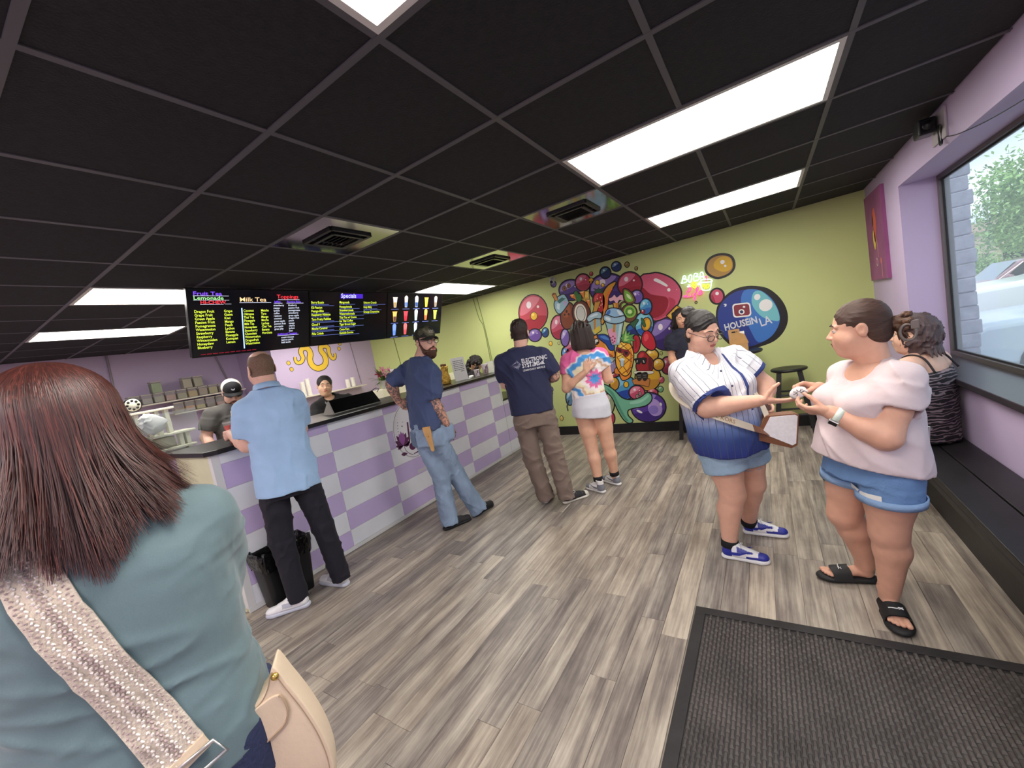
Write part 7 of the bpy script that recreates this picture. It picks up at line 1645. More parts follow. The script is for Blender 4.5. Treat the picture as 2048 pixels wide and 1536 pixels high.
        for s_ in (-1, 1): b.tube([rr_[4] + A(0, 0, .002) + f0 * (.006 * s_) + r0 * .008 * -1, rr_[4] + A(0, 0, .003) + f0 * (.002 * s_), rr_[4] + A(0, 0, .002) + f0 * (.006 * s_) + r0 * .008], .002, 5)
        b.build('strap_logo', mat('white_logo', (222, 222, 222), .5), sl)
    ph = thing('phone', 'dark phone with a pale edge sticking out of a denim back pocket', 'phone', (.135, .235, .80)); Mp = basis(A(.142, .262, .79), nrm_(A(.5, -.86, 0)), nrm_(A(.10, .05, 1)), nrm_(A(.86, .5, 0)))
    MB().box((-.034, -.06, 0), (.034, .075, .009), Mp, .003).build('case', mat('silver_metal', (190, 188, 184), .3, .8), ph); MB().box((-.031, -.056, .0095), (.031, .071, .0105), Mp).build('glass_back', mat('dark_watch_glass', (18, 18, 22), .1), ph)
    ob = thing('shell_charm', 'small patterned white shell-like charm held between the two women', 'charm', (-.29, .225, 1.06)); b = MB(); Mo = basis(A(-.285, .215, 1.062), nrm_(A(.97, .2, 0)), nrm_(A(0, .1, 1)), nrm_(A(.2, -.97, .1)))
    b.lathe([(0, -.006), (.026, -.005), (.034, 0), (.026, .006), (0, .009)], (0, 0, 0), 16, Mo @ RZ(20), 1.15, .85); b.build('shell', mat('white_shell', (226, 220, 218), .4), ob, True)
    for k in range(6): b = MB(); a = k * .8; b.tube([Mo @ Vector((.006 * math.cos(a), .005 * math.sin(a), .0085)), Mo @ Vector((.024 * math.cos(a + .3), .017 * math.sin(a + .3), .007))], .0018, 5); b.build('dark_mark', mat('dark_mark', (70, 48, 50), .5), ob)
    for k in range(7): MB().ball(Mo @ Vector((.012 + k * .004, .020 - .003 * k, .004 + .002 * (k % 2))), .0045, 8).build('bead', mat('white_bead', (234, 226, 224), .3), ob, True)
    return t
def simple_person(t, P, N, rt, sh, el, wr, hc, hf, skin, hs=1.0, nr=.052, fat=0., torso=None, legs=None, ar=1.0, h=.010, face=True, hands=True, scalp=None, smile=0., hh=.0048, lips=None, up=(0, 0, 1)):
    """continuous body for a figure of which only part shows; sh/el/wr = (left, right)"""
    hd, L, R = head_mesh(hc, hf, up, hs, hh, N + A(0, 0, -.03), nr, fat, face, True, scalp, smile=smile, lid=.0025, brow=.0058)
    pts = [P, N] + list(sh) + list(el) + list(wr) + ([q for l in legs for q in l] if legs else [])
    lo, hi = box_of(pts, .16); F = Field(lo, hi, h); F.loft(P, N, rt, torso or [(0, .14, .10), (.5, .13, .10), (.85, .14, .085), (1, .055, .05)], .03)
    for s_ in sh: F.cone(N - A(0, 0, .06), s_, .05, .05, .05)
    for a, b, c in zip(sh, el, wr): limb(F, a, b, c, tuple(v * ar for v in (.054, .046, .044, .044, .028)))
    if legs:
        for a, b, c in legs: limb(F, a, b, c, (.092, .062, .055, .058, .036))
    body = [F.mesh() + (0,)] + hd
    if hands:
        for i, (e, w) in enumerate(zip(el, wr)):
            d = nrm_(w - e); body.append(hand_mesh(w, d + A(0, 0, -.15), nrm_(np.cross(d, A(0, 0, 1)) * (1 if i == 0 else -1)) + A(0, 0, -.3), -1 if i == 0 else 1, (.45, .5, .5, .55), .06, (.6, .5, .3), .92, .0048, e, .028 * ar) + (0,))
    soft_obj('body', body, [skin, M_EYEW, M_IRIS, BROW, lips or M_LIP, STUBD], t); return L, R

def seated_woman():
    t = thing('person', 'woman with short dark hair in a zebra striped top sitting on the black bench', 'person', (.42, 1.45, .455))
    fwd = nrm_(A(-.75, .66, 0)); rt = frame(fwd)[0]; P = A(.44, 1.42, .50); N = A(.455, 1.405, 1.03)
    sh = (A(.37, 1.285, .96), A(.555, 1.51, .955)); el = (A(.29, 1.30, .71), A(.53, 1.60, .70)); wr = (A(.16, 1.47, .66), A(.36, 1.74, .66))
    legs = [(A(.38, 1.36, .53), A(.02, 1.62, .52), A(.04, 1.68, .09)), (A(.50, 1.48, .53), A(.14, 1.80, .52), A(.15, 1.86, .09))]
    hc = A(.435, 1.415, 1.155); L, R = simple_person(t, P, N, rt, sh, el, wr, hc, nrm_(A(-.93, .36, .02)), skin_mat('skin_fair_warm', (224, 178, 154)), 1.0, .053, .004, [(0, .17, .14), (.5, .16, .13), (.85, .16, .10), (1, .06, .055)], legs, 1.18, .009, True, True, None, 0, .0046)
    F = Field(L(0, -.03, .0) - .2, L(0, -.03, .0) + .2, .005); F.ell(L(0, -.015, .036), (.090, .106, .095), R, 0); F.loft(L(0, -.03, .05), L(0, -.045, -.13), R[0], [(0, .095, .10), (.5, .10, .098), (1, .082, .075)], .03); F.ell(L(0, .125, -.06), (.085, .115, .115), R, .015, 'sub'); F.ell(L(-.092, .02, -.015), (.03, .028, .032), R, .006, 'sub'); F.ell(L(.092, .02, -.015), (.03, .028, .032), R, .006, 'sub'); F.wrinkle(.012, 48, 8, (1, 1, .5))
    for k in range(8): a = k / 7 * 2.6 - 1.3; F.cone(L(.07 * math.sin(a), -.06 - .05 * math.cos(a), -.10), L(.10 * math.sin(a), -.075 - .06 * math.cos(a), -.15), .016, .004, .012)
    soft_obj('hair', [F.mesh() + (0,)], hair_mat('dark_auburn_grey_hair', (38, 26, 28), (112, 88, 88)), t, flow_attr(hc, R[2], R[1]))
    glasses(t, L, 1.0, mat('gold_frame', (150, 130, 90), .3, .6))
    m = mat('zebra_jersey', (40, 36, 40), .75); nt = m.node_tree; tc = nt.nodes.new('ShaderNodeTexCoord'); mp = nt.nodes.new('ShaderNodeMapping'); mp.inputs['Scale'].default_value = (1, 1, 3.4); w = nt.nodes.new('ShaderNodeTexWave'); w.bands_direction = 'Z'; w.inputs['Scale'].default_value = 4.6; w.inputs['Distortion'].default_value = 9; w.inputs['Detail'].default_value = 2; w.inputs['Detail Scale'].default_value = 2.0
    r = nt.nodes.new('ShaderNodeValToRGB'); r.color_ramp.elements[0].position = .66; r.color_ramp.elements[0].color = lin((26, 23, 27)); r.color_ramp.elements[1].position = .78; r.color_ramp.elements[1].color = lin((128, 112, 118))
    nt.links.new(tc.outputs['Object'], mp.inputs['Vector']); nt.links.new(mp.outputs[0], w.inputs['Vector']); nt.links.new(w.outputs['Fac'], r.inputs['Fac']); nt.links.new(r.outputs['Color'], nt.nodes['Principled BSDF'].inputs['Base Color'])
    F = Field(*box_of([P, N], .24), .008); F.loft(P - A(0, 0, .03), N, rt, [(0, .19, .165), (.4, .185, .155), (.72, .185, .145), (.8, .17, .13)], 0); F.wrinkle(.006, 16, 3)
    soft_obj('zebra_top', [F.mesh() + (0,)], m, t)
    for s_ in (-1, 1):
        pts = [N + rt * s_ * .10 + fwd * .10 - A(0, 0, .10), N + rt * s_ * .095 + fwd * .04 - A(0, 0, .02), N + rt * s_ * .092 - fwd * .01 - A(0, 0, .004), N + rt * s_ * .095 - fwd * .07 - A(0, 0, .03), N + rt * s_ * .11 - fwd * .125 - A(0, 0, .115)]
        b = MB(); b.tube([tuple(p) for p in catmull_open([tuple(p) for p in pts], 4)], .006, 6); b.build('shoulder_strap', mat('dark_strap', (36, 30, 34), .7), t, True)
    F = legs_field((legs[0][0], legs[1][0]), (legs[0][1], legs[1][1]), (legs[0][2] + A(0, 0, .02), legs[1][2] + A(0, 0, .02)), (.10, .075, .065), None, rt, .010, None); soft_obj('trousers', [F.mesh() + (0,)], cloth_mat('black_trousers', (26, 25, 28)), t)
    st = dict(sole=M_BLACK if 'M_BLACK' in globals() else M_IRIS, upper=[mat('black_shoe', (28, 28, 30), .5)], high=.07)
    for l in legs: a = l[2]; shoe(t, (a[0] + .03, a[1] - .045), (a[0] - .13, a[1] + .18), st, 1, .92)
    t.location.x -= .03; return t

def stool_woman():
    t = thing('person', 'woman with long dark hair in a navy tee perched on a bar stool', 'person', (-1.22, 3.02, 0))
    fwd = nrm_(A(.25, -.97, 0)); rt = frame(fwd)[0]; P = A(-1.20, 3.0, .80); N = A(-1.205, 2.97, 1.36)
    sh = (A(-1.045, 2.985, 1.28), A(-1.345, 2.925, 1.275)); el = (A(-1.02, 2.93, 1.03), A(-1.36, 2.90, 1.02)); wr = (A(-1.10, 2.72, .93), A(-1.30, 2.72, .91))
    legs = [(A(-1.12, 2.95, .82), A(-1.07, 2.55, .80), A(-1.09, 2.62, .36)), (A(-1.28, 2.93, .82), A(-1.29, 2.53, .80), A(-1.22, 2.62, .36))]
    hc = A(-1.20, 2.95, 1.50); L, R = simple_person(t, P, N, rt, sh, el, wr, hc, nrm_(A(.35, -.93, -.15)), S_TAN, .97, .05, 0, None, legs, .98, .010)
    F = Field(L(0, -.05, -.08) - .26, L(0, -.05, -.08) + .26, .006); F.ell(L(0, -.015, .036), (.086, .104, .092), R, 0); F.loft(L(0, -.04, .06), L(0, -.06, -.26), R[0], [(0, .09, .09), (.4, .11, .085), (.8, .12, .07), (1, .09, .045)], .03); F.ell(L(0, .13, -.04), (.064, .125, .12), R, .015, 'sub'); F.wrinkle(.014, 42, 5, (1, 1, .4)); F.ell(L(0, .04, -.13), (.055, .085, .11), R, .01, 'sub')
    soft_obj('hair', [F.mesh() + (0,)], H_BLACK, t, flow_attr(hc, R[2], R[1]))
    F = shirt(P - A(0, 0, .02), N, rt, [(0, .165, .125), (.4, .155, .12), (.75, .165, .115), (.9, .15, .09), (1, .08, .07)], sh[0], sh[1], sh[0] + (el[0] - sh[0]) * .6, sh[1] + (el[1] - sh[1]) * .6, (.08, .074), .009, (.007, 16, 5)); soft_obj('tee_shirt', [F.mesh() + (0,)], cloth_mat('dark_navy_cotton', (34, 36, 52)), t)
    F = legs_field([l[0] for l in legs], [l[0] + (l[1] - l[0]) * .45 for l in legs], [l[0] + (l[1] - l[0]) * .7 for l in legs], (.108, .10, .10), (P - A(0, 0, .03), P + A(0, 0, .12), [(0, .16, .14), (1, .155, .125)]), rt, .009, None, .01); soft_obj('denim_shorts', [F.mesh() + (0,)], denim('washed_denim', (128, 150, 178)), t)
    st = dict(sole=mat('white_leather', (228, 228, 230), .42), upper=[mat('grey_shoe', (120, 120, 128), .7)], high=.08)
    r0 = []
    for l, sd in zip(legs, (-1, 1)):
        s_ = shoe(t, (l[2][0], l[2][1] + .05), (l[2][0] + .03, l[2][1] - .2), st, sd, .9); s_.location.z += .275
    t.location += Vector((-.045, .27, 0)); return t

def worker():
    t = thing('person', 'bearded worker in a trucker cap and charcoal grey tee behind the counter', 'person', (-5.0, -.25, 0))
    fwd = nrm_(A(.95, -.30, 0)); rt = frame(fwd)[0]; P = A(-5.06, -.22, .95); N = A(-5.0, -.23, 1.47)
    sh = (A(-5.06, -.06, 1.42), A(-5.01, -.415, 1.41)); el = (A(-4.99, -.02, 1.15), A(-5.03, -.50, 1.20)); wr = (A(-4.78, -.14, 1.10), A(-4.90, -.52, 1.04))
    legs = [(A(-5.07, -.14, .93), A(-5.05, -.13, .5), A(-5.07, -.12, .09)), (A(-5.05, -.31, .93), A(-5.03, -.32, .5), A(-5.05, -.33, .09))]
    hf = nrm_(A(.84, -.28, -.46)); up = nrm_(A(.45, -.1, .89)); hc = A(-4.96, -.215, 1.585); L, R = simple_person(t, P, N, rt, sh, el, wr, hc, hf, S_LIGHT, .98, .06, .004, None, legs, 1.05, .011, up=up)
    F = Field(L(0, .05, -.08) - .11, L(0, .05, -.08) + .11, .005); F.ell(L(0, .062, -.112), (.046, .042, .055), R, .02); F.ell(L(0, .050, -.085), (.06, .045, .03), R, .02)
    for x in (-1, 1): F.cone(L(x * .068, .012, -.02), L(x * .058, .040, -.085), .012, .02, .02); F.cone(L(x * .003, .104, -.050), L(x * .030, .088, -.066), .008, .008, .008)
    F.wrinkle(.004, 110, 5); soft_obj('beard', [F.mesh() + (0,)], hair_mat('brown_beard', (40, 24, 16), (104, 62, 38), (160, 160, 30)), t, flow_attr(hc, R[2], R[1]))
    F = shirt(P, N, rt, [(0, .185, .15, .02), (.4, .185, .15, .02), (.75, .19, .13), (.9, .165, .10), (1, .085, .08)], sh[0], sh[1], sh[0] + (el[0] - sh[0]) * .75, sh[1] + (el[1] - sh[1]) * .75, (.088, .08), .009, (.008, 15, 7)); soft_obj('tee_shirt', [F.mesh() + (0,)], cloth_mat('charcoal_cotton', (78, 76, 74)), t)
    F = legs_field([l[0] for l in legs], [l[1] for l in legs], [l[2] for l in legs], (.10, .08, .07), (P - A(0, 0, .12), P + A(0, 0, .05), [(0, .17, .13), (1, .17, .13)]), rt, .011, None); soft_obj('trousers', [F.mesh() + (0,)], cloth_mat('black_trousers', (26, 25, 28)), t)
    def badge(root, L_, R_): MB().prism(ell(.016, .016, 14), .002, basis(L_(0, .094, .082), -R_[0], nrm_(R_[2] - R_[1] * .35), nrm_(R_[1] + R_[2] * .35))).build('round_badge', mat('silver_badge', (196, 198, 202), .4, .4), root)
    cap_hat(t, hc, R, 1.02, mat('white_mesh', (206, 200, 192), .8, bump=(120, .5)), mat('black_cap_cloth', (26, 26, 30), .8), mat('black_cap_cloth', (26, 26, 30), .8), 0, badge)
    st = dict(sole=mat('black_rubber_sole', (24, 24, 26), .6), upper=[mat('black_shoe', (28, 28, 30), .5)], high=.08)
    for l in legs: shoe(t, (l[2][0] - .05, l[2][1]), (l[2][0] + .2, l[2][1] - .05), st, 1, 1.0)
    return t

def cashier():
    t = thing('person', 'smiling cashier in a black top with hair tied back behind the counter', 'person', (-4.78, .70, 0))
    fwd = nrm_(A(.86, -.50, 0)); rt = frame(fwd)[0]; P = A(-4.80, .72, .90); N = A(-4.765, .69, 1.345)
    sh = (A(-4.69, .855, 1.275), A(-4.79, .53, 1.255)); el = (A(-4.62, .95, 1.06), A(-4.74, .44, 1.03)); wr = (A(-4.48, .80, 1.06), A(-4.54, .50, 1.05))
    legs = [(A(-4.75, .80, .86), A(-4.75, .80, .46), A(-4.77, .80, .09)), (A(-4.83, .64, .86), A(-4.83, .64, .46), A(-4.85, .64, .09))]
    hc = A(-4.75, .655, 1.475); up = nrm_(A(.03, .12, 1)); L, R = simple_person(t, P, N, rt, sh, el, wr, hc, nrm_(A(.87, -.50, -.03)), skin_mat('skin_golden', (226, 182, 150)), .95, .046, .003, None, legs, .9, .011, True, True, None, .009, .0042, up=up)
    F = Field(L(0, -.02, .04) - .16, L(0, -.02, .04) + .16, .0046); F.ell(L(0, -.014, .036), (.083, .102, .090), R, 0); F.ell(L(0, .108, -.045), (.070, .080, .120), R, .006, 'sub')
    for x in (-1, 1): F.ell(L(x * .09, -.004, -.014), (.02, .028, .036), R, .006, 'sub')
    F.ell(L(0, -.11, .02), (.032, .032, .032), R, .02); F.clip(L(0, -.02, -.055), -R[2], .01); soft_obj('hair', [F.mesh() + (0,)], H_BLACK, t, flow_attr(hc, R[1], R[2]))
    F = shirt(P, N, rt, [(0, .17, .13), (.4, .16, .125), (.75, .17, .115), (.9, .15, .09), (1, .08, .07)], sh[0], sh[1], sh[0] + (el[0] - sh[0]) * .95, sh[1] + (el[1] - sh[1]) * .95, (.082, .076), .0085, (.008, 16, 9)); F.ell(N + fwd * .06, (.06, .06, .05), None, .008, 'sub'); soft_obj('top', [F.mesh() + (0,)], cloth_mat('black_cotton', (22, 21, 24)), t)
    F = legs_field([l[0] for l in legs], [l[1] for l in legs], [l[2] for l in legs], (.10, .08, .07), (P - A(0, 0, .12), P + A(0, 0, .05), [(0, .16, .12), (1, .16, .12)]), rt, .012, None); soft_obj('trousers', [F.mesh() + (0,)], cloth_mat('black_trousers', (26, 25, 28)), t)
    st = dict(sole=mat('black_rubber_sole', (24, 24, 26), .6), upper=[mat('black_shoe', (28, 28, 30), .5)], high=.08)
    for l in legs: shoe(t, (l[2][0] - .05, l[2][1]), (l[2][0] + .2, l[2][1] - .08), st, 1, .9)
    return t

def curly_worker():
    t = thing('person', 'staff member with wavy black hair bent down behind the counter end', 'person', (-4.58, 3.22, 0))
    fwd = nrm_(A(.70, .30, 0)); rt = frame(fwd)[0]; P = A(-4.66, 3.16, .85); N = A(-4.55, 3.20, 1.24)
    sh = (A(-4.60, 3.33, 1.18), A(-4.52, 3.05, 1.165)); el = (A(-4.50, 3.38, .96), A(-4.44, 2.98, .94)); wr = (A(-4.42, 3.25, .90), A(-4.40, 3.12, .90))
    legs = [(A(-4.68, 3.24, .82), A(-4.62, 3.25, .46), A(-4.66, 3.25, .09)), (A(-4.63, 3.08, .82), A(-4.58, 3.07, .46), A(-4.62, 3.07, .09))]
    hc = A(-4.475, 3.235, 1.365); up = nrm_(A(.35, .1, .9)); L, R = simple_person(t, P, N, rt, sh, el, wr, hc, nrm_(A(.62, .55, -.55)), S_TAN, .97, .048, 0, None, legs, .95, .011, up=up)
    F = Field(L(0, -.03, -.02) - .24, L(0, -.03, -.02) + .24, .0055); F.ell(L(0, -.015, .036), (.094, .112, .098), R, 0); rg = random.Random(8)
    for k in range(46):
        a = rg.uniform(-2.5, 2.5); zz = rg.uniform(-.22, .07); rr = .088 + .02 * rg.random(); F.ell(L(rr * math.sin(a), -.03 - rr * math.cos(a), zz), (.03, .03, .034), R, .012)
    F.ell(L(0, .13, -.03), (.055, .09, .09), R, .015, 'sub'); F.wrinkle(.010, 60, 3); soft_obj('hair', [F.mesh() + (0,)], H_BLACK, t, flow_attr(hc, R[2], R[1]))
    F = shirt(P, N, rt, [(0, .16, .125), (.4, .155, .12), (.75, .165, .115), (.9, .15, .09), (1, .08, .07)], sh[0], sh[1], sh[0] + (el[0] - sh[0]) * .9, sh[1] + (el[1] - sh[1]) * .9, (.08, .074), .010, (.007, 16, 5)); soft_obj('top', [F.mesh() + (0,)], cloth_mat('black_cotton', (22, 21, 24)), t)
    F = legs_field([l[0] for l in legs], [l[1] for l in legs], [l[2] for l in legs], (.10, .08, .07), (P - A(0, 0, .12), P + A(0, 0, .05), [(0, .15, .12), (1, .15, .12)]), rt, .012, None); soft_obj('trousers', [F.mesh() + (0,)], cloth_mat('black_trousers', (26, 25, 28)), t)
    st = dict(sole=mat('black_rubber_sole', (24, 24, 26), .6), upper=[mat('black_shoe', (28, 28, 30), .5)], high=.08)
    for l in legs: shoe(t, (l[2][0] - .05, l[2][1]), (l[2][0] + .2, l[2][1] + .08), st, 1, .9)
    return t

# ---------------------------------------------------------------- woman close to the camera, back turned
def near_woman():
    t = thing('person', 'woman with long dark red hair in a sage green tee, back turned, close by', 'person', (-1.50, -1.97, 0))
    fwd = nrm_(A(-.93, .37, 0)); rt = frame(fwd)[0]; P = A(-1.50, -1.97, .86); N = A(-1.51, -1.965, 1.385)
    sh = (A(-1.56, -2.10, 1.305), A(-1.45, -1.83, 1.305)); el = (A(-1.70, -2.11, 1.08), A(-1.60, -1.785, 1.08)); wr = (A(-1.84, -2.00, 1.10), A(-1.79, -1.83, 1.10))
    legs = [(A(-1.53, -2.06, .84), A(-1.55, -2.07, .46), A(-1.54, -2.07, .09)), (A(-1.46, -1.89, .84), A(-1.48, -1.88, .46), A(-1.47, -1.88, .09))]
    hc = A(-1.525, -1.975, 1.525); L, R = simple_person(t, P, N, rt, sh, el, wr, hc, nrm_(A(-.95, .25, 0)), S_LIGHT, 1.0, .055, 0, [(0, .17, .14), (.5, .16, .13), (.85, .16, .10), (1, .06, .055)], legs, .9, .010)
    M_SAGE = mat('sage_green_jersey', (96, 116, 121), .85, bump=(7, .35), vary=(420, .05), sheen=.2)
    F = shirt(P - A(0, 0, .02), N, rt, [(0, .205, .175, -.005), (.12, .203, .173, -.005), (.35, .190, .155), (.6, .198, .155), (.78, .203, .148), (.9, .18, .112), (1, .09, .08)], sh[0], sh[1], sh[0] + (el[0] - sh[0]) * .8, sh[1] + (el[1] - sh[1]) * .8, (.078, .076), .0058, None)
    F.wrinkle(.0055, 11, 17, (1, 1, 1.5)); F.wrinkle(.002, 26, 5, (1, 1, 1.2))
    SF = F; soft_obj('tee_shirt', [F.mesh() + (0,)], M_SAGE, t)
    F = legs_field([l[0] for l in legs], [l[1] for l in legs], [l[2] for l in legs], (.118, .09, .075), (P - A(0, 0, .10), P + A(0, 0, .03), [(0, .215, .175), (1, .215, .17)]), rt, .010, None); soft_obj('jeans', [F.mesh() + (0,)], denim('dark_indigo_denim', (40, 48, 78)), t)
    st = dict(sole=mat('white_leather', (228, 228, 230), .42), upper=[mat('grey_shoe', (120, 120, 128), .7)], high=.08)
    for l, sd in zip(legs, (-1, 1)): shoe(t, (l[2][0] + .05, l[2][1] - .02), (l[2][0] - .19, l[2][1] + .08), st, sd, .92)
    # long layered hair: a base volume and thousands of fine locks
    F = Field(L(0, -.04, -.06) - .26, L(0, -.04, -.06) + .26, .006); F.ell(L(0, -.015, .036), (.084, .102, .088), R, 0); F.loft(L(0, -.02, .02), L(0, -.045, -.15), R[0], [(0, .078, .088), (.4, .088, .09), (1, .09, .08)], .03); F.ell(L(0, .13, -.06), (.07, .12, .15), R, .015, 'sub')
    hm = hair_mat('deep_red_hair', (26, 10, 11), (66, 28, 26), (60, 60, 2)); soft_obj('hair_base', [F.mesh() + (0,)], hm, t, flow_attr(hc, R[2], R[1]))
    rg = np.random.RandomState(2); V = []; Q = []; U = []
    nst = 6200; seg = 12
    for k in range(nst):
        # a lock leaves the crown, follows the skull to its widest line, then falls and flares
        a = rg.uniform(-2.45, 2.45); e0 = abs(rg.normal(0, .30)) + .02; e0 = min(e0, 1.3); lift = rg.uniform(.004, .012); a += rg.normal(0, .05)
        drop = .165 + .022 * math.sin(a * 5 + 1) + .012 * math.sin(a * 17) + .03 * max(0, math.cos(a)) + rg.uniform(-.03, .022) - (.05 if rg.rand() < .22 else 0); flare = .024 + .036 * abs(math.sin(a)) + .008 * math.sin(a * 9) + rg.uniform(-.006, .010); tw = .06 * math.sin(a * 11) + rg.normal(0, .035); w0 = rg.uniform(.0007, .0016); ph = rg.uniform(0, 6); wv = rg.uniform(-.004, .004)
        base = len(V); col = rg.rand()
        for i in range(seg):
            s_ = i / (seg - 1); el_ = e0 + (1.62 - e0) * min(1, s_ / .5)
            x_, y_, z_ = math.sin(el_) * math.sin(a), -math.sin(el_) * math.cos(a), math.cos(el_); p = A(x_ * (.084 + lift), y_ * (.102 + lift) - .012, z_ * (.088 + lift) + .036)
            if s_ > .5:
                q = (s_ - .5) / .5; an = a + tw * q; r_ = .012 * q + flare * q ** 2.2; p = A(math.sin(an) * (.084 + lift + r_), -math.cos(an) * (.102 + lift + r_ * .8) - .012 - .012 * q, .032 - q * (drop + .045)); p[0] += wv * math.sin(q * 5 + ph)
            rdir = nrm_(A(p[0], p[1] + .012, max(0, p[2] - .03))); sd = nrm_(np.cross(rdir, A(0, 0, 1)) + A(1e-6, 0, 0)); w = w0 * (1 - .8 * s_ ** 4)
            for q in (-1, 0, 1): V.append(p + sd * w * q + rdir * (w * .5 if q == 0 else 0)); U.append((col, s_, q))
        for i in range(seg - 1):
            b0 = base + i * 3; Q.append((b0, b0 + 1, b0 + 4, b0 + 3)); Q.append((b0 + 1, b0 + 2, b0 + 5, b0 + 4))
    V = np.array(V); W = hc + V @ R; U = np.array(U)
    m = bpy.data.materials.new('red_hair_locks'); m.use_nodes = True; nt = m.node_tree; b = nt.nodes['Principled BSDF']; at_ = nt.nodes.new('ShaderNodeAttribute'); at_.attribute_name = 'lock'; sx = nt.nodes.new('ShaderNodeSeparateXYZ'); nt.links.new(at_.outputs['Vector'], sx.inputs[0])
    r = nt.nodes.new('ShaderNodeValToRGB'); cr = r.color_ramp; cr.elements[0].color = lin((46, 20, 18)); cr.elements[1].color = lin((98, 48, 40)); e_ = cr.elements.new(.6); e_.color = lin((68, 31, 27))
    nt.links.new(sx.outputs['X'], r.inputs['Fac']); nt.links.new(r.outputs['Color'], b.inputs['Base Color']); b.inputs['Roughness'].default_value = .44
    ho = soft_obj('hair_locks', [(W, np.array(Q), 0)], m, t, {'lock': lambda _: U}); ho['kind'] = 'stuff'
    # wide woven strap and cream leather bag
    g = thing('shoulder_bag', 'cream leather shoulder bag with a wide woven strap worn across the back', 'handbag', (-1.40, -1.72, .80))
    def back(x, z, off): return surf(SF, A(-1.50, -1.97, z) + rt * x - fwd * .45, fwd, off)
    way = [(-.093, 1.405), (-.071, 1.338), (-.039, 1.239), (-.005, 1.13), (.034, 1.011), (.063, .92)]
    way = catmull_open(way, 5); rows = []; mats_ = [mat('cream_webbing', (206, 192, 176), .85, bump=(200, .4)), mat('white_pearl_thread', (232, 222, 216), .6), mat('mauve_thread', (178, 158, 156), .8)]
    n = len(way); cen = []
    for i in range(n):
        q0, q1 = way[max(0, i - 1)], way[min(n - 1, i + 1)]; d = nrm_(A(q1[0] - q0[0], q1[1] - q0[1], 0)); nx = A(-d[1], d[0], 0)
        rows.append([back(way[i][0] + nx[0] * w, way[i][1] + nx[1] * w, .006) for w in np.linspace(-.036, .036, 7)]); cen.append((way[i], nx, d))
    b = MB(); b.grid(rows); b.grid([[p + fwd * .003 for p in r_] for r_ in rows[::-1]]); b.build('strap', mats_[0], g, True)
    # woven zigzag: small raised stitches in rows along the strap
    st1 = MB(); st2 = MB()
    L_ = [0]
    for i in range(1, n): L_.append(L_[-1] + math.hypot(way[i][0] - way[i - 1][0], way[i][1] - way[i - 1][1]))
    s_ = .004
    def at_s(s_, w):
        i = min(n - 2, max(0, int(np.searchsorted(L_, s_)) - 1)); f_ = (s_ - L_[i]) / (L_[i + 1] - L_[i] + 1e-9); j = (w + .036) / .012; j0 = int(min(5, max(0, j))); fj = j - j0
        p = [rows[i + a_][j0] * (1 - fj) + rows[i + a_][j0 + 1] * fj for a_ in (0, 1)]; return p[0] * (1 - f_) + p[1] * f_
    k = 0
    while s_ < L_[-1] - .006:
        for w, tgt, r_ in ((-.029, st2, .0020), (-.020, st1, .0022), (-.007, st1, .0030), (.0, st2, .0026), (.007, st1, .0030), (.020, st1, .0022), (.029, st2, .0020)):
            c = at_s(s_ + (.003 if abs(w) in (.007, .029) else 0), w) - fwd * .0015; d2 = at_s(min(s_ + .0045, L_[-1]), w + (.003 if k % 2 else -.003)) - fwd * .0015
            tgt.tube([c, (c + d2) / 2 - fwd * .0012, d2], [r_ * .7, r_, r_ * .7], 4)
        s_ += .0065; k += 1
    o = st1.build('pearl_stitching', mats_[1], g); o['kind'] = 'stuff'; o = st2.build('mauve_stitching', mats_[2], g); o['kind'] = 'stuff'
    MCr = mat('cream_leather', (214, 192, 166), .45, bump=(90, .12), vary=(8, .04)); MCd = mat('cream_leather_edge', (170, 146, 120), .5); MGo = mat('brass', (214, 178, 96), .25, .9)
    e0 = at_s(L_[-1] - .002, 0) - fwd * .003; MB().box((-.038, -.012, -.003), (.038, .012, .004), basis(e0, nrm_(at_s(L_[-1] - .002, .03) - at_s(L_[-1] - .002, -.03)), nrm_(at_s(L_[-1], 0) - at_s(L_[-1] - .03, 0)), -fwd)).build('strap_end_tab', MCr, g)
    b = MB(); c1 = e0 + A(.03, .03, -.035); b.tube([e0 + rt * x + A(0, 0, z) - fwd * .006 for x, z in ((-.04, -.012), (.045, .012), (.06, -.018), (-.02, -.045))], .004, 6, True); b.build('buckle', mat('silver_metal', (190, 188, 184), .3, .8), g, True)
    # bag body: saddle shape on the right hip, front facing out and back
    nb = nrm_(A(.80, -.60, 0)); xb = nrm_(A(.60, .80, 0)); Mb = basis(A(-1.30, -1.80, 0) - nb * .04, xb, (0, 0, 1), nb)
    sm = catmull([(-.017, .972), (.001, .925), (.025, .854), (.042, .781), (.047, .71), (.034, .641), (-.01, .60), (-.09, .59), (-.165, .62), (-.20, .70), (-.191, .77), (-.162, .83), (-.134, .859), (-.093, .892), (-.052, .915), (-.032, .94)], 4)
    bb_ = MB(); bb_.prism(sm, .062, Mb @ T(0, 0, -.022)); o = bb_.build('bag_body', MCr, g, True); bv = o.modifiers.new('edge', 'BEVEL'); bv.width = .008; bv.segments = 3; bv.limit_method = 'ANGLE'
    fl = catmull([(-.018, .912), (-.008, .878), (-.018, .849), (-.046, .832), (-.092, .81), (-.140, .785), (-.18, .79), (-.158, .825), (-.134, .853), (-.093, .884), (-.052, .907)], 4)
    f_ = MB(); f_.prism(fl, .006, Mb @ T(0, 0, .0385)); o = f_.build('flap', MCr, g); bv = o.modifiers.new('edge', 'BEVEL'); bv.width = .002; bv.segments = 2
    b = MB(); b.tube([Mb @ Vector((x, y, .045)) for x, y in fl[:26]], .0022, 5); b.build('flap_piping', MCd, g)
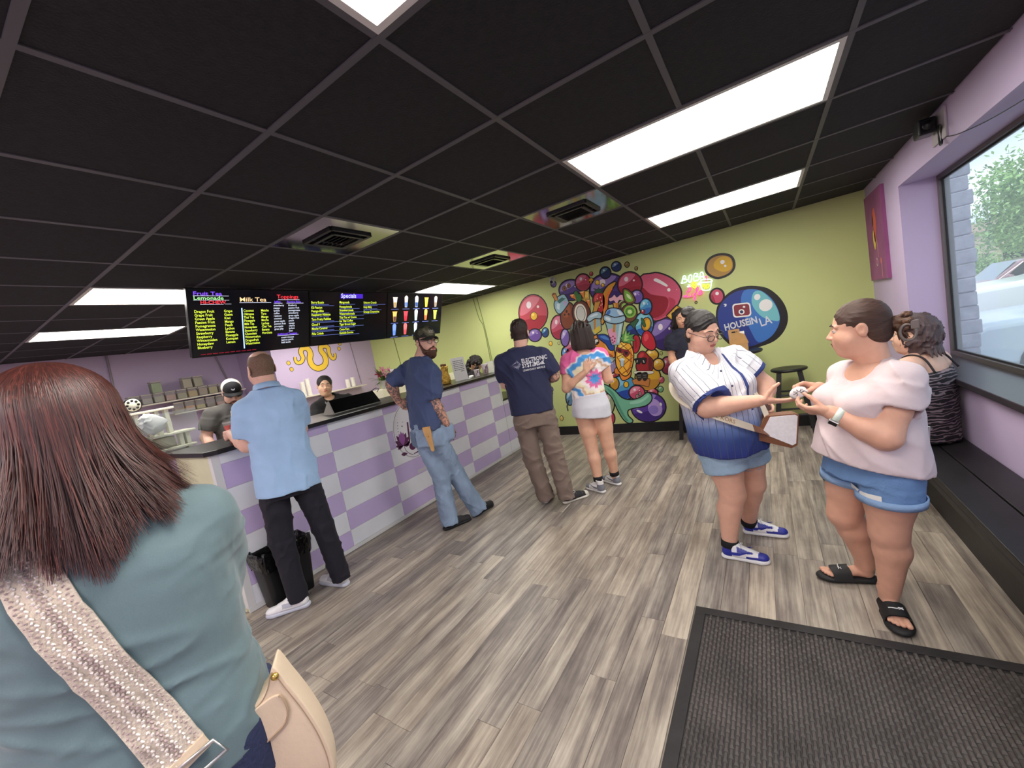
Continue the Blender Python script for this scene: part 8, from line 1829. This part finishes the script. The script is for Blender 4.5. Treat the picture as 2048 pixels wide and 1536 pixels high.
    b = MB(); b.tube([Mb @ Vector((-.07 + (x + .07) * .93, .77 + (y - .77) * .95, .0403)) for x, y in sm], .0012, 4, True); b.build('edge_stitching', MCd, g)
    MB().ball(Mb @ Vector((-.017, .952, .041)), (.008, .008, .008), 10).build('stud', MGo, g, True)
    b = MB(); b.tube([Mb @ Vector((-.155 + .022 * math.cos(a), .835 + .018 * math.sin(a), .055)) for a in np.linspace(0, 6.28, 14)], .004, 6, True); b.build('carry_ring', MGo, g, True)
    b = MB(); b.tube([Mb @ Vector(p) for p in ((-.19, .80, .03), (-.165, .84, .05), (-.14, .835, .058), (-.145, .80, .05))], .010, 8); b.build('strap_loop', MCr, g, True)
    return t
for fn in (polo_man, beard_man, work_man, tiedye_woman, baseball_woman, pink_woman, seated_woman, stool_woman, worker, cashier, curly_worker, near_woman): fn()
# ================================================================ furniture and loose things
# ---- bench under the window
bench = thing('bench', 'long low black bench running under the window', 'bench', (.45, -.15, 0))
for x0, x1 in ((.29, .438), (.445, .596)): MB().box((x0, -2.3, .415), (x1, 2.02, .452), bev=.004).build('seat_board', M_BLACK, bench)
MB().box((.42, -2.28, .0), (.44, 2.0, .414)).build('front_panel', M_BLACK, bench); MB().box((.29, -2.3, .375), (.31, 2.02, .414), bev=.003).build('apron', M_BLACK, bench)
for y in (-2.27, -1.2, -.1, 1.0, 1.98): MB().box((.442, y - .02, 0), (.596, y + .02, .414)).build('support', M_BLACK, bench)
# ---- bar stools and high table
def stool(label, x, y):
    s = thing('bar_stool', label, 'stool', (x, y, 0), 'black bar stools')
    MB().lathe([(0, .712), (.15, .712), (.172, .722), (.175, .735), (.165, .745), (.10, .740), (0, .737)], (x, y, 0), 28).build('seat', M_BLACK, s, True)
    for sx in (-1, 1):
        for sy in (-1, 1):
            a, b = (x + sx * .095, y + sy * .095), (x + sx * .17, y + sy * .17); d = .021
            mb = MB(); mb.add([(a[0] - d, a[1] - d, .712), (a[0] + d, a[1] - d, .712), (a[0] + d, a[1] + d, .712), (a[0] - d, a[1] + d, .712), (b[0] - d, b[1] - d, 0), (b[0] + d, b[1] - d, 0), (b[0] + d, b[1] + d, 0), (b[0] - d, b[1] + d, 0)], [(0, 1, 2, 3), (7, 6, 5, 4), (0, 4, 5, 1), (1, 5, 6, 2), (2, 6, 7, 3), (3, 7, 4, 0)]); mb.build('leg', M_BLACK, s)
    for z, r in ((.46, .122), (.24, .146)):
        for k in (-1, 1): MB().cyl((x - r, y + k * r, z), (x + r, y + k * r, z), .011, n=8).build('rung', M_BLACK, s); MB().cyl((x + k * r, y - r, z + .05), (x + k * r, y + r, z + .05), .011, n=8).build('rung', M_BLACK, s)
stool('empty black wooden bar stool in front of the green wall', -.22, 3.26); stool('black wooden bar stool with a woman sitting on it', -1.25, 3.27)
tb = thing('high_table', 'round black bar-height table standing by the mural', 'table', (-.74, 3.22, 0))
MB().lathe([(0, .975), (.29, .975), (.30, .985), (.30, 1.0), (.292, 1.005), (0, 1.005)], (-.74, 3.22, 0), 36).build('tabletop', M_BLACK, tb, True); MB().cyl((-.74, 3.22, .03), (-.74, 3.22, .974), .035).build('post', M_BLACK, tb, True); MB().lathe([(0, 0), (.22, 0), (.22, .015), (.05, .03), (0, .03)], (-.74, 3.22, 0), 28).build('foot', M_BLACK, tb, True)
cb_ = thing('cardboard_carrier', 'brown cardboard drink carrier with hand slots on the high table', 'carrier', (-.67, 3.2, 1.006)); MC = mat('brown_cardboard', (178, 138, 88), .8, vary=(20, .08))
MB().box((-.765, 3.16, 1.006), (-.575, 3.25, 1.09)).build('tray', MC, cb_); MB().box((-.76, 3.20, 1.091), (-.645, 3.206, 1.265)).build('handle_panel', MC, cb_)
MB().box((-.725, 3.197, 1.225), (-.685, 3.1995, 1.242)).build('hand_slot', M_BLACK, cb_); MB().box((-.675, 3.197, 1.228), (-.667, 3.1995, 1.24)).build('small_slot', M_BLACK, cb_)
MB().prism([(-.645, 1.091), (-.565, 1.091), (-.60, 1.20), (-.645, 1.215)], .006, basis((0, 3.20, 0), (1, 0, 0), (0, 0, 1), (0, -1, 0))).build('side_panel', MC, cb_)
for k in range(3): MB().box((-.655, 3.215 + k * .008, 1.091), (-.60, 3.219 + k * .008, 1.23 - k * .006)).build('folded_sheet', mat('paper', (232, 232, 230), .6), cb_)
# ---- entrance mat
mt = thing('floor_mat', 'black rubber entrance mat with a basket weave tread', 'mat', (-.22, -1.0, 0)); MR = mat('black_rubber', (40, 38, 39), .6, vary=(9, .3), bump=(60, .2))
MB().box((-.845, -2.0, .0), (.40, -.055, .005)).build('base', MR, mt)
for a, b in (((-.845, -.105, .005), (.40, -.055, .011)), ((-.845, -2.0, .005), (.40, -1.95, .011)), ((-.845, -1.95, .005), (-.795, -.105, .011)), ((.35, -1.95, .005), (.40, -.105, .011))): MB().box(a, b, bev=.002).build('border', MR, mt)
rb = MB(); row = 0; xx = -.785
while xx < .34:
    yy = -1.94 + (row % 2) * .019
    while yy < -.125:
        w, l = .0068, .0165; c = (xx, yy + .017); vs = [(c[0] - w, c[1] - l, .005), (c[0] + w, c[1] - l, .005), (c[0] + w, c[1] + l, .005), (c[0] - w, c[1] + l, .005), (c[0] - w * .6, c[1] - l * .5, .0105), (c[0] + w * .6, c[1] - l * .5, .0105), (c[0] + w * .6, c[1] + l * .9, .0085), (c[0] - w * .6, c[1] + l * .9, .0085)]
        rb.add(vs, [(4, 5, 6, 7), (0, 1, 5, 4), (1, 2, 6, 5), (2, 3, 7, 6), (3, 0, 4, 7)]); yy += .038
    xx += .0165; row += 1
o = rb.build('tread', mat('worn_rubber_tread', (74, 68, 65), .6, vary=(5, .4)), mt); o['kind'] = 'stuff'
# ---- waste bin with a liner
bn = thing('waste_bin', 'black waste bin with a wrinkled black liner at the counter foot', 'bin', (-3.56, -.75, 0)); MBn = mat('black_bin_plastic', (24, 24, 26), .4); MLn = mat('black_bin_liner', (14, 14, 16), .22, bump=(22, .9), spec=.7)
def rrect(hx, hy, r, z, n=6): return [(-3.56 + sx * (hx - r) + r * math.cos(math.radians(a)), -.75 + sy * (hy - r) + r * math.sin(math.radians(a)), z) for sx, sy, a0 in ((1, 1, 0), (-1, 1, 90), (-1, -1, 180), (1, -1, 270)) for a in np.linspace(a0, a0 + 90, n)]
b = MB(); rows_ = [rrect(.080, .150, .03, 0), rrect(.098, .185, .035, .40), rrect(.092, .179, .033, .40), rrect(.076, .146, .028, .01)]; b.grid(rows_, True); b.add(rows_[3], [tuple(range(24))]); b.add(rows_[0], [tuple(range(23, -1, -1))]); b.build('bin_body', MBn, bn, autos=40)
b = MB(); rg = random.Random(3); lr = []
for z, g in ((.29, .004), (.33, .008), (.37, .009), (.408, .007), (.418, -.002), (.40, -.012), (.33, -.02), (.20, -.03)): lr.append([(p[0] + (p[0] + 3.56) * rg.uniform(-.03, .05), p[1] + (p[1] + .75) * rg.uniform(-.02, .04), p[2] + rg.uniform(-.016, .016)) for p in rrect(.098 + g - (.4 - min(z, .4)) * .045, .185 + g - (.4 - min(z, .4)) * .087, .035, z)])
b.grid(lr, True); b.build('liner', MLn, bn)
# ---- red drink in the polo man's hand
dr = thing('iced_drink', 'clear cup of red iced drink with a straw on the counter edge', 'cup', (-3.80, -.765, CTZ)); dl = (-3.80, -.765, CTZ)
MB().lathe([(0, .001), (.034, .001), (.047, .135), (.044, .135), (0, .13)], dl, 20).build('drink', mat('red_drink', (206, 62, 46), .2, alpha=.95), dr, True); MB().lathe([(.0345, .0), (.0505, .155), (.053, .155), (.053, .160), (.0485, .160), (.0475, .15)], dl, 20).build('cup', mat('clear_drink_cup', (230, 226, 226), .15, alpha=.22), dr, True); MB().cyl((dl[0], dl[1], CTZ + .03), (dl[0] + .02, dl[1] + .015, CTZ + .235), .006).build('straw', mat('cream_straw', (226, 206, 150), .4), dr, True)
# ---- canvas by the window
pc = thing('canvas_picture', 'purple canvas painting hanging between mural wall and window', 'picture', (WX, 3.12, 1.9)); MX = lambda y, z, d: basis((WX - d, y, z), (0, -1, 0), (0, 0, 1), (-1, 0, 0))
MB().box((WX - .028, 2.80, 1.53), (WX - .001, 3.46, 2.35)).build('canvas', mat('plum_canvas', (142, 76, 122), .6, vary=(4, .18)), pc)
for nm, c, P in (('painted_shape', (206, 96, 76), catmull([(-.06, .20), (.04, .26), (.08, .12), (.02, -.02), (-.03, -.05), (-.05, .08)], 4)), ('painted_shape', (226, 204, 90), catmull([(-.07, .06), (-.02, .04), (.0, -.06), (-.05, -.12), (-.09, -.04)], 4)), ('painted_shape', (92, 84, 92), catmull([(-.09, .17), (-.04, .20), (-.03, .12), (-.08, .10)], 4)), ('painted_line', (214, 160, 130), [(.04, -.02), (.05, -.02), (.06, -.20), (.05, -.20)]), ('painted_line', (214, 150, 140), [(.14, -.27), (.15, -.27), (.155, -.40), (.145, -.40)]), ('painted_ring', (190, 190, 180), ell(.035, .04, 16, -.02, -.24)), ('painted_ring', (170, 80, 130), ell(.024, .028, 16, -.02, -.24)), ('painted_ring', (196, 110, 110), ell(.03, .03, 16, .14, -.24))):
    MB().prism(P, .0008, MX(3.12, 1.94, .0285 + (.001 if c[0] == 170 else 0))).build(nm, mat('canvas_%d_%d_%d' % c, c, .6), pc)
# ---- cameras and cords
sc = thing('security_camera', 'small white bullet security camera on the mural wall under the ceiling', 'camera', (-3.0, WY, 2.42)); MW_ = mat('white_plastic', (222, 222, 218), .4)
MB().cyl((-3.0, WY, 2.41), (-3.0, WY - .035, 2.41), .04).build('mount', MW_, sc, True); MB().cyl((-3.0, WY - .035, 2.405), (-2.97, WY - .13, 2.36), .028).build('housing', MW_, sc, True); MB().cyl((-2.97, WY - .13, 2.36), (-2.967, WY - .139, 2.356), .022).build('lens', M_PLAST, sc, True); MB().tube([(-3.0, WY - .02, 2.38), (-3.03, WY - .02, 2.34), (-2.99, WY - .006, 2.29)], .004, 6).build('lead', M_PLAST, sc)
s2 = thing('security_camera', 'black security camera with a coiled lead above the window', 'camera', (WX, 1.42, 2.36)); MB().box((WX - .012, 1.33, 2.27), (WX, 1.55, 2.44), bev=.003).build('wall_plate', mat('grey_plate', (180, 172, 176), .5), s2); MB().box((WX - .10, 1.42, 2.335), (WX - .02, 1.53, 2.425), bev=.008).build('housing', M_PLAST, s2); MB().cyl((WX - .06, 1.415, 2.38), (WX - .065, 1.38, 2.375), .025).build('lens', M_PLAST, s2, True)
MB().tube([(WX - .03 + .02 * math.cos(a), 1.35 + .05 * math.cos(a * .97 + .3), 2.29 + .055 * math.sin(a)) for a in np.linspace(0, 22, 90)], .0035, 5).build('coiled_lead', M_PLAST, s2); MB().tube(catmull_open([(WX - .02, 1.30, 2.26), (WX - .01, 1.15, 2.225), (WX + .05, .95, 2.21), (WX + .1, .6, 2.205), (WX + .1, .2, 2.21)], 5), .003, 5).build('trailing_lead', M_PLAST, s2)
MCd_ = mat('grey_conduit', (140, 130, 138), .4, .3)
for lb, pts, r in (('pipe', [(WL + .02, -.21, CZ), (WL + .02, -.235, 1.67)], .014), ('pipe', [(WL + .02, 1.12, CZ), (WL + .02, 1.28, 1.75)], .014), ('cord', [(WB + .008, 3.03, CZ), (WB + .008, 3.11, 1.34)], .008), ('cord', [(-6.66, WY - .008, CZ), (-6.53, WY - .008, 1.1)], .007), ('cord', [(-4.44, WY - .008, CZ), (-4.39, WY - .008, 1.9), (-4.36, WY - .008, 1.25)], .006), ('cord', [(-4.52, WY - .008, CZ), (-4.47, WY - .012, 2.1), (-4.41, WY - .008, 1.92), (-4.40, WY - .008, 1.25)], .006)):
    o = MB().tube(catmull_open(pts, 4) if len(pts) > 2 else pts, r, 8).build('conduit_pipe' if lb == 'pipe' else 'power_cord', MCd_ if pts[0][0] < -7 else mat('olive_cord', (132, 138, 84), .6)); tag(o, {-.21: 'thin grey conduit on the lavender wall, farther from the green wall', 1.12: 'thin grey conduit on the lavender wall beside the jar shelf', 3.03: 'thin cord down the lavender wall beside the tentacle emblem'}.get(pts[0][1]) or ('thin cord down the green wall behind the drink picture screen' if pts[0][0] == -6.66 else 'straight thin cord down the green wall behind the sample cups' if pts[0][0] == -4.44 else 'looping thin cord down the green wall behind the sample cups'), 'cord')
# ---- kitchen wall: shelves, ingredient jars
MSh = mat('white_shelf', (206, 200, 186), .5)
for nm, y0, y1, z, x0, x1, lb in (('wall_shelf', -.40, 1.38, 1.655, WL, WL + .32, 'upper wall shelf loaded with ingredient jars'), ('wall_shelf', .30, 1.38, 1.445, WL, WL + .32, 'lower wall shelf loaded with ingredient jars'), ('wall_shelf', 1.75, 3.05, 1.318, WB, WB + .25, 'white wall shelf below the tentacle emblem')):
    o = MB().box((x0, y0, z - .022), (x1, y1, z), bev=.003).build(nm, MSh); tag(o, lb, 'shelf')
MJ = mat('clear_jar_plastic', (196, 190, 186), .2, alpha=.38); MLd = mat('grey_jar_lid', (172, 164, 156), .45); PW_ = [((176, 170, 140), 'cream'), ((150, 148, 150), 'grey'), ((146, 150, 136), 'grey green'), ((176, 136, 128), 'pink'), ((150, 150, 112), 'olive'), ((186, 160, 88), 'yellow'), ((146, 126, 100), 'beige'), ((176, 168, 104), 'straw'), ((96, 84, 84), 'dark'), ((120, 160, 92), 'green'), ((180, 124, 70), 'orange')]
rj = random.Random(4)
def jar(y, z, h, ci, where, fill=.8):
    x, w = -8.30, .064; c, cn = PW_[ci]; t = thing('ingredient_jar', 'square clear jar of %s powder %s' % (cn, where), 'jar', (x, y, z), 'ingredient jars on the kitchen shelves')
    MB().box((x - w, y - w, z), (x + w, y + w, z + h - .016), bev=.012).build('jar_wall', MJ, t); MB().box((x - w + .005, y - w + .005, z + .005), (x + w - .005, y + w - .005, z + h * fill - .02), bev=.01).build('powder', mat('powder_' + cn.replace(' ', '_'), c, .9), t); MB().box((x - w - .003, y - w - .003, z + h - .018), (x + w + .003, y + w + .003, z + h), bev=.005).build('lid', MLd, t)
for k, ci in enumerate((0, 1, 2, 3, 4, 5, 6, 7, 8)): jar(-.10 + k * .145, 1.656, .150, ci, 'on the upper shelf', .72 + .2 * rj.random())
for y, ci in ((.19, 9), (.585, 0), (.735, 4)): jar(y, 1.807, .175, ci, 'stacked on other jars', .95)
for k, ci in enumerate((6, 10, 7, 8, 3, 0)): jar(.40 + k * .145, 1.446, .165, ci, 'on the lower shelf', .45 + .3 * rj.random())
for k, (y, h) in enumerate(((1.83, .26), (1.93, .30), (2.72, .16), (2.84, .18))):
    t = thing('cup_stack', ('long sleeve of nested white cups at the shelf end', 'longest sleeve of nested white cups, beside the cashier', 'shortest sleeve of nested white cups on the shelf', 'short sleeve of nested white cups near the cord')[k], 'cups', (WB + .13, y, 1.319), 'white cup stacks'); n = int(h / .02)
    MB().lathe([(0, 0), (.034, 0)] + [q for i in range(n) for q in ((.038, .01 + i * .02), (.042, .012 + i * .02), (.038, .016 + i * .02))] + [(.03, h), (0, h)], (WB + .13, y, 1.319), 16).build('cups', mat('white_cup', (224, 220, 210), .5), t)
# ---- prep table with a white sealing machine, reel, acrylic guard and a bag
pt = thing('prep_table', 'steel prep table behind the open end of the counter', 'table', (-5.1, -.85, 0)); MSt = mat('brushed_steel', (150, 150, 150), .35, .8)
MB().box((-5.45, -1.35, 1.10), (-4.72, -.58, 1.14), bev=.003).build('top', MSt, pt)
for x in (-5.42, -4.76):
    for y in (-1.32, -.62): MB().cyl((x, y, 0), (x, y, 1.10), .02).build('leg', MSt, pt)
wm = thing('sealing_machine', 'white drink sealing machine with stacked trays and posts', 'machine', (-5.1, -.8, 1.14)); MWm_ = mat('off_white_plastic', (218, 214, 196), .45)
for z, y0, y1 in ((1.555, -1.30, -.705), (1.32, -1.25, -.585), (1.19, -1.20, -.60)): MB().box((-5.25, y0, z - .022), (-4.96, y1, z), bev=.006).build('tray', MWm_, wm)
for z0, z1, ys in ((1.342 - .022, 1.533, (-1.22, -1.05, -.97, -.90, -.83, -.76)), (1.19, 1.298, (-1.18, -1.0, -.92, -.70, -.65)), (1.141, 1.168, (-1.15, -.9, -.65))):
    for y in ys: MB().box((-5.05, y - .016, z0), (-4.98, y + .016, z1), bev=.004).build('post', MWm_, wm)
MB().box((-5.24, -1.2, 1.191), (-5.06, -.72, 1.285), bev=.01).build('drawer', MWm_, wm)
rl = thing('film_reel', 'white sealing film reel with round holes on top of the machine', 'reel', (-5.0, -.97, 1.557)); MB().cyl((-5.01, -.97, 1.622), (-4.99, -.97, 1.622), .062, n=32).build('rim', M_PLAST, rl, True); MB().cyl((-5.012, -.97, 1.622), (-4.986, -.97, 1.622), .054, n=32).build('disc', MWm_, rl, True)
for k in range(8): a = k * math.pi / 4; MB().cyl((-4.988, -.97 + .037 * math.cos(a), 1.622 + .037 * math.sin(a)), (-4.984, -.97 + .037 * math.cos(a), 1.622 + .037 * math.sin(a)), .010, n=10).build('hole', M_PLAST, rl, True)
o = MB().box((-4.86, -1.2, 1.141), (-4.855, -.585, 1.51)).build('sneeze_guard', clear_mat('acrylic', (238, 242, 242), .15, .10)); tag(o, 'clear acrylic sneeze guard in front of the sealing machine', 'guard')
pb = Field((-4.98, -1.02, 1.32), (-4.86, -.76, 1.53), .008); pb.ell((-4.91, -.89, 1.42), (.035, .10, .085), None, 0); pb.ell((-4.91, -.92, 1.48), (.03, .05, .05), None, .03); pb.wrinkle(.018, 38, 3); pg = thing('plastic_bag', 'crumpled white plastic bag hanging at the sealing machine', 'bag', (-4.93, -.89, 1.33)); soft_obj('bag_film', [pb.mesh() + (0,)], mat('white_film', (226, 222, 222), .3), pg)
# ---- outside the window
MA = mat('asphalt', (128, 128, 132), .9, vary=(3, .1)); struct(MB().box((.89, -40, -.4), (120, 160, -.15)).build('ground', MA))
pil = thing('stone_pillar', 'rough grey stone pillar outside beside the window', 'pillar', (1.15, 3.95, -.15)); MSt2 = mat('grey_split_stone', (150, 152, 162), .9, vary=(12, .2), bump=(18, .8)); rg = random.Random(2)
for k in range(22): j = rg.uniform(-.012, .012); MB().box((.89, 3.72 + j, -.15 + k * .14), (1.40 + rg.uniform(-.014, .016), 4.2, -.012 + k * .14), bev=.012).build('stone', MSt2, pil)
def car(name, label, x, y, z, length, wid, h, hood, paint, dirx=-1, van=False):
    t = thing(name, label, 'car', (x, y, z)); mp_ = mat('paint_' + name + str(paint[0]), paint, .25, coat=.6); L, Hh = length / 2, hood
    prof = [(-L, .28), (-L + .05, Hh - .12), (-L + .25, Hh), (-L + length * .30, Hh + .06), (-L + length * .42, h - .05), (-L + length * .52, h), (L - length * (.06 if van else .24), h - .02), (L - length * (.01 if van else .08), Hh + .10), (L, Hh - .05), (L, .30)]
    Mc = basis((x, y, z), (-dirx, 0, 0), (0, 0, 1), (0, dirx, 0)) if dirx else basis((x, y, z), (0, 1, 0), (0, 0, 1), (1, 0, 0))
    b = MB(); b.prism(prof, wid, Mc @ T(0, 0, -wid / 2)); o = b.build('body', mp_, t, autos=30); bv = o.modifiers.new('edge', 'BEVEL'); bv.width = .09; bv.segments = 3; bv.limit_method = 'ANGLE'
    gl = [(-L + length * .34, Hh + .09), (-L + length * .43, h - .09), (-L + length * .53, h - .06), (L - length * (.10 if van else .27), h - .08), (L - length * (.06 if van else .14), Hh + .10)]
    for s in (-1, 1): MB().prism(gl, .02, Mc @ T(0, 0, s * wid / 2 + (-.012 if s > 0 else -.008))).build('side_window', M_SCRD, t)
    a, c = prof[3], prof[4]; MB().add([Mc @ Vector((a[0] + .04, a[1] + .03, w)) for w in (-wid * .42, wid * .42)] + [Mc @ Vector((c[0] - .03, c[1] + .012, w)) for w in (wid * .38, -wid * .38)], [(0, 1, 2, 3)]).build('windscreen', mat('car_glass', (120, 140, 156), .06), t)
    for s in (-1, 1):
        MB().ball(Mc @ Vector((-L + length * .36, Hh + .14, s * (wid / 2 + .10))), (.09, .11, .07), 10).build('mirror', mp_, t, True); MB().ball(Mc @ Vector((-L + .10, Hh - .16, s * wid * .36)), (.10, .16, .07), 10).build('headlight', mat('headlight_glass', (232, 236, 230), .1), t, True)
        for xx in (-L + length * .19, L - length * .19):
            c = Mc @ Vector((xx, .33, s * (wid / 2 - .10))); n_ = (Mc.to_3x3() @ Vector((0, 0, 1))) * s; w_ = MB(); w_.cyl(c, c + n_ * .12, .33, n=24); o = w_.build('wheel', mat('tyre', (30, 30, 32), .8), t, True); MB().cyl(c + n_ * .115, c + n_ * .126, .21, n=16).build('rim', mat('alloy', (176, 178, 182), .3, .7), o, True)
    return t
car('silver_car', 'pale silver car parked nose-in just outside the window', 3.95, 6.3, -.15, 4.5, 1.75, 1.38, .88, (176, 190, 204)); car('white_pickup', 'bright white truck parked behind the silver car', 4.9, 8.9, -.15, 5.2, 1.9, 1.75, 1.22, (240, 240, 242)); car('red_suv', 'dull red car driving across the lot beyond the truck', 5.6, 14.6, -.15, 4.6, 1.8, 1.58, 1.0, (150, 110, 118), -1, True)
bd = thing('building', 'long beige flat-roofed building across the parking lot', 'building', (34, 66, -.15)); MBe = mat('beige_render', (206, 190, 166), .85); MB().box((12, 62, -.15), (60, 72, 4.2)).build('wall', MBe, bd); MB().box((11.7, 61.7, 4.2), (60.3, 72.3, 4.5)).build('parapet', mat('dark_beige', (180, 160, 136), .8), bd); MB().box((20, 61.0, 4.5), (27, 72, 5.6)).build('raised_block', MBe, bd)
for k in range(6): MB().box((14 + k * 7, 61.9, .4), (18 + k * 7, 61.99, 2.6)).build('shop_window', M_SCRD, bd)
for k, (x, y) in enumerate(((9.0, 33.5), (14.2, 52))):
    t = thing('lamp_post', ('slim lamp post standing near the broad tree', 'slim lamp post standing near the beige building')[k], 'lamp post', (x, y, -.15), 'parking lot lamp posts'); MB().cyl((x, y, -.15), (x, y, 4.2), .07, .05, 8).build('pole', mat('grey_pole', (150, 150, 146), .6), t); MB().box((x - .5, y - .12, 4.2), (x + .5, y + .12, 4.32)).build('lamp_head', mat('grey_pole', (150, 150, 146), .6), t)
def tree(label, x, y, z, r, h, seed, name='leafy_tree'):
    t = thing(name, label, 'tree', (x, y, -.15)); MB().tube([(x, y, -.15), (x + .1, y, h * .45), (x, y + .1, h)], [.22, .16, .08], 8).build('trunk', mat('bark', (96, 82, 68), .9), t); rg = np.random.RandomState(seed); V = []; Fc = []
    cl = rg.normal(size=(26, 3)); cl /= np.linalg.norm(cl, axis=1)[:, None]; cl = cl * rg.uniform(.35, .85, (26, 1)) * A(r, r, r * .8) + A(x, y, z)
    for c in cl:
        for q in range(420):
            p = c + rg.normal(size=3) * r * .17; d = nrm_(rg.normal(size=3)); e = nrm_(np.cross(d, rg.normal(size=3))); s = r * .034 * rg.uniform(.6, 1.3); i = len(V); V += [p - d * s, p + e * s * .5, p + d * s, p - e * s * .5]; Fc.append((i, i + 1, i + 2, i + 3))
    o = MB().add(V, Fc).build('foliage', mat('tree_leaf', (156, 190, 118), .7, vary=(1.5, .3)), t); o['kind'] = 'stuff'
tree('big broad green tree beyond the parked cars', 11.0, 27.5, 3.9, 3.1, 3.4, 3); tree('low green bush by the beige building', 11.2, 38, 1.0, 2.2, 1.0, 5, 'bush'); tree('second green tree behind the lamp post', 17.5, 44, 3.4, 3.4, 3.0, 7)
